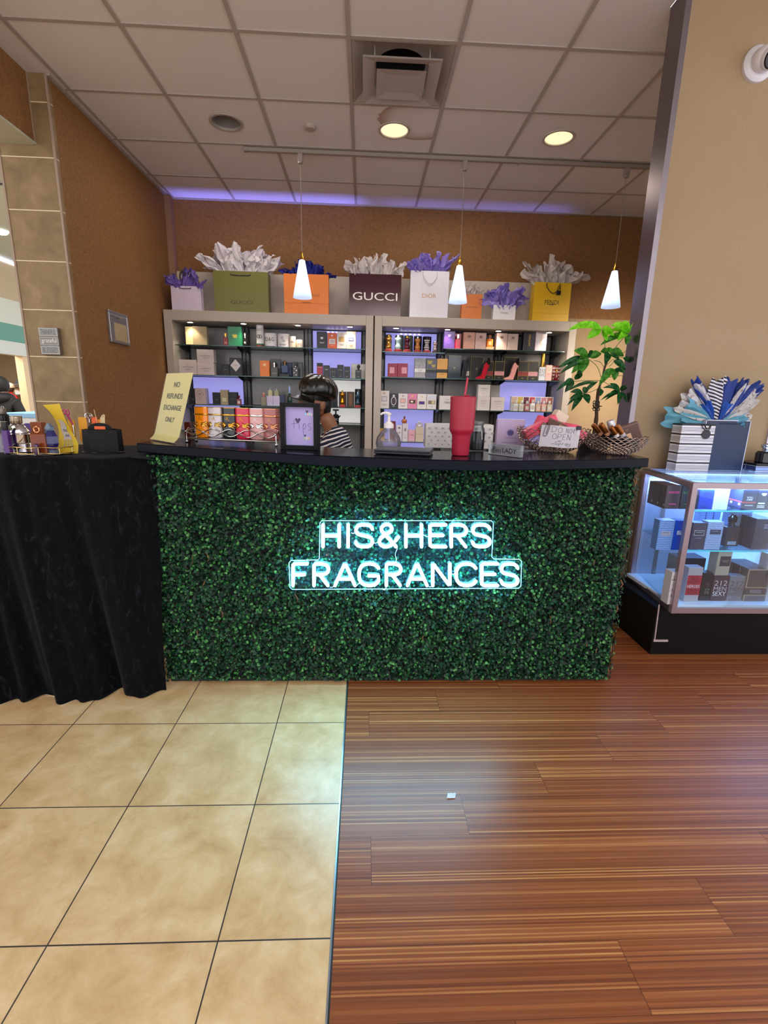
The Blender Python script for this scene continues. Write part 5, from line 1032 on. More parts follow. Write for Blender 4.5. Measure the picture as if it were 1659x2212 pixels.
# mason jar with dark contents
p = Vector(place(1033, 975)); t = thing('mason_jar', 'glass mason jar of dark beads with a pewter lid, right behind the tumbler', 'jar', (p.x+.0, p.y+.05, zc(p.x))); jh = .158
MB().lathe([(.034, 0), (.038, .004), (.040, .02), (.040, .095), (.034, .118), (.030, .124), (.030, .132)], 30, cap=False).build('glass_body', GL('#eef2f4', .9), t)
MB().lathe([(.033, .004), (.0375, .008), (.038, .09), (.03, .098), (.001, .1)], 30).build('dark_contents', M('#16161a', .35, var=.5), t)
MB().lathe([(.032, .130), (.033, .132), (.033, .147), (.031, .149), (.001, .149)], 30).build('screw_lid', M('#7d7c80', .4, .7), t)
MB().tube([(.015, -.036, .10), (.018, -.041, .06)], .002, 6).build('hanging_tag', M('#d8d8da', .3, .5), t)
# white dotted gift box
p = Vector(place(925, 971)); t = pbox('white gift box printed with faint dots, behind the tumbler', (919, 916.5, 1063, 972), zc(p.x), '#c6c2c0', Y=p.y+.09, d=.10, cat='gift box', name='gift_box', yaw=-.03, dec=[('o', -.45+.1*(i % 10)+(.04 if (i//10) % 2 else 0), .15+.17*(i//10), .012, .028, '#9a948e') for i in range(50)])
# pink perfume box on show, acrylic name block
p = Vector(place(1100, 968)); zb_ = zc(p.x); t = pbox('lilac patterned perfume box with a dark medallion, behind the acrylic name block', (1073, 907, 1130, 964), zb_+.01, '#b9a3c8', Y=p.y+.05, d=.055, yaw=-.12)
o_ = t; W0, H0 = [abs(at(1130, 964, y=p.y+.05).x-at(1073, 964, y=p.y+.05).x), frame_of((1073, 907, 1130, 964), zb_+.01, p.y+.05)[2]]
deco(o_, [('o', 0, .50, .11, .10, '#4b3f86'), ('t', 'AMOUAGE', 0, .30, .42, .05, '#6a5a9c'), ('t', 'REFLECTION', 0, .12, .56, .05, '#6a5a9c')], W0, H0, -.0275)
for k in range(12): MB().prism([(math.cos(k*PI/6)*W0*.10-math.sin(k*PI/6)*.003, H0*.5+math.sin(k*PI/6)*W0*.10+math.cos(k*PI/6)*.003), (math.cos(k*PI/6)*W0*.155, H0*.5+math.sin(k*PI/6)*W0*.155), (math.cos(k*PI/6)*W0*.10+math.sin(k*PI/6)*.003, H0*.5+math.sin(k*PI/6)*W0*.10-math.cos(k*PI/6)*.003)], -.0285, -.0275).build('medallion_petal', M('#4b3f86', .4), o_)
MB().tube([(-W0/2, -.0285, H0+.004), (W0/2, -.0285, H0+.002)], .0012, 5).build('cord_edge', M('#efe6ef', .4), o_)
box(-.07, .06, -.03, .03, 0, .01, .002).build('clear_riser', GL('#f4f4f8', .7, opac=.1), thing('acrylic_riser', 'thin clear riser under the lilac medallion box', 'riser', (p.x+.012, p.y+.085, zb_), -.12))
a, b = Vector(place(1054, 981)), Vector(place(1124, 990)); t = thing('name_block', 'clear acrylic block lettered in black brush script, on the counter', 'name plate', (a.x, a.y, zc(a.x)), math.atan2(b.y-a.y, b.x-a.x)); w = (b-a).length; h = .057
box(0, w, 0, .022, 0, h, .002).build('acrylic_block', GL('#eef3f5', .9, opac=.28, base='#b9bcc2'), t)
text(t, 'LADY', w*.66, h*.47, w*.42, h*.38, -.0006, M('#0d0d12', .4)); 
ink(t, [[(.1, 1), (.05, .5), (0, 0)], [(0, .95), (.5, 1.05), (.55, .7), (.1, .55)], [(.1, .55), (.6, .45), (.55, .05), (0, -.02)]], w*.15, h*.22, w*.11, h*.5, -.001, .0013, M('#0d0d12', .4), 'brush_letter')
for k, P in enumerate(([[(.5, .6), (.1, .4), (.2, 0), (.6, .1), (.6, .5), (.4, .6)]], [[(.7, .7), (.3, .6), (.5, .35), (.6, .1), (.1, -.05)]], [[(.7, .7), (.3, .6), (.5, .35), (.6, .1), (.1, -.05)]])): ink(t, P, w*(.25+.055*k), h*.25, w*.055, h*.42, -.001, .0011, M('#0d0d12', .4), 'brush_letter')
p = Vector(place(1141, 968)); MBt = thing('glass_dome', 'small clear glass dome between the name block and the wire basket', 'glass ornament', (p.x, p.y+.03, zc(p.x)))
MB().lathe([(.030, 0), (.032, .004), (.030, .025), (.018, .038), (.004, .043), (.001, .043)], 24).build('dome', GL('#f6f2f4', .9), MBt); MB().lathe([(.033, 0), (.033, .004), (.001, .0045)], 24).build('dome_base', GL('#e8e4e8', .8, opac=.2), MBt)
# wire baskets
WIRE = M('#8a766c', .3, .85, var=.2)
def basket(label, cx, cy, z, R, H, seed):
    t = thing('wire_basket', label, 'basket', (cx, cy, z)); rg = random.Random(seed); nr = 14; nw = 28
    for k in range(nr):
        f = (k+.5)/nr; a = f*PI/2*.93; r = R*(.30+.70*math.sin(a)); zz = .003+H*(1-math.cos(a))/(1-math.cos(PI/2*.93))*.98
        ph = (k % 2)*PI+.0; am = H/nr*.46; P = []
        for j in range(nw*6):
            q = 2*PI*j/(nw*6); s = math.sin(nw*q+ph); s = math.copysign(abs(s)**.6, s)
            P.append(((r+.35*am*s)*math.cos(q), (r+.35*am*s)*math.sin(q), zz+am*s+.001*math.sin(3*q+k)))
        MB().tube(P, .0021, 5, closed=True).build('wavy_wire', WIRE, t)
    for k in range(nw): a = 2*PI*k/nw; MB().tube([(math.cos(a)*R*.06, math.sin(a)*R*.06, .003), (math.cos(a)*R*.34, math.sin(a)*R*.34, .004)], .0015, 4).build('base_wire', WIRE, t)
    return t
c1 = Vector(place(1199, 977)); r1 = .5*(at(1281, 905, y=c1.y+.06).x-at(1130, 905, y=c1.y+.06).x); B1 = (c1.x, c1.y+.06, zc(c1.x)); H1 = .125
bk1 = basket('woven wire basket with a handwritten paper clipped on, left of two', *B1, r1, H1, 1)
c2 = Vector(place(1335, 982)); r2 = .5*(at(1404, 930, y=c2.y+.055).x-at(1274, 930, y=c2.y+.055).x); B2 = (c2.x, c2.y+.055, zc(c2.x)); H2 = .095
bk2 = basket('woven wire basket of dark bottles and brown cartons, right of two', *B2, r2, H2, 2)
def loose(label, ctr, size, rot, col, dec=(), name='small_box', cat='box', rough=.4, group=None, base=None):
    from mathutils import Euler
    t = thing(name, label, cat, tuple(Vector(base)+Vector(ctr)), 0, group); t.rotation_euler = Euler(rot)
    w, d, h = size; box(-w/2, w/2, -d/2, d/2, -h/2, h/2, .002).build('carton', M(col, rough), t)
    deco(t, [tuple([i[0]]+list(i[1:])) for i in dec], w, h, -d/2)
    return t
PK = '#dd4a6c'
loose('long hot pink box slanting out of the left basket', (-.080, -.02, .128), (.185, .055, .05), (0, -.52, .05), PK, [('p', .1, -.15, .2, .2, '#2a141c')], base=B1)
loose('hot pink box lying at the middle of the left basket', (-.01, .035, .135), (.15, .05, .05), (0, .42, .1), PK, base=B1)
loose('small hot pink box at the right side of the left basket', (.075, -.03, .126), (.095, .05, .045), (.1, .12, -.1), PK, [('p', .05, -.1, .35, .1, '#32161e')], base=B1)
loose('hot pink box tipping over the right rim of the left basket', (.098, -.050, .112), (.12, .045, .04), (.1, .42, -.15), PK, [('p', -.1, .0, .1, .2, '#32161e')], base=B1)
loose('brown carton with a tan label in the left basket', (.008, -.040, .134), (.125, .045, .05), (.25, .38, 0), '#6b4f46', [('p', -.05, -.35, .3, .35, '#b98a66'), ('l', .12, .15, .2, 3, '#7a5640')], base=B1)
loose('small brown carton at the left front of the left basket', (-.062, -.05, .122), (.06, .04, .04), (.2, .7, 0), '#75604f', base=B1)
loose('cream carton standing up behind in the left basket', (.045, .06, .165), (.075, .05, .085), (0, .5, .1), '#d3c2ad', base=B1)
loose('orange carton low in the middle of the left basket', (-.03, -.03, .085), (.09, .05, .04), (.1, .3, .2), '#d97a4a', base=B1)
# paper with clips
pa = [place(0, 0)]*0; yy = B1[1]-r1*1.0-.016
cor = [at(x, y, y=yy) for x, y in ((1173, 918), (1258, 923), (1251, 968.5), (1166, 965))]
t = thing('paper_note', 'white handwritten note not to open or spray, clipped to the left basket', 'note', tuple((cor[0]+cor[2])/2)); ct = (cor[0]+cor[2])/2
def nt(u, v):
    a = cor[0].lerp(cor[1], u); b = cor[3].lerp(cor[2], u); p = a.lerp(b, v)-ct; return (p.x, p.y-.008*math.sin(PI*u)+.03*abs(u-.5)**2*2+.004*v, p.z+.0015*math.sin(7*u))
MB().grid(nt, 14, 8).build('paper', M('#b9b3bb', .7, var=.03), t, smooth=60)
IN = M('#4d5a68', .5)
def wr_(s, u0, v0, uw, vh):
    A = {'D': [[(0, 0), (.05, 1)], [(-.1, .02), (.5, -.02), (.9, .35), (.6, .9), (-.1, 1)]], 'O': [[(.5, 0), (.08, .4), (.3, .95), (.8, .9), (.95, .4), (.55, 0)]], 'N': [[(.05, 1), (.1, 0)], [(.1, 0), (.8, 1)], [(.8, 1), (.9, 0)]], 't': [[(.5, 0), (.45, .8), (.7, 1)], [(.1, .5), (1, .4)]],
         'P': [[(.1, 0), (.08, 1)], [(.08, .05), (.8, .1), (.8, .5), (.1, .55)]], 'E': [[(.8, 0), (.15, .02)], [(.15, .02), (.1, 1)], [(.1, 1), (.85, .95)], [(.12, .5), (.7, .48)]], 'o': [[(.5, .35), (.15, .65), (.5, 1), (.85, .65), (.5, .35)]], 'r': [[(.2, .4), (.2, 1)], [(.2, .6), (.5, .4), (.8, .45)]],
         'S': [[(.9, .1), (.3, .05), (.1, .4), (.6, .55), (.9, .8), (.4, 1), (-.6, .75), (-1.2, .95)]], 'p': [[(.15, .4), (.12, 1.5)], [(.15, .5), (.7, .4), (.8, .8), (.15, .95)]], 'a': [[(.85, .45), (.3, .45), (.1, .8), (.5, 1), (.85, .6)], [(.85, .45), (.9, 1)]], 'y': [[(.1, .4), (.2, .85), (.8, .8)], [(.9, .4), (.8, 1.1), (.3, 1.5), (-.3, 1.2)]]}
    for k, ch in enumerate(s):
        if ch == ' ': continue
        for P in A[ch]:
            Q = []
            for a, b in smooth(P, 4):
                u = u0+uw*(k+a*.85)/len(s); v = v0+vh*b; q = nt(max(.02, min(.98, u)), max(.02, min(.98, v))); Q.append((q[0], q[1]-.0012, q[2]))
            MB().tube(Q, .0008, 4).build('handwriting', IN, t)
wr_('DO', .24, .06, .28, .24); wr_('NOt', .59, .08, .27, .22); wr_('OPEN', .27, .36, .50, .26); wr_('or', .43, .63, .1, .1); wr_('Spray', .36, .72, .42, .15)
def loc_(u, v, dy=-.006): q = nt(u, v); return (q[0], q[1]+dy, q[2])
MB().tube(smooth([loc_(.10, -.03), loc_(.17, .0), loc_(.13, .45), loc_(.085, .5), loc_(.055, .45), loc_(.09, .02), loc_(.14, .03), loc_(.11, .40)], 5), .0013, 6).build('paper_clip', M('#2a2a3c', .3, .6), t)
q = loc_(.92, .06); box(q[0]-.0125, q[0]+.0125, q[1]-.006, q[1]+.008, q[2]-.008, q[2]+.010, .002).build('binder_clip', M('#101016', .35), t)
MB().tube([(q[0]-.006, q[1]-.008, q[2]-.008), (q[0]-.009, q[1]-.009, q[2]-.034), (q[0]+.0, q[1]-.009, q[2]-.034), (q[0]-.002, q[1]-.008, q[2]-.008)], .001, 5).build('clip_handle', CHROME, t)
# contents of the right basket
def rolled(label, p0, p1, r, cols, group=None):
    a, b = Vector(p0)+Vector(B2), Vector(p1)+Vector(B2); d = b-a; L = d.length
    t = thing('slim_bottle', label, 'bottle', tuple(a), 0, group); t.rotation_euler = d.to_track_quat('Z', 'Y').to_euler()
    MB().lathe([(r*.8, 0), (r, .004), (r, L*.62)], 18).build('glass_body', M(cols[0], .3), t); MB().lathe([(r*1.01, L*.5), (r*1.01, L*.62)], 18, cap=False).build('pale_label', M(cols[1], .5), t)
    MB().lathe([(r*1.03, L*.62), (r*1.05, L*.64), (r*1.02, L*.9), (r*.9, L*.98), (r*.5, L), (.001, L)], 18).build('copper_cap', M(cols[2], .28, .85), t)
CP = '#8d5328'
rolled('dark slim bottle with a copper cap, leftmost in the right basket', (-.01, .03, .045), (-.118, .02, .150), .0135, ('#1e1d20', '#c98a6a', CP))
rolled('dark slim bottle with a copper cap, second from the left', (.01, .00, .045), (-.098, -.02, .155), .0145, ('#1e1d20', '#c98a6a', CP))
rolled('dark slim bottle with a white label below its copper cap', (.03, -.04, .045), (-.055, -.05, .143), .0135, ('#222126', '#d8d4d4', CP))
rolled('dark slim bottle with a grey label and copper cap, nearest the silver tube', (.06, -.05, .04), (-.028, -.055, .152), .0145, ('#26252a', '#a8a4aa', CP))
t = thing('silver_tube', 'silver capped tube slanting behind the dark bottles', 'tube', tuple(Vector(B2)+Vector((.03, .03, .04)))); t.rotation_euler = (Vector((-.02, .03, .17))-Vector((.03, .03, .04))).to_track_quat('Z', 'Y').to_euler()
MB().lathe([(.018, 0), (.019, .003), (.019, .10)], 20).build('tube_body', M('#b7b3b9', .35, .4), t); MB().lathe([(.0195, .10), (.02, .102), (.02, .138), (.018, .141), (.001, .142)], 20).build('tube_cap', M('#c4c1c6', .3, .5), t)
loose('black folded carton lying in the right basket', (.045, -.01, .075), (.14, .06, .04), (.1, .35, -.2), '#29272b', name='small_box', base=B2)
t = loose('brown open display carton leaning up at the right of the right basket', (.088, .0, .105), (.085, .05, .11), (0, -.42, -.25), '#6e4a42', [('p', -.42, -.4, .42, .42, '#4c2e28'), ('p', -.42, -.3, -.1, .1, '#c9a07a'), ('l', -.25, .3, .2, 2, '#8a6a56')], base=B2)
# ================================================================ money tree behind the counter
plant = thing('potted_money_tree', 'money tree with glossy green leaves standing at the right end of the counter', 'potted plant', (1.335, 2.77, 1.245)); PY = 2.77; TPn = Matrix.Translation((-1.335, -PY, -1.245))
pt = lambda x, y, dy=0: at(x, y, y=PY+dy)
MB().lathe([(.055, 0), (.075, .01), (.085, .12), (.09, .125), (.09, .14), (.08, .14), (.078, .12), (.001, .118)], 30).build('pot', M('#2a2422', .4), plant); MB().lathe([(.001, .122), (.077, .118)], 24).build('soil', M('#2a1d14', .9, var=.4), plant)
tk = [pt(1287, 962), pt(1288, 905), pt(1289, 880), pt(1293, 843), pt(1301, 818), pt(1306, 795), pt(1311, 782)]; tk[0] = Vector((1.335, PY, 1.355))
MB().tube([tuple(p) for p in smooth([tuple(q) for q in tk], 4)], [.012]*5+[.010]*8+[.006]*12, 8, T=TPn).build('trunk', M('#3b2a1c', .8, var=.3), plant)
tie = MB()
for k in range(4): tie.tube([tuple(pt(1288+7*math.cos(a*PI/8+k), 884-k*5+3*math.sin(a*PI/4), .02*math.sin(a*PI/8+k))) for a in range(17)], .0025, 5, T=TPn)
tie.tube([tuple(pt(1279, 882)), tuple(pt(1300, 877))], .003, 5, T=TPn); tie.build('twine_tie', M('#1a120e', .8), plant)
LD, LM_, L_LIT = m_leaf('#133a1c', '#1c4d25', '#2c6330', 'plant_leaf_dark', .30, .25), m_leaf('#2c6a1e', '#3c8024', '#549a2e', 'plant_leaf_mid', .45, .3), m_leaf('#6fd41c', '#84e628', '#a0f23c', 'plant_leaf_lit', .55, .3)  # brightest greens paint lamp light shining through the top leaves
VE = M('#4a7a2c', .5)
def leaf(b, tp_, w, m, dy0=0, dy1=0, droop=.12):
    A, B = pt(*b, dy0), pt(*tp_, dy1); d = B-A; L = d.length; dn = d.normalized(); W = w/370; face = Vector((.1, -1, .25)); s = dn.cross(face).normalized(); n = s.cross(dn).normalized()
    mb = MB(); g = []
    for i in range(9):
        f = i/8; wd = W*.5*math.sin(PI*f**.85)**.8 if 0 < f < 1 else .0005; c = A+d*f+Vector((0, 0, droop*L*math.sin(PI*f)*.9))
        g.append((c-s*wd+n*wd*.22, c-s*wd*.5+n*wd*.02, c-n*.0005, c+s*wd*.5+n*wd*.02, c+s*wd+n*wd*.22))
    vs = [tuple(p) for r in g for p in r]; fs = [(i*5+k, i*5+k+1, (i+1)*5+k+1, (i+1)*5+k) for i in range(8) for k in range(4)]
    mb.add(vs, fs, TPn); lf = mb.build('leaf', m, plant, smooth=60)
    MB().tube([tuple(g[i][2]-n*.001) for i in range(9)], [.0011]*5+[.0007]*4, 4, T=TPn).build('midrib', VE, lf)
def petiole(P): MB().tube([tuple(pt(*q)) for q in smooth(P, 4)], .0016, 5, T=TPn).build('petiole', M('#3f5a2a', .6), plant)
petiole([(1308, 790), (1307, 765), (1306, 740), (1302, 714)]); petiole([(1310, 784), (1330, 750), (1356, 720)]); petiole([(1298, 815), (1290, 792), (1272, 776)]); petiole([(1306, 795), (1296, 782), (1283, 779)])
petiole([(1312, 788), (1325, 776), (1346, 772)]); petiole([(1316, 792), (1340, 768), (1362, 750)]); petiole([(1300, 822), (1265, 822), (1240, 824)]); petiole([(1299, 836), (1278, 846), (1260, 851)]); petiole([(1303, 824), (1325, 836), (1339, 845)]); petiole([(1305, 818), (1330, 812), (1352, 812)])
for b, e_, w, m in (((1300, 711), (1227, 713), 15, L_LIT), ((1299, 712), (1268, 732), 17, L_LIT), ((1301, 713), (1311, 737), 15, L_LIT), ((1302, 712), (1327, 726), 16, L_LIT), ((1300, 710), (1317, 716), 14, L_LIT), ((1300, 711), (1256, 701), 13, L_LIT),
                    ((1358, 719), (1320, 703), 15, L_LIT), ((1358, 718), (1345, 694), 17, L_LIT), ((1356, 720), (1318, 714), 12, L_LIT), ((1357, 721), (1333, 736), 14, L_LIT), ((1359, 719), (1366, 700), 14, L_LIT), ((1355, 722), (1296, 746), 13, LM_), ((1358, 722), (1352, 745), 15, LM_),
                    ((1272, 774), (1240, 757), 18, LM_), ((1272, 774), (1205, 795), 13, LD), ((1271, 775), (1209, 808), 11, LD), ((1270, 775), (1249, 782), 20, LM_), ((1271, 776), (1234, 807), 15, LM_), ((1272, 776), (1245, 815), 17, LM_), ((1273, 773), (1274, 757), 16, LD), ((1274, 772), (1299, 764), 16, LM_), ((1246, 812), (1258, 806), 12, LD), ((1242, 820), (1258, 807), 13, LD),
                    ((1315, 762), (1297, 760), 14, LM_), ((1315, 762), (1306, 787), 17, LD), ((1314, 760), (1322, 752), 14, LM_), ((1316, 761), (1348, 769), 19, LM_), ((1318, 766), (1338, 777), 10, LD),
                    ((1325, 779), (1352, 800), 16, LD), ((1346, 773), (1366, 786), 12, LD), ((1325, 796), (1293, 833), 16, LM_), ((1325, 796), (1302, 822), 13, LM_), ((1327, 797), (1327, 822), 18, LM_), ((1328, 797), (1350, 806), 11, LD),
                    ((1241, 824), (1218, 828), 13, LD), ((1240, 824), (1220, 848), 13, LD), ((1240, 825), (1200, 846), 9, LD), ((1290, 826), (1225, 845), 7, LD),
                    ((1260, 851), (1232, 847), 11, LD), ((1261, 850), (1266, 836), 14, LD), ((1261, 851), (1272, 872), 17, LD), ((1258, 853), (1230, 862), 8, LD), ((1257, 854), (1225, 876), 9, LD), ((1258, 853), (1234, 888), 13, LD), ((1261, 849), (1292, 824), 8, LD),
                    ((1339, 845), (1317, 828), 10, LD), ((1339, 846), (1302, 838), 8, LD), ((1339, 846), (1314, 855), 11, LD), ((1340, 847), (1334, 874), 12, LD), ((1341, 847), (1354, 870), 9, LD), ((1341, 845), (1350, 832), 12, LD), ((1338, 847), (1307, 865), 7, LD), ((1338, 848), (1297, 865), 6, LD), ((1299, 840), (1296, 856), 12, LD), ((1340, 844), (1356, 838), 10, LD)):
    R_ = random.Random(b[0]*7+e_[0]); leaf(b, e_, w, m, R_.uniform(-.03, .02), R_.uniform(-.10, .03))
# ================================================================ the seated attendant
per = thing('person', 'seated person in a black leather cap and striped top, head bent behind the counter', 'person', (-.40, 2.92, 0))
PYp = 3.0; pv = lambda x, y, dy=0: at(x, y, y=PYp+dy)-Vector((-.40, 2.92, 0))
def skin(name, V_, E_, R_, mat, sub=2, parent=per, root=0):
    me = bpy.data.meshes.new(name); me.from_pydata([tuple(v) for v in V_], E_, []); o = bpy.data.objects.new(name, me); COL.objects.link(o)
    sk = o.modifiers.new('skin', 'SKIN'); sk.use_smooth_shade = True
    for i, r in enumerate(R_): me.skin_vertices[0].data[i].radius = (r, r) if not isinstance(r, tuple) else r
    me.skin_vertices[0].data[root].use_root = True
    sb_ = o.modifiers.new('sub', 'SUBSURF'); sb_.levels = sub; sb_.render_levels = sub
    bpy.context.view_layer.update(); nm = bpy.data.meshes.new_from_object(o.evaluated_get(bpy.context.evaluated_depsgraph_get()))
    bpy.data.objects.remove(o); nm.name = name; nm.materials.clear(); nm.materials.append(mat)
    nm.polygons.foreach_set('use_smooth', [True]*len(nm.polygons))
    o = bpy.data.objects.new(name, nm); COL.objects.link(o); o.parent = parent; return o
SK = M('#8a5a40', .5, var=.08)
# facing -x, trunk leaning forward; joints in local metres
pel = Vector((.14, .06, .66)); chest = pv(733, 968)+Vector((0, .03, 0)); nb = pv(717, 927); hd = pv(694, 880)
shn, shf = pv(729, 944, -.13), pv(722, 940, .17)
eln, elf = Vector((-.12+.06, -.10, .99)), Vector((-.08, .26, .99)); wn_, wf = Vector((-.26, -.07, .965)), Vector((-.26, .20, .965))
Vs = [pel, pel.lerp(chest, .5)+Vector((.02, 0, 0)), chest, nb, nb.lerp(hd, .75), shn, eln, wn_, shf, elf, wf]; Es = [(0, 1), (1, 2), (2, 3), (3, 4), (2, 5), (5, 6), (6, 7), (2, 8), (8, 9), (9, 10)]; Rs = [.13, .115, .12, .050, .046, .055, .038, .024, .055, .038, .024]
for wi, sy in ((7, 1), (10, -1)):     # palm, four fingers and a thumb on each hand, resting on the ledge
    w0 = Vs[wi]; i0 = len(Vs); Vs.append(w0+Vector((-.055, 0, -.012))); Rs.append((.036, .015)); Es.append((wi, i0))
    for q in range(4):
        oy = (q-1.5)*.021; L = (.062, .072, .068, .055)[q]; i = len(Vs)
        Vs += [w0+Vector((-.090, oy, -.012)), w0+Vector((-.090-L*.55, oy*1.1, -.008)), w0+Vector((-.090-L, oy*1.15, -.022))]; Rs += [.0095, .0088, .007]; Es += [(i0, i), (i, i+1), (i+1, i+2)]
    i = len(Vs); Vs += [w0+Vector((-.045, sy*.040, -.012)), w0+Vector((-.085, sy*.058, -.018))]; Rs += [.011, .0085]; Es += [(i0, i), (i, i+1)]
i = len(Vs); pb = 0
for s, y in ((1, -.05), (-1, .16)):
    i = len(Vs); Vs += [pel+Vector((-.05, y-.06+.0, -.03)), pel+Vector((-.42, y-.06, -.02)), pel+Vector((-.40, y-.06, -.50)), pel+Vector((-.43, y-.06, -.58)), pel+Vector((-.55, y-.06, -.62))]; Rs += [.085, .06, .042, .04, .03]; Es += [(0, i), (i, i+1), (i+1, i+2), (i+2, i+3), (i+3, i+4)]
skin('body', Vs, Es, Rs, SK)
# head with face, tilted down towards the ledge
CMx = Matrix.Translation(pv(683, 845)) @ Matrix.Rotation(.26, 4, 'Y') @ Matrix.Rotation(.70, 4, 'Z') @ Matrix.Rotation(-.10, 4, 'Y'); HM = CMx @ Matrix.Translation((.004, 0, -.062))
hm = MB()
def hf(u, v):
    a = 2*PI*u; b = PI*v; x, y, z = math.sin(b)*math.cos(a), math.sin(b)*math.sin(a), math.cos(b)
    X = x*.098; Y = y*.077; Z = z*.118
    if z < 0: X *= 1-.30*z*z if x < 0 else 1-.45*z*z; Y *= 1-.38*z*z
    f = max(0, -x)
    X -= .020*math.exp(-((y/.16)**2+((z+.12)/.16)**2))*f; X += .008*math.exp(-(((abs(y)-.38)/.16)**2+((z-.05)/.1)**2))*f
    X -= .007*math.exp(-((y/.3)**2+((z+.45)/.08)**2))*f; X -= .006*math.exp(-((y/.3)**2+((z+.85)/.2)**2))*f
    return (X, Y, Z)
hm.grid(hf, 49, 33, T=HM); hm.build('head', SK, per, smooth=180)
for s in (-1, 1):
    MB().ball((-.083, s*.030, .008), .012, 12, T=HM).build('eye', M('#e8e0d8', .2), per); MB().ball((-.0925, s*.030, .005), .0055, 8, T=HM).build('iris', M('#2a1810', .2), per)
    MB().ball((.008, s*.078, -.01), .03, 12, sx=.6, sy=.25, T=HM).build('ear', SK, per)
MB().ball((-.098, 0, -.054), .016, 10, sx=.4, sy=1.3, sz=.45, T=HM).build('lips', M('#7a3f38', .4), per)
HR = M('#17120f', .6)
hr = MB(); hr.ball((.040, 0, -.004), .086, 20, sx=.72, sy=.93, sz=.80, T=HM)
for k in range(26):
    a = random.uniform(-1.3, 1.3); hr.tube([tuple(Vector((.085*math.cos(a)+.014, .078*math.sin(a), .0))), tuple(Vector((.090*math.cos(a)+.014, .078*math.sin(a), -.04))), tuple(Vector((.078*math.cos(a)+.016, .062*math.sin(a), -.066+random.uniform(-.008, .008))))], .007, 5, T=HM)
hr.build('hair', HR, per)
# leather newsboy cap: puffed panels, band, visor
LE = M('#12120d', .24, spec=.5, var=.2)
def cf(u, v):
    a = 2*PI*u; fold = .9*abs(math.sin(4*a))**.45-.9
    b = PI*(.02+.66*v); r = math.sin(b)**.8; z = math.cos(b)
    pl = 1+.075*fold*math.sin(PI*min(1, v*1.1)); sag = .010*math.sin(3*a+1)*r
    tuck = 1 if v < .82 else 1-.32*((v-.82)/.18)**1.2
    return ((.122*r*math.cos(a)*tuck+.016)*pl, .118*r*math.sin(a)*tuck*pl, .088*z*pl+.010+sag)
MB().grid(cf, 129, 30, T=CMx).build('cap_crown', LE, per, smooth=180)
MB().ball((.016, 0, .098), .009, 10, sz=.5, T=CMx).build('cap_button', LE, per)
MB().lathe([(.090, -.046), (.094, -.044), (.096, -.016), (.090, -.012)], 40, sy=.90, cx=.002, T=CMx, cap=False).build('cap_band', LE, per)
def vf(u, v):
    a = PI+(u-.5)*2.0; r = .090+.080*v*math.cos((u-.5)*2.1); return (r*math.cos(a)*1.0, r*math.sin(a)*.92, -.036-.022*v-.014*(2*u-1)**2)
mv = MB().grid(vf, 25, 9, T=CMx); vz = mv.build('visor', LE, per, smooth=60); md = vz.modifiers.new('thick', 'SOLIDIFY'); md.thickness = .004
# striped top and dark trousers
SH = newmat('striped_jersey'); smt, st_, sp_ = SH; tc0 = st_.add('ShaderNodeTexCoord').outputs['Object']; s3 = st_.add('ShaderNodeSeparateXYZ', iVector=tc0)
wv_ = st_.math('ADD', st_.math('ADD', st_.math('MULTIPLY', s3.outputs[2], 1), st_.math('MULTIPLY', s3.outputs[0], -.33)), st_.math('MULTIPLY', st_.noise(tc0, 9, 2), .03))
st_.l.new(st_.mix(st_.math('LESS_THAN', st_.math('FRACT', st_.math('DIVIDE', wv_, .0215)), .36), '#141633', '#e2dcda'), sp_.inputs['Base Color']); sp_.inputs['Roughness'].default_value = .8
skin('striped_top', [pel+Vector((.0, 0, .02)), pel.lerp(chest, .5)+Vector((.03, 0, 0)), chest+Vector((.012, -.02, .0)), nb+Vector((.018, 0, -.03)), shn+Vector((.01, 0, 0)), eln, eln.lerp(wn_, .75), shf, elf, elf.lerp(wf, .75)], [(0, 1), (1, 2), (2, 3), (2, 4), (4, 5), (5, 6), (2, 7), (7, 8), (8, 9)], [.15, .135, .135, .058, .078, .055, .042, .075, .055, .042], smt)
skin('trousers', [pel]+[pel+Vector(q) for y in (-.05, .16) for q in ((-.05, y-.06, -.03), (-.42, y-.06, -.02), (-.40, y-.06, -.48))], [(0, 1), (1, 2), (2, 3), (0, 4), (4, 5), (5, 6)], [.145, .1, .075, .055, .1, .075, .055], M('#1c1d24', .8))
stl = thing('stool', 'black stool under the seated person behind the counter', 'stool', (-.26, 2.98, 0))
MB().lathe([(.17, .50), (.185, .51), (.185, .54), (.17, .555), (.001, .557)], 28).build('seat', M('#1b1b1d', .5), stl)
for k in range(4): a = PI/4+k*PI/2; MB().tube([(math.cos(a)*.11, math.sin(a)*.11, .5), (math.cos(a)*.2, math.sin(a)*.2, 0)], .012, 8).build('leg', CHROME, stl)
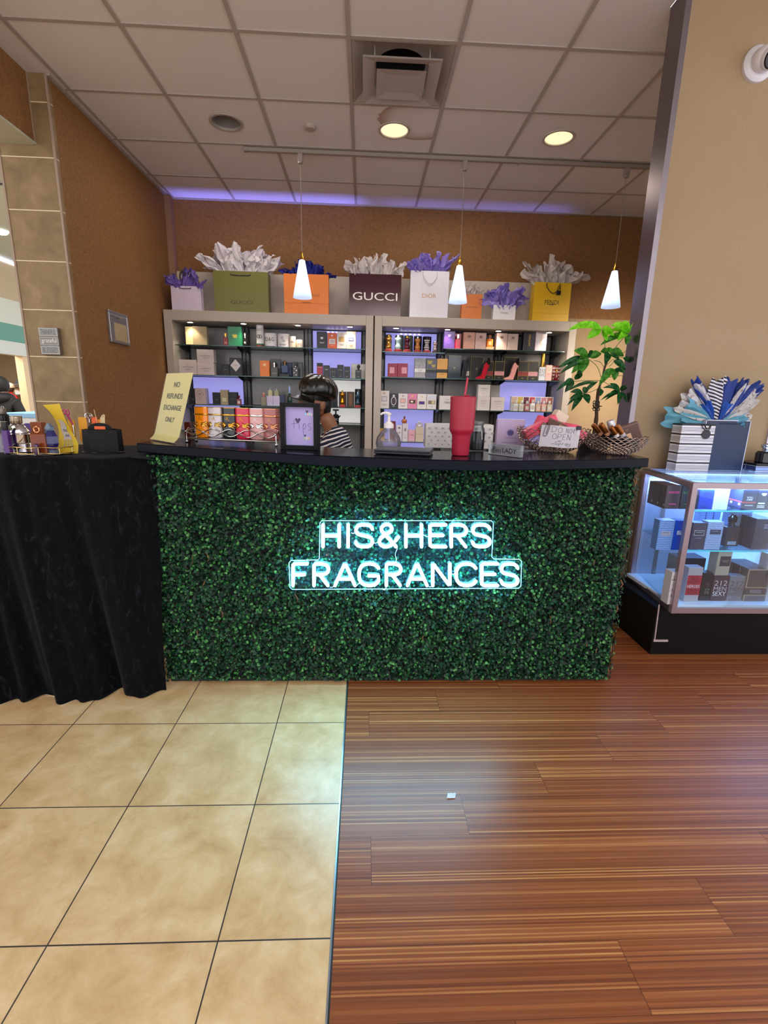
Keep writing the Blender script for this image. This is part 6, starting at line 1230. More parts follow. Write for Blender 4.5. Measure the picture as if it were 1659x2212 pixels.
# ================================================================ goods inside the display case
ZA, ZB, ZD = .955, .706, .366
def cb(label, rect, z, col, d=.055, dec=(), n=1, again=None, rough=.25, mat=None, side=None, name='perfume_box', Y=None):
    a, b, h, Y = frame_of(rect, z, Y)
    for k in range(n):
        dd = dec if k == 0 else ()
        t = pbox(label if k == 0 else again[k-1], rect, z, col, Y=Y, d=d-.001, dec=dec, rough=rough, mat=mat, name=name)
        if k: t.location.x, t.location.y = (a+b)/2, Y+d/2+k*d
        if side:
            for s in side: box(-(b-a)/2-.0006, -(b-a)/2, *[q*d for q in s[0:2]], s[2]*h, s[3]*h).build('side_print', M(s[4], .4), t)
        if k: t['label'] = again[k-1]
    return a, b, h, Y
wave, wt_, wp = newmat('embossed_waves'); wc = wt_.add('ShaderNodeTexCoord').outputs['Object']; ww = wt_.add('ShaderNodeTexWave'); ww.bands_direction = 'Z'; ww.inputs['Scale'].default_value = 28; ww.inputs['Distortion'].default_value = 2.5; ww.inputs['Detail Scale'].default_value = 2; wt_.l.new(wc, ww.inputs['Vector'])
def waves(c0, c1):
    m = wave.copy(); t = NT(m); p = t.n['Principled BSDF']; w_ = [n for n in t.n if n.type == 'TEX_WAVE'][0]
    t.l.new(t.ramp(w_.outputs['Fac'], ((.2, c0), (.6, c1))), p.inputs['Base Color']); p.inputs['Roughness'].default_value = .3; p.inputs['Metallic'].default_value = .2; return m
cb('dark grey box with pink lettering on the upper glass shelf', (1434, 1049.5, 1466, 1099), ZA, '#4a4650', .060, [('t', 'VALENTINO', 0, .72, .74, .10, '#f05ac0'), ('p', -.2, .2, .25, .225, '#f05ac0')], 3, ['dark grey box standing second behind the pink lettered one', 'dark grey box standing last behind the pink lettered one'], side=[(-.42, -.28, .12, .2, '#9a9490')])
cb('dark grey box with green lettering beside the case corner post', (1467, 1050.5, 1496, 1099.5), ZA, '#3a3f4c', .055, [('t', 'VALENTINO', 0, .72, .74, .10, '#3fd86a'), ('p', -.2, .2, .25, .225, '#3fd86a')])
cb('navy box hidden mostly by the case corner post', (1497.5, 1056, 1505, 1100.5), ZA, '#1d2640')
cb('bright blue box on the upper glass shelf', (1506, 1056.5, 1537, 1100.5), ZA, '#1f45b8', .06, [('t', 'GIO', .05, .78, .45, .14, '#16338e'), ('l', 0, .62, .4, 1, '#16338e'), ('l', 0, .15, .5, 2, '#16338e')])
cb('white box with grey lettering beside the bright blue one', (1538, 1056.5, 1570, 1101), ZA, '#e4eaee', .06, [('t', 'GIO', 0, .76, .42, .12, '#9aa0a8'), ('l', 0, .6, .3, 1, '#b5bac2')])
cb('navy box with a red stripe and white lettering', (1599, 1057, 1630, 1102), ZA, '#212c4c', .065, [('t', 'YOU', 0, .58, .42, .15, '#e6e9f2'), ('p', -.46, .34, .46, .40, '#c23a3a'), ('p', -.25, .22, .3, .245, '#d8dcea'), ('l', 0, .48, .4, 1, '#d8dcea')], 3, ['navy red-striped box standing second in its row', 'navy red-striped box standing last in its row'], side=[(-.5, .5, .36, .42, '#a83a3c'), (-.35, -.1, .22, .32, '#d8dce6')])
cb('dark navy box with a white slogan patch near the frame edge', (1631, 1057.5, 1653, 1102), ZA, '#1c2440', .06, [('p', -.15, .76, .35, .82, '#dfe3ee'), ('p', -.05, .70, .25, .74, '#dfe3ee'), ('p', -.35, .30, .3, .37, '#dfe3ee'), ('p', -.4, .2, .3, .23, '#dfe3ee'), ('p', -.4, .13, .3, .16, '#dfe3ee')])
cb('dark box cut by the right edge of the photo on the upper glass shelf', (1654, 1058, 1684, 1102), ZA, '#2a2c38', .06, [('l', -.3, .5, .2, 3, '#c8ccd8')])
cb('pale blue box with embossed waves and a grey label', (1416, 1124, 1449, 1188), ZB, '#5f8fd8', .06, [('p', -.3, .48, .32, .63, '#8794b8'), ('l', 0, .58, .42, 1, '#5a6690')], mat=waves('#3f74cc', '#79a6e6'))
cb('royal blue box with a silver label by the corner post', (1450, 1124.5, 1480, 1188), ZB, '#1a47bf', .06, [('p', -.3, .52, .5, .66, '#a9b6d6'), ('l', .1, .61, .42, 1, '#5a6690')])
cb('plum grey box with a framed label on the lower glass shelf', (1489, 1129.5, 1519, 1186.5), ZB, '#4d4152', .06, [('p', -.36, .52, .38, .72, '#a9a2ac'), ('p', -.32, .545, .34, .695, '#3a3038'), ('l', 0, .63, .5, 1, '#a9a2ac'), ('l', 0, .42, .4, 1, '#8a8494')])
cb('silver blue wavy box with a dark label', (1520, 1127.5, 1554, 1187), ZB, '#9fb0d8', .06, [('p', -.3, .55, .38, .73, '#3f3f52'), ('l', 0, .66, .4, 1, '#8a90a8')], mat=waves('#7d92c4', '#b9c8ea'))
a, b, h, Y = cb('tall wavy silver-blue box behind a dark square bottle', (1562, 1104, 1610, 1187), ZB, '#9fb0d8', .06, [('p', -.34, .1, .36, .86, '#8c97ac')], mat=waves('#7388bc', '#aebfe4'), Y=2.86)
bottle('dark square bottle with a black cap standing before the tall wavy box', (1562, 1112, 1593, 1187), ZB, 'neck', M('#3c3238', .15), M('#2b2228', .2), Y=2.80, dec=[('p', -.3, .05, .3, .16, '#8f96a8'), ('o', 0, .26, .08, .03, '#7a1a24')])
cb('charcoal box with tiny silver print at the right of the lower glass shelf', (1622, 1121, 1659, 1187), ZB, '#403c48', .075, [('l', .1, .8, .24, 3, '#a0a0b0')], 2, ['charcoal box standing behind the one with silver print'])
for k, x in enumerate((1502, 1518, 1534)): cb(('wavy box at the back of the lower shelf, left of three', 'wavy box at the back of the lower shelf, middle of three', 'wavy box at the back of the lower shelf, right of three')[k], (x, 1103+k, x+14, 1160), ZB, '#8ea2d0', .05, mat=waves('#7388bc', '#aebfe4'), Y=3.02)
# deck row
a, b, h, Y = frame_of((1440, 1236, 1462, 1306), ZD, None)
t = pbox('white box with stacked black numerals lettered sideways by the corner post', (1441, 1236, 1464, 1306), ZD, '#cfcdd2', Y=Y, d=.07, rough=.3)
t = thing('box_print', 'black numerals printed on the white sideways lettered box', 'label', (0, 0, -5)) if 0 else t
def num(label, rect, z, col, lines, Y=None, d=.06, extra=(), rough=.25):
    return cb(label, rect, z, col, d, list(extra)+[('t', s, 0, cz, w_, hh, c) for s, cz, w_, hh, c in lines], rough=rough, Y=Y)
bpy.data.objects.remove(t)
pbox('white box with black numerals lettered sideways by the corner post', (1441, 1236, 1464, 1306), ZD, '#cfcdd2', Y=Y, d=.07, rough=.3, dec=[('t', '212', -.15, .8, .5, .14, '#1a1a1e', -.3), ('t', 'VIP', -.1, .62, .5, .13, '#1a1a1e', -.3), ('t', 'MEN', -.1, .44, .5, .13, '#6a6a70', -.3), ('t', 'NYC', -.1, .26, .5, .13, '#1a1a1e', -.3)])
num('tall silver box with a red front panel and white lettering', (1476, 1226, 1507, 1299), ZD, '#b9a9ae', [('212', .68, .5, .09, '#6a1420'), ('MEN', .58, .5, .07, '#6a1420'), ('HEROES', .45, .86, .09, '#e9e2e4'), ('FOREVER', .33, .74, .06, '#7a1420'), ('YOUNG', .25, .6, .06, '#7a1420')], extra=[('p', -.48, .19, .5, .77, '#b01d2c')])
num('slim glossy black box with grey numerals set sideways', (1509, 1238, 1531, 1297.5), ZD, '#18151a', [], extra=[('t', '212', .12, .35, .52, .14, '#9a969e', PI/2), ('t', 'VIP', .12, .58, .45, .13, '#5a3038', PI/2)], rough=.12)
num('maroon box with pale numerals and bold white lettering', (1533, 1243, 1567, 1298), ZD, '#4a2a36', [('212', .70, .8, .2, '#c9b4bc'), ('MEN', .48, .8, .16, '#c9b4bc'), ('SEXY', .29, .84, .17, '#f0ecf0')])
num('grey box with dark numerals beside the maroon one', (1568, 1245, 1601, 1298), ZD, '#7f7a80', [('212', .70, .84, .2, '#3a383e'), ('MEN', .48, .84, .16, '#3a383e'), ('NYC', .28, .84, .17, '#4a484e')])
a, b, h, Y = frame_of((1533, 1243, 1567, 1298), ZD, None)
cb('tall cream box with a dark label stacked on the maroon box', (1544, 1190, 1574, 1240), ZD+h, '#b3a08e', .075, [('p', -.3, .38, .45, .78, '#3a2a30'), ('l', .08, .6, .5, 2, '#8a7a70')], Y=Y, rough=.35)
a, b, h, Y = frame_of((1604, 1230, 1651, 1298.5), ZD, None)
for k in range(3):
    t = pbox('dark brown gold-edged box with lettering on a dark band' if k == 0 else ('gold-edged brown box second in line behind the lettered one', 'gold-edged brown box last in line behind the lettered one')[k-1], (1604, 1230, 1651, 1298.5), ZD, '#33242a', Y=Y, d=.068, rough=.3, dec=[('p', -.5, .97, .5, 1, '#c9b48a'), ('p', -.5, .44, -.46, .97, '#c9b48a'), ('p', -.5, .42, .5, .44, '#c9b48a'), ('p', -.5, .18, .5, .2, '#c9b48a'), ('p', -.5, 0, -.46, .18, '#c9b48a'), ('p', -.46, 0, .5, .18, '#5a5660'), ('t', 'BHARARA', 0, .33, .52, .07, '#b9b0b4'), ('l', 0, .26, .5, 1, '#9a9094')])
    t.location = ((a+b)/2, Y+.034+.0695*k, ZD)
cb('white box with a brown square patch at the lower right edge', (1652, 1253, 1690, 1298), ZD, '#c9c7cc', .07, [('p', -.32, .25, .4, .78, '#5a4448'), ('t', 'CH', -.1, .58, .3, .2, '#b0a05a')], Y=Y)
h2 = frame_of((1652, 1253, 1690, 1298), ZD, Y)[2]
cb('white box with a red circle stacked at the lower right edge', (1652, 1198, 1686, 1252), ZD+h2, '#d4d4dc', .07, [('o', .1, .72, .3, .2, '#b01d3c')], Y=Y)
t = pbox('black gift case lying behind the red fronted box', (1462, 1206, 1520, 1240), ZD, '#22232b', Y=3.0, d=.12, rough=.2)
# ---------------------------------------------------------------- on top of the case
ZC = CZ0+.003
a, b, h, Y = frame_of((1458, 916, 1529, 1017), ZC, 3.115)
bm, bt, bp = newmat('black_and_white_stripes'); bc = bt.add('ShaderNodeSeparateXYZ', iVector=bt.add('ShaderNodeTexCoord').outputs['Object']).outputs[2]
f = bt.math('FRACT', bt.math('DIVIDE', bt.math('ADD', bc, .012), .0625)); wide = bt.math('LESS_THAN', f, .17)
thin = bt.math('MULTIPLY', bt.math('GREATER_THAN', f, .34), bt.math('LESS_THAN', bt.math('FRACT', bt.math('MULTIPLY', f, 9)), .34)); thin = bt.math('MULTIPLY', thin, bt.math('LESS_THAN', f, .88))
bt.l.new(bt.mix(bt.math('MAXIMUM', wide, thin), '#e2dfe2', '#17141a'), bp.inputs['Base Color']); bp.inputs['Roughness'].default_value = .35
g = gift_bag('black and white striped gift bag with a round black tag, on the glass case', None, 0, '#fff', d=.10, mat=bm, loc=((a+b)/2, 3.165, ZC), size=(b-a, h))
MB().lathe([(.001, 0), (.030, 0), (.030, .002), (.001, .002)], 32, T=Matrix.Translation((.055, -.053, h*.79)) @ Matrix.Rotation(PI/2, 4, 'X')).build('round_tag', M('#2a2730', .5), g)
MB().tube(smooth([(.055, -.053, h*.86), (.02, -.056, h*.95), (.03, -.056, h*.99), (.055, -.055, h*.9), (.075, -.056, h*.98), (.07, -.056, h*.9), (.055, -.054, h*.86)], 5), .004, 6, flat=.5).build('ribbon_bow', M('#15131a', .4), g)
a, b, h, Y = frame_of((1504, 907, 1606, 1015), ZC, 3.225)
g = gift_bag('navy gift bag with white edges, bursting with blue and patterned tissue', None, 0, '#26324f', d=.08, loc=((a+b)/2, 3.268, ZC), size=(b-a-.03, h), rough=.5)
w = b-a-.03
MB().box(-w/2-.003, w/2+.003, -.043, -.040, h-.006, h).build('white_edge', M('#c9cbdc', .5), g); MB().box(-w/2-.004, -w/2+.001, -.043, .04, 0, h).build('white_edge', M('#c9cbdc', .5), g); MB().box(w/2-.001, w/2+.004, -.043, .04, 0, h).build('white_edge', M('#c9cbdc', .5), g)
MB().tube([(-.06, -.0425, h*.93), (.06, -.0425, h*.925)], .003, 6).build('rope_handle', M('#1c2540', .5), g)
zs, zst, zsp = newmat('striped_tissue'); zc1 = zst.add('ShaderNodeSeparateXYZ', iVector=zst.add('ShaderNodeTexCoord').outputs['Object']); zst.l.new(zst.mix(zst.math('LESS_THAN', zst.math('FRACT', zst.math('MULTIPLY', zst.math('ADD', zc1.outputs[2], zst.math('MULTIPLY', zc1.outputs[0], .35)), 48)), .5), '#dcdade', '#18161c'), zsp.inputs['Base Color'])
ps_, pst, psp = newmat('printed_tissue'); n_ = pst.noise(pst.add('ShaderNodeTexCoord').outputs['Object'], 38, 3, .6); pst.l.new(pst.ramp(n_, ((.42, '#b9b6b4'), (.56, '#c4bfba'), (.62, '#8d6a58'), (.70, '#6c7f88'))), psp.inputs['Base Color'])
def petal(b0, t0, wd, m, bend=0, seed=0, jag=.0, tw_=0):
    A, B = at(*b0, y=3.26)-Vector(g.location), at(*t0, y=3.22)-Vector(g.location); d = B-A; s = d.normalized().cross(Vector((math.sin(tw_), -math.cos(tw_), 0))).normalized(); n = s.cross(d.normalized()); W = wd/330; R_ = random.Random(seed); ph = R_.uniform(0, 6)
    def fn(u, v):
        q = u-.5; ww_ = W*(.18+.82*math.sin(min(1, v*1.15)*PI*.5)**.9)*(1-jag*max(0, v-.7)*2.2)
        return tuple(A+d*(v+.05*math.sin(17*q+ph)*v)+s*(q*ww_+bend*v*v)+n*(.016*v*math.sin(q*9+ph)+.010*math.sin(q*19+v*6+ph)*v))
    MB().grid(fn, 15, 12).build('tissue_paper', m, g, smooth=50)
BL1, BL2, AQ = M('#27408f', .6, trans=.25), M('#2f5fc0', .6, trans=.25), M('#6fb4cc', .6, trans=.35)
for q in (((1535, 915), (1436, 900), 46, AQ, 0, 1, 0, .5), ((1538, 910), (1478, 884), 50, AQ, 0, 2, 0, -.3), ((1560, 912), (1612, 904), 40, AQ, 0, 3, 0, .3), ((1585, 915), (1608, 912), 26, AQ, 0, 31, 0, .1),
          ((1540, 908), (1468, 868), 44, ps_, 0, 4, 0, .3), ((1540, 906), (1494, 838), 40, ps_, 0, 5, 0, -.2), ((1565, 908), (1622, 838), 46, ps_, 0, 6, 0, .2), ((1565, 908), (1618, 884), 44, ps_, 0, 7, 0, -.3), ((1570, 906), (1636, 864), 26, ps_, 0, 71, 0, .3),
          ((1545, 908), (1503, 818), 26, BL1, 0, 8, .3, .2), ((1552, 908), (1592, 822), 52, BL1, 0, 9, .2, -.2), ((1560, 905), (1645, 832), 34, BL1, 0, 10, .6, .2), ((1540, 908), (1526, 870), 20, BL2, 0, 11, 0, 0), ((1555, 908), (1580, 872), 26, BL2, 0, 12, 0, .2), ((1572, 890), (1612, 820), 22, BL1, 0, 14, .2, -.2),
          ((1547, 906), (1556, 818), 58, zs, 0, 13, .55, .05)): petal(*q)
p = at(1631, 1020, z=ZC); t = thing('mirror_box', 'low mirrored silver box at the right edge, under the dark bottle', 'box', (p.x, p.y, ZC))
box(0, .30, 0, .22, 0, .010, .002).build('mirror_foot', M('#b9bcd0', .1, 1), t); box(.003, .297, .003, .217, .010, .034, .001).build('mirror_side', M('#8d96bc', .08, 1), t); box(0, .30, 0, .22, .034, .042, .002).build('mirror_rim', M('#b9bcd0', .1, 1), t); box(.004, .296, .004, .216, .042, .058, .002).build('black_lid', M('#0d0c12', .2), t)
p2 = at(1648, 1001, y=p.y+.07); t = thing('perfume_bottle', 'large black bottle with a stepped silver stopper, at the right edge of the photo', 'perfume bottle', (p2.x+.012, p.y+.08, ZC+.058))
MB().lathe([(.045, 0), (.052, .004), (.052, .065), (.046, .072), (.03, .075)], 30, pw=.8).build('glass_body', M('#0f0f14', .08, coat=.5), t); MB().lathe([(.046, .074), (.05, .078), (.03, .087), (.02, .095), (.028, .101), (.034, .11), (.034, .122), (.026, .131), (.001, .133)], 30).build('silver_stopper', CHROME, t)
MB().box(.05, .08, -.03, .03, 0, .06, .004).build('teal_side', M('#0d5a60', .1), t)
# ================================================================ goods on the velvet table
ZV = 1.2595
def tp(px, py): p = at(px, py, z=ZV); return p
tray = thing('oval_wire_tray', 'gold and silver oval mirror tray of perfume bottles at the left edge of the photo', 'tray', (-1.60, 2.44, ZV))
MB().lathe([(.001, 0), (.155, 0), (.158, .004), (.155, .007), (.001, .007)], 48, sy=.55).build('mirror_plate', M('#b9b6bc', .1, 1), tray)
for z in (.010, .038): MB().tube([(.158*math.cos(k*PI/24), .158*.55*math.sin(k*PI/24), z+.002*math.sin(k)) for k in range(48)], .0028, 6, closed=True).build('gold_rail', M('#c9ad72', .2, 1), tray)
for k in range(10): a = k*PI/5; MB().tube([(.158*math.cos(a), .087*math.sin(a), .006), (.158*math.cos(a), .087*math.sin(a), .038)], .002, 5).build('rail_post', M('#c9ad72', .2, 1), tray)
ZW = ZV+.0075
def tb2(px, py0, dy): p = at(px, py0, y=2.40+dy); return p.x, 2.40+dy
x_, y_ = tb2(45, 976, .05); sr = [(.052, 0)]
for k in range(7): sr += [(.058, .002+k*.0065), (.0545, .0055+k*.0065)]
sr += [(.057, .05), (.056, .085), (.058, .088), (.056, .092), (.058, .096), (.052, .112), (.04, .127), (.026, .136), (.022, .138)]
t = thing('perfume_bottle', 'large ribbed silver bottle with a textured cap on the tray', 'perfume bottle', (x_, y_, ZW))
MB().lathe([(r*.98, z) for r, z in sr], 40, sy=.7).build('silver_body', M('#cfd0da', .08, 1), t); cp = MB().lathe([(.024, .139), (.025, .141), (.025, .172), (.024, .174), (.001, .174)], 28)
for k in range(5): cp.lathe([(.0252, .143+k*.0065), (.0262, .145+k*.0065), (.0252, .147+k*.0065)], 28, cap=False)
cp.build('ribbed_cap', M('#b9aa98', .2, 1), t); MB().lathe([(.001, 0), (.012, 0), (.012, .003), (.001, .003)], 18, T=Matrix.Translation((.008, -.041, .028)) @ Matrix.Rotation(PI/2, 4, 'X')).build('dark_medallion', M('#15141a', .3), t)
x_, y_ = tb2(19, 976, -.02); t = thing('perfume_bottle', 'slim purple bottle with a black cap in front of the silver one', 'perfume bottle', (x_, y_, ZW)); box(-.013, .013, -.013, .013, 0, .112, .003).build('glass_body', M('#4b2370', .15), t); MB().lathe([(.013, .112), (.0145, .116), (.014, .15), (.001, .152)], 18).build('cap', BLACK, t)
x_, y_ = tb2(12, 960, .13); t = thing('perfume_bottle', 'tall black bottle with a ribbed grey cap at the left edge', 'perfume bottle', (x_, y_, ZV+.0)); MB().lathe([(.030, 0), (.033, .004), (.033, .18), (.026, .186)], 28).build('glass_body', M('#141319', .15), t); MB().lathe([(.024, .187), (.025, .19), (.025, .212), (.027, .214), (.001, .215)], 24).build('ribbed_cap', M('#8d8478', .35, .6), t)
x_, y_ = tb2(2, 970, -.01); t = thing('perfume_bottle', 'clear bottle with a cream flared cap, cut by the left edge', 'perfume bottle', (x_, y_, ZW)); box(-.022, .022, -.012, .012, 0, .095, .004).build('glass_body', GL('#e8e6ee', .9, opac=.25, base='#a9a6b8'), t); MB().lathe([(.006, .095), (.006, .125), (.026, .126), (.020, .15), (.001, .151)], 20).build('flared_cap', M('#d8cbb2', .5), t)
x_, y_ = tb2(88, 974, .0); t = thing('perfume_bottle', 'square amber bottle with a gold ring stopper on the tray', 'perfume bottle', (x_, y_, ZW)); box(-.036, .036, -.014, .014, 0, .098, .005).build('amber_body', GL('#c9701c', 1, opac=.35, base='#a8500c'), t); box(-.028, .028, -.009, .009, .008, .08, .003).build('perfume', M('#9c4d1c', .1), t); MB().tube([(.013*math.cos(k*PI/8)-.005, 0, .114+.013*math.sin(k*PI/8)) for k in range(16)], .004, 8, closed=True).build('ring_stopper', ROSE, t)
x_, y_ = tb2(80, 974, -.035); t = thing('perfume_bottle', 'short dark purple bottle curved in front of the amber one', 'perfume bottle', (x_, y_, ZW)); MB().lathe([(.012, 0), (.013, .003), (.011, .045), (.008, .05), (.001, .051)], 18).build('glass_body', M('#3c1645', .12), t)
pbox('brown carton behind the amber bottle on the table', (71, 912, 94, 962), ZV, '#8a4a24', Y=2.52, d=.04); pbox('violet carton at the back of the velvet table', (58, 915, 74, 962), ZV, '#4a2a8c', Y=2.56, d=.03)
x_, y_ = tb2(113, 972, .02); t = thing('perfume_bottle', 'navy faceted crystal bottle with a clear stopper beside the yellow sheet', 'perfume bottle', (x_, y_, ZV)); MB().lathe([(.018, 0), (.022, .025), (.036, .055), (.034, .09), (.020, .118)], 7, sy=.7).build('faceted_body', M('#12155a', .08, coat=.6), t, smooth=0) if 0 else MB().lathe([(.018, 0), (.022, .025), (.036, .055), (.034, .09), (.020, .118)], 7, sy=.7).build('faceted_body', M('#12155a', .08, coat=.6), t, smooth=0)
MB().lathe([(.018, .118), (.024, .128), (.010, .150), (.001, .155)], 6).build('crystal_stopper', GL('#cfe0f0', 1, opac=.3, base='#8fb0d0'), t, smooth=0); MB().lathe([(.030, 0), (.032, .012), (.026, .026), (.019, .027)], 8, sy=.7, cap=False).build('clear_foot', GL('#dfe8f0', .9, opac=.2, base='#9fb0c4'), t, smooth=0)
# yellow curling sheet
Lc = smooth([(92.6, 875), (108, 890), (119, 907), (126, 925), (127.5, 943), (124, 958), (119, 975)], 4); Rc = smooth([(128.5, 872), (136, 893), (146, 916), (153, 929), (161, 942), (169, 960), (168, 985)], 4)
org = at(145, 980, z=ZV); org.z = ZV; t = thing('curling_sheet', 'yellow printed sheet curling up beside the black caddy', 'printed sheet', tuple(org))
def ys(u, v, o=0):
    i = min(len(Lc)-2, int(v*(len(Lc)-1))); f = v*(len(Lc)-1)-i; l = [Lc[i][k]*(1-f)+Lc[i+1][k]*f for k in (0, 1)]; r = [Rc[i][k]*(1-f)+Rc[i+1][k]*f for k in (0, 1)]
    x, y = l[0]*(1-u)+r[0]*u, l[1]*(1-u)+r[1]*u
    p = at(x, y, y=org.y+.006+.045*math.sin(v*3.0)**2*(1-.3*u)+o); p = p-org; return (p.x, p.y, max(p.z, .001))
MB().grid(ys, 12, 25).build('yellow_paper', M('#d2b32c', .5, trans=.15), t, smooth=80)
def sub(u0, u1, v0, v1, o, f=None): return lambda u, v: ys((u0+(u1-u0)*u)+(f(v) if f else 0), v0+(v1-v0)*v, o)
MB().grid(sub(.25, .72, .30, .74, -.002, lambda v: .06*math.sin(v*9)), 6, 14).build('grey_print', M('#b5a9a0', .6), t, smooth=80)
for a in (.36, .5, .62, .72): MB().grid(sub(a-.04, a+.03, .72, .80+.12*abs(math.sin(a*11)), -.002), 2, 6).build('dripping_print', M('#a89a6a', .6), t, smooth=80)
for v0, u0, u1 in ((.50, .35, .66), (.62, .42, .68)): MB().grid(sub(u0, u1, v0, v0+.055, -.0035), 6, 2).build('print_block', M('#7d7478', .6), t, smooth=80)
# black caddy
p = at(206, 981, z=ZV); yc = p.y+.085; t = thing('desk_caddy', 'black faceted caddy with an arched handle at the right end of the table', 'caddy', (p.x, yc, ZV)); pr = M('#08080c', .45, spec=.2)
wb, wt2, hc = .088, .082, .118
def octa(mb, rb, rt, z0, z1, sy): 
    A = [PI/8+k*PI/4 for k in range(8)]; v = [(rb*math.cos(a), sy*rb*math.sin(a), z0) for a in A]+[(rt*math.cos(a), sy*rt*math.sin(a), z1) for a in A]; mb.add(v, [(k, (k+1) % 8, (k+1) % 8+8, k+8) for k in range(8)])
m1 = MB(); octa(m1, .097, .094, .008, hc, .72); octa(m1, .092, .091, .008, hc, .70); octa(m1, .094, .091, hc, hc+.0001, .72); m1.build('caddy_wall', pr, t, smooth=0)
MB().lathe([(.001, 0), (.104, 0), (.104, .004), (.100, .008), (.001, .009)], 40, sy=.75).build('round_base', M('#0a0a0e', .25, spec=.3), t)
ar = [(-.062, hc-.03), (-.06, hc+.002)]+[(.062*math.cos(PI-k*PI/14)*.95, hc+.003+.030*math.sin(k*PI/14)) for k in range(1, 14)]+[(.06, hc+.002), (.062, hc-.03)]
MB().prism(ar+[], -.004, .004, T=Matrix.Translation((-.002, -.012, 0))).build('arched_handle', pr, t); box(-.027, .027, -.0175, -.0162, hc+.0, hc+.016, .004).build('orange_inlay', M('#e2601c', .4), t)
def stick(lb, a, b, r, col, name='stirrer', cat='stick', metal=0):
    A, B = Vector((p.x, yc, ZV))+Vector(a), Vector((p.x, yc, ZV))+Vector(b); o = MB().tube([tuple(A), tuple(B)], r, 6).build(name, M(col, .5, metal)); return tag(o, lb, cat, None)
def px3(x, y, dy=0): return at(x, y, y=yc+dy)-Vector((p.x, yc, ZV))
sc = thing('scissors', 'magenta scissors sticking out of the black caddy', 'scissors', (p.x, yc, ZV)); q0, q1, q2 = px3(158, 918, .01), px3(147, 898, .01), px3(138, 890, .01)
MB().tube([tuple(q0+Vector((0, 0, -.06))), tuple(q0)], .004, 6, flat=.4).build('blade', CHROME, sc)
for s, c in ((-1, q2), (1, px3(146, 891, .01))): MB().tube([tuple(q0)]+[tuple(q1.lerp(c, .4))], .0035, 6).build('shank', M('#a81a5c', .35), sc); MB().tube([tuple(c+Vector((.008*math.cos(k*PI/6), 0, .012*math.sin(k*PI/6)))) for k in range(12)], .003, 6, closed=True).build('finger_loop', M('#b0206a', .3), sc)
q = px3(192, 905, .01); wk = thing('wire_whisk', 'small silver balloon whisk standing in the black caddy', 'whisk', (p.x, yc, ZV)); MB().tube([tuple(q+Vector((0, 0, -.08))), tuple(q)], .0025, 6).build('handle', CHROME, wk)
for k in range(4): a = k*PI/4; MB().tube([tuple(q+Vector((.018*math.sin(j*PI/8)*math.cos(a), .018*math.sin(j*PI/8)*math.sin(a), .030*(1-math.cos(j*PI/8))/2))) for j in range(9)]+[tuple(q+Vector((-.018*math.sin(j*PI/8)*math.cos(a), -.018*math.sin(j*PI/8)*math.sin(a), .030*(1-math.cos(j*PI/8))/2))) for j in range(8, 0, -1)], .0011, 5).build('balloon_wire', CHROME, wk)
stick('thin wooden stick leaning right in the black caddy', tuple(px3(214, 916)+Vector((0, 0, -.05))), tuple(px3(203, 885)), .0016, '#c9a57a')
for k in range(6): stick('pale paper blotter strip in the bundle at the right of the caddy', tuple(px3(216+k*1.6, 918, .004*(k % 2))+Vector((0, 0, -.06))), tuple(px3(217.5+k*1.6, 902-3*(k % 3)-(4 if k == 4 else 0), .004*(k % 2))), .0022, '#d9c89c', 'blotter_strip', 'paper strip')['group'] = 'paper blotter strips in the caddy'
for lb, x0, x1, yt, c, dy in (('yellow card standing at the middle of the black caddy', 168, 186, 901, '#d9982a', .02), ('orange card with white marks in the black caddy', 197, 209, 901, '#dc5a22', .015), ('yellow card at the left of the black caddy', 146, 160, 907, '#cf9a24', .02), ('amber card beside the blotter strips', 208, 216, 906, '#dd8a2a', .02)):
    a_, b_ = px3(x0, yt, dy), px3(x1, yt, dy); o = box(a_.x, b_.x, dy, dy+.0015, .05, a_.z).build('card', M(c, .5)); o.location = (p.x, yc, ZV); tag(o, lb, 'card')
# ================================================================ the concourse beyond the pier
MX = -7.0
struct('ceiling', box(-14, -2.35, 3.6, 20, 4.05, 4.1), M('#aab0a4', .8)); struct('ceiling', box(-14, -2.36, -3, 3.6, 4.05, 4.1), M('#aab0a4', .8))
def mwall(name, y0, y1, z0, z1, col, x=MX, t=.1, em=0): return struct(name, box(x-t, x, y0, y1, z0, z1), M(col, .6) if not em else EM(col, em))
mwall('wall_far', 8, 14, 3.3, 4.05, '#b9a98e'); mwall('wall_far', 8, 14, 2.84, 3.3, '#ccd3cc', t=.14); mwall('wall_far', 8, 14, 2.50, 2.84, '#5f9a8e', t=.1); mwall('trim_12', 8, 14, 2.25, 2.5, '#c8d2d2', x=MX+.05, t=.2)
mwall('trim_13', 8, 14, 3.98, 4.04, '#dfe6ff', x=MX+.02, t=.02, em=1.6)
mwall('wall_far', 10.56, 14, 0, 2.25, '#d8c3a2', t=.15); struct('wall_far', box(-9.6, -9.5, 8, 14, 0, 2.6), M('#4c4038', .7)); struct('ceiling', box(-9.6, -7.1, 8, 14, 2.55, 2.6), M('#6a5c4c', .7)); struct('wall_far', box(-9.5, -7.15, 12.2, 12.3, 0, 2.6), M('#84745f', .7))
struct('trim_14', box(MX-.005, MX+.01, 10.80, 10.84, 1.12, 1.18), M('#8a8478', .5))
for k, (x, y, lb) in enumerate(((0, 500, 'highest small concourse ceiling light at the left edge'), (42, 603, 'small concourse ceiling light touching the stone pier'), (3, 628, 'low small concourse ceiling light at the left edge'))):
    q = at(x, y, z=4.04); o = MB().lathe([(.001, -.03), (.09, -.03), (.11, 0), (.001, 0)], 20).build('ceiling_light', EM('#f4fbff', 6)); o.location = q; tag(o, lb, 'ceiling light')
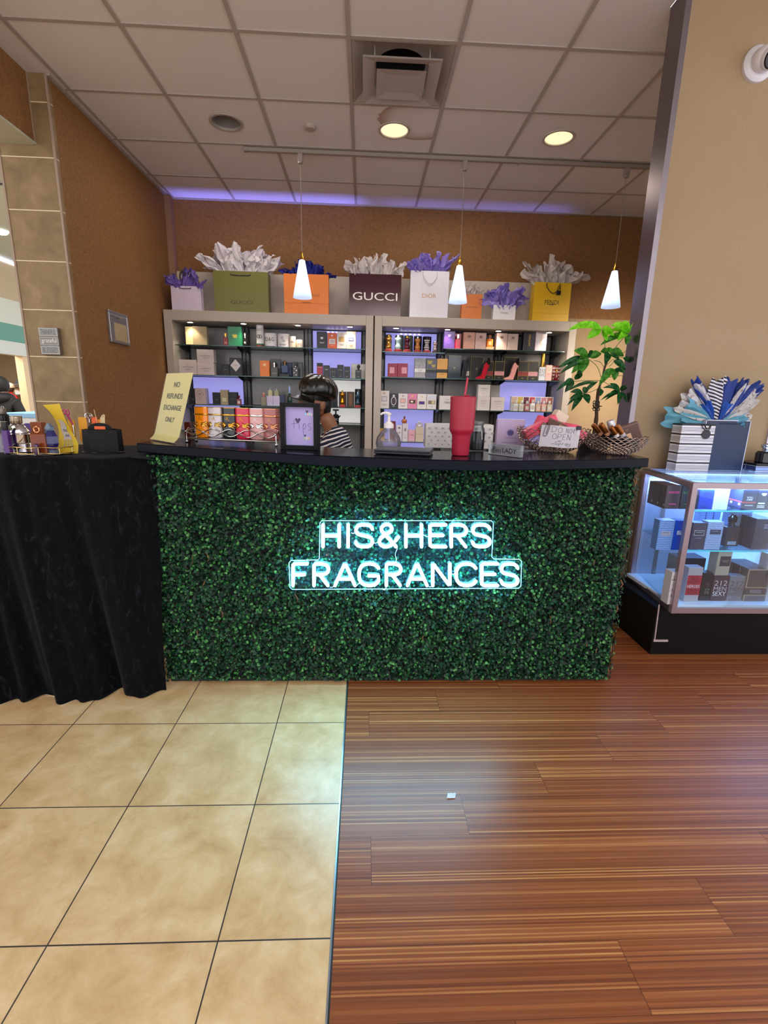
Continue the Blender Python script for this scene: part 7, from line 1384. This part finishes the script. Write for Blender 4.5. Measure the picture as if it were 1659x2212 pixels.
q = at(6, 395, z=4.045); struct('trim_15', MB().box(q.x-.5, q.x+.35, q.y-.03, q.y-.01, 4.035, 4.05).box(q.x-.5, q.x+.35, q.y+.03, q.y+.05, 4.035, 4.05), M('#4a4c4a', .6))
lamp('shop_window_light', 'AREA', (-8.0, 10.2, 2.5), 60, '#ffe9cf', 1.2, 2.0, aim=(-8.2, 10.6, 0))
def mann(lb, x, y, sc_, top, head, cap=None):
    t = thing('mannequin', lb, 'mannequin', (x, y, .35)); S = sc_
    MB().lathe([(.13*S, .75*S), (.12*S, .95*S), (.16*S, 1.15*S), (.19*S, 1.32*S), (.13*S, 1.42*S), (.05*S, 1.47*S), (.05*S, 1.52*S)], 20, sy=.6).build('torso', M(top, .6), t)
    MB().ball((0, 0, 1.62*S), .10*S, 16, sz=1.2).build('head', M(head, .5), t)
    if cap: MB().ball((0, 0, 1.67*S), .115*S, 16, sz=.8).build('cap', M(cap, .6), t)
    for s in (-1, 1): MB().tube([(s*.19*S, 0, 1.33*S), (s*.24*S, -.02, 1.08*S), (s*.22*S, -.08, .85*S)], .04*S, 8).build('arm', M(head, .5), t); MB().tube([(s*.08*S, 0, .8*S), (s*.09*S, 0, .4*S), (s*.09*S, 0, .04*S)], [.09*S, .06*S, .045*S], 10).build('leg', M('#23242c', .6), t)
    MB().lathe([(.001, -.35), (.3, -.35), (.3, 0), (.001, 0)], 24).build('plinth', M('#8a7c68', .6), t)
q = at(23, 838, x=-7.62); mann('mannequin in a bright red top and white cap in the far shop window', q.x, q.y-.02, .78, '#c8202c', '#3a2a24', '#e2dcd4')
q = at(37, 840, x=-7.9); mann('tan mannequin beside the red topped one in the far shop window', q.x, q.y, .74, '#c9a87a', '#b9987a')
for k in range(3):
    q = at(46, 830+k*22, x=-7.9); s_ = thing('shoe_shelf', ('top', 'middle', 'lowest')[k]+' grey shelf of shoes in the far shop window', 'shelf', (q.x, q.y, q.z)); box(-.05, .2, -.4, .5, -.02, 0).build('shelf_board', M('#6c6f74', .4), s_)
    for j in range(3):
        sh = thing('shoe', 'pale tiny shoe on the %s shelf in the far shop window' % ('top', 'middle', 'lowest')[k], 'shoe', (q.x+.06, q.y-.25+j*.25, q.z), 0, 'shoes on the %s far shelf' % ('top', 'middle', 'lowest')[k])
        MB().prism([(0, 0), (.2, 0), (.2, .03), (.13, .05), (.06, .09), (0, .09)], -.035, .035).build('upper', M('#c9ccd0' if (j+k) % 2 else '#4a4c58', .5), sh)
# pale kiosk with a blue stripe
q = at(64, 893, y=5.6); ko = thing('kiosk_stand', 'pale kiosk stand with a light blue band beyond the velvet table', 'kiosk', (q.x, 5.6, 0)); box(-.35, .30, 0, .6, 0, q.z-.05, .005).build('stand_body', M('#c9cdd2', .5), ko); box(-.352, .302, -.003, .603, q.z-.05, q.z, .003).build('blue_band', M('#7fb0d8', .5), ko)
# shopper in a black hooded coat
px_ = at(-3, 811, y=7.5); sp = thing('person', 'person seen from behind in a black hooded jacket with grey back lettering', 'person', (px_.x, 7.5, 0)); sp.scale = [px_.z/1.775]*3; BKc = M('#0e0e13', .7)
V2 = [(0, 0, .95), (0, 0, 1.2), (0, 0, 1.38), (0, 0, 1.50), (0, 0, 1.62), (-.19, 0, 1.40), (-.27, -.02, 1.12), (-.24, -.16, .98), (.19, 0, 1.40), (.27, -.02, 1.12), (.24, -.16, .98), (-.1, 0, .85), (-.11, 0, .48), (-.11, .02, .10), (-.11, -.10, .04), (.1, 0, .85), (.11, 0, .48), (.11, .02, .10), (.11, -.10, .04)]
V2 = [(a, -b, c) for a, b, c in V2]
skin('body', V2, [(0, 1), (1, 2), (2, 3), (3, 4), (2, 5), (5, 6), (6, 7), (2, 8), (8, 9), (9, 10), (0, 11), (11, 12), (12, 13), (13, 14), (0, 15), (15, 16), (16, 17), (17, 18)], [.13, .13, .13, .06, .09, .06, .045, .035, .06, .045, .035, .09, .06, .045, .04, .09, .06, .045, .04], M('#6a4a3a', .5), parent=sp)
skin('hooded_jacket', [V2[i] for i in (0, 1, 2, 5, 6, 7, 8, 9, 10)]+[(0, -.02, .75)], [(0, 1), (1, 2), (2, 3), (3, 4), (4, 5), (2, 6), (6, 7), (7, 8), (0, 9)], [.175, .165, .165, .08, .068, .055, .08, .068, .055, .20], BKc, parent=sp)
MB().ball((0, .0, 1.64), .115, 20, sz=1.15).ball((0, 0, 1.455), .165, 20, sz=.55).build('hood', BKc, sp)
skin('trousers', [V2[i] for i in (0, 11, 12, 13, 15, 16, 17)], [(0, 1), (1, 2), (2, 3), (0, 4), (4, 5), (5, 6)], [.14, .105, .075, .06, .105, .075, .06], M('#15161c', .7), parent=sp)
for s in (-1, 1): MB().ball((s*.11, .04, .04), .05, 12, sy=2.2, sz=.8).build('shoe', M('#2a2a30', .5), sp)
text(sp, 'ction', .04, 1.33, .22, .055, -.205, M('#8d8d94', .5)); text(sp, 'Money', .05, 1.25, .18, .035, -.205, M('#7d7d84', .5))
print('scene built, objects:', len(bpy.data.objects))
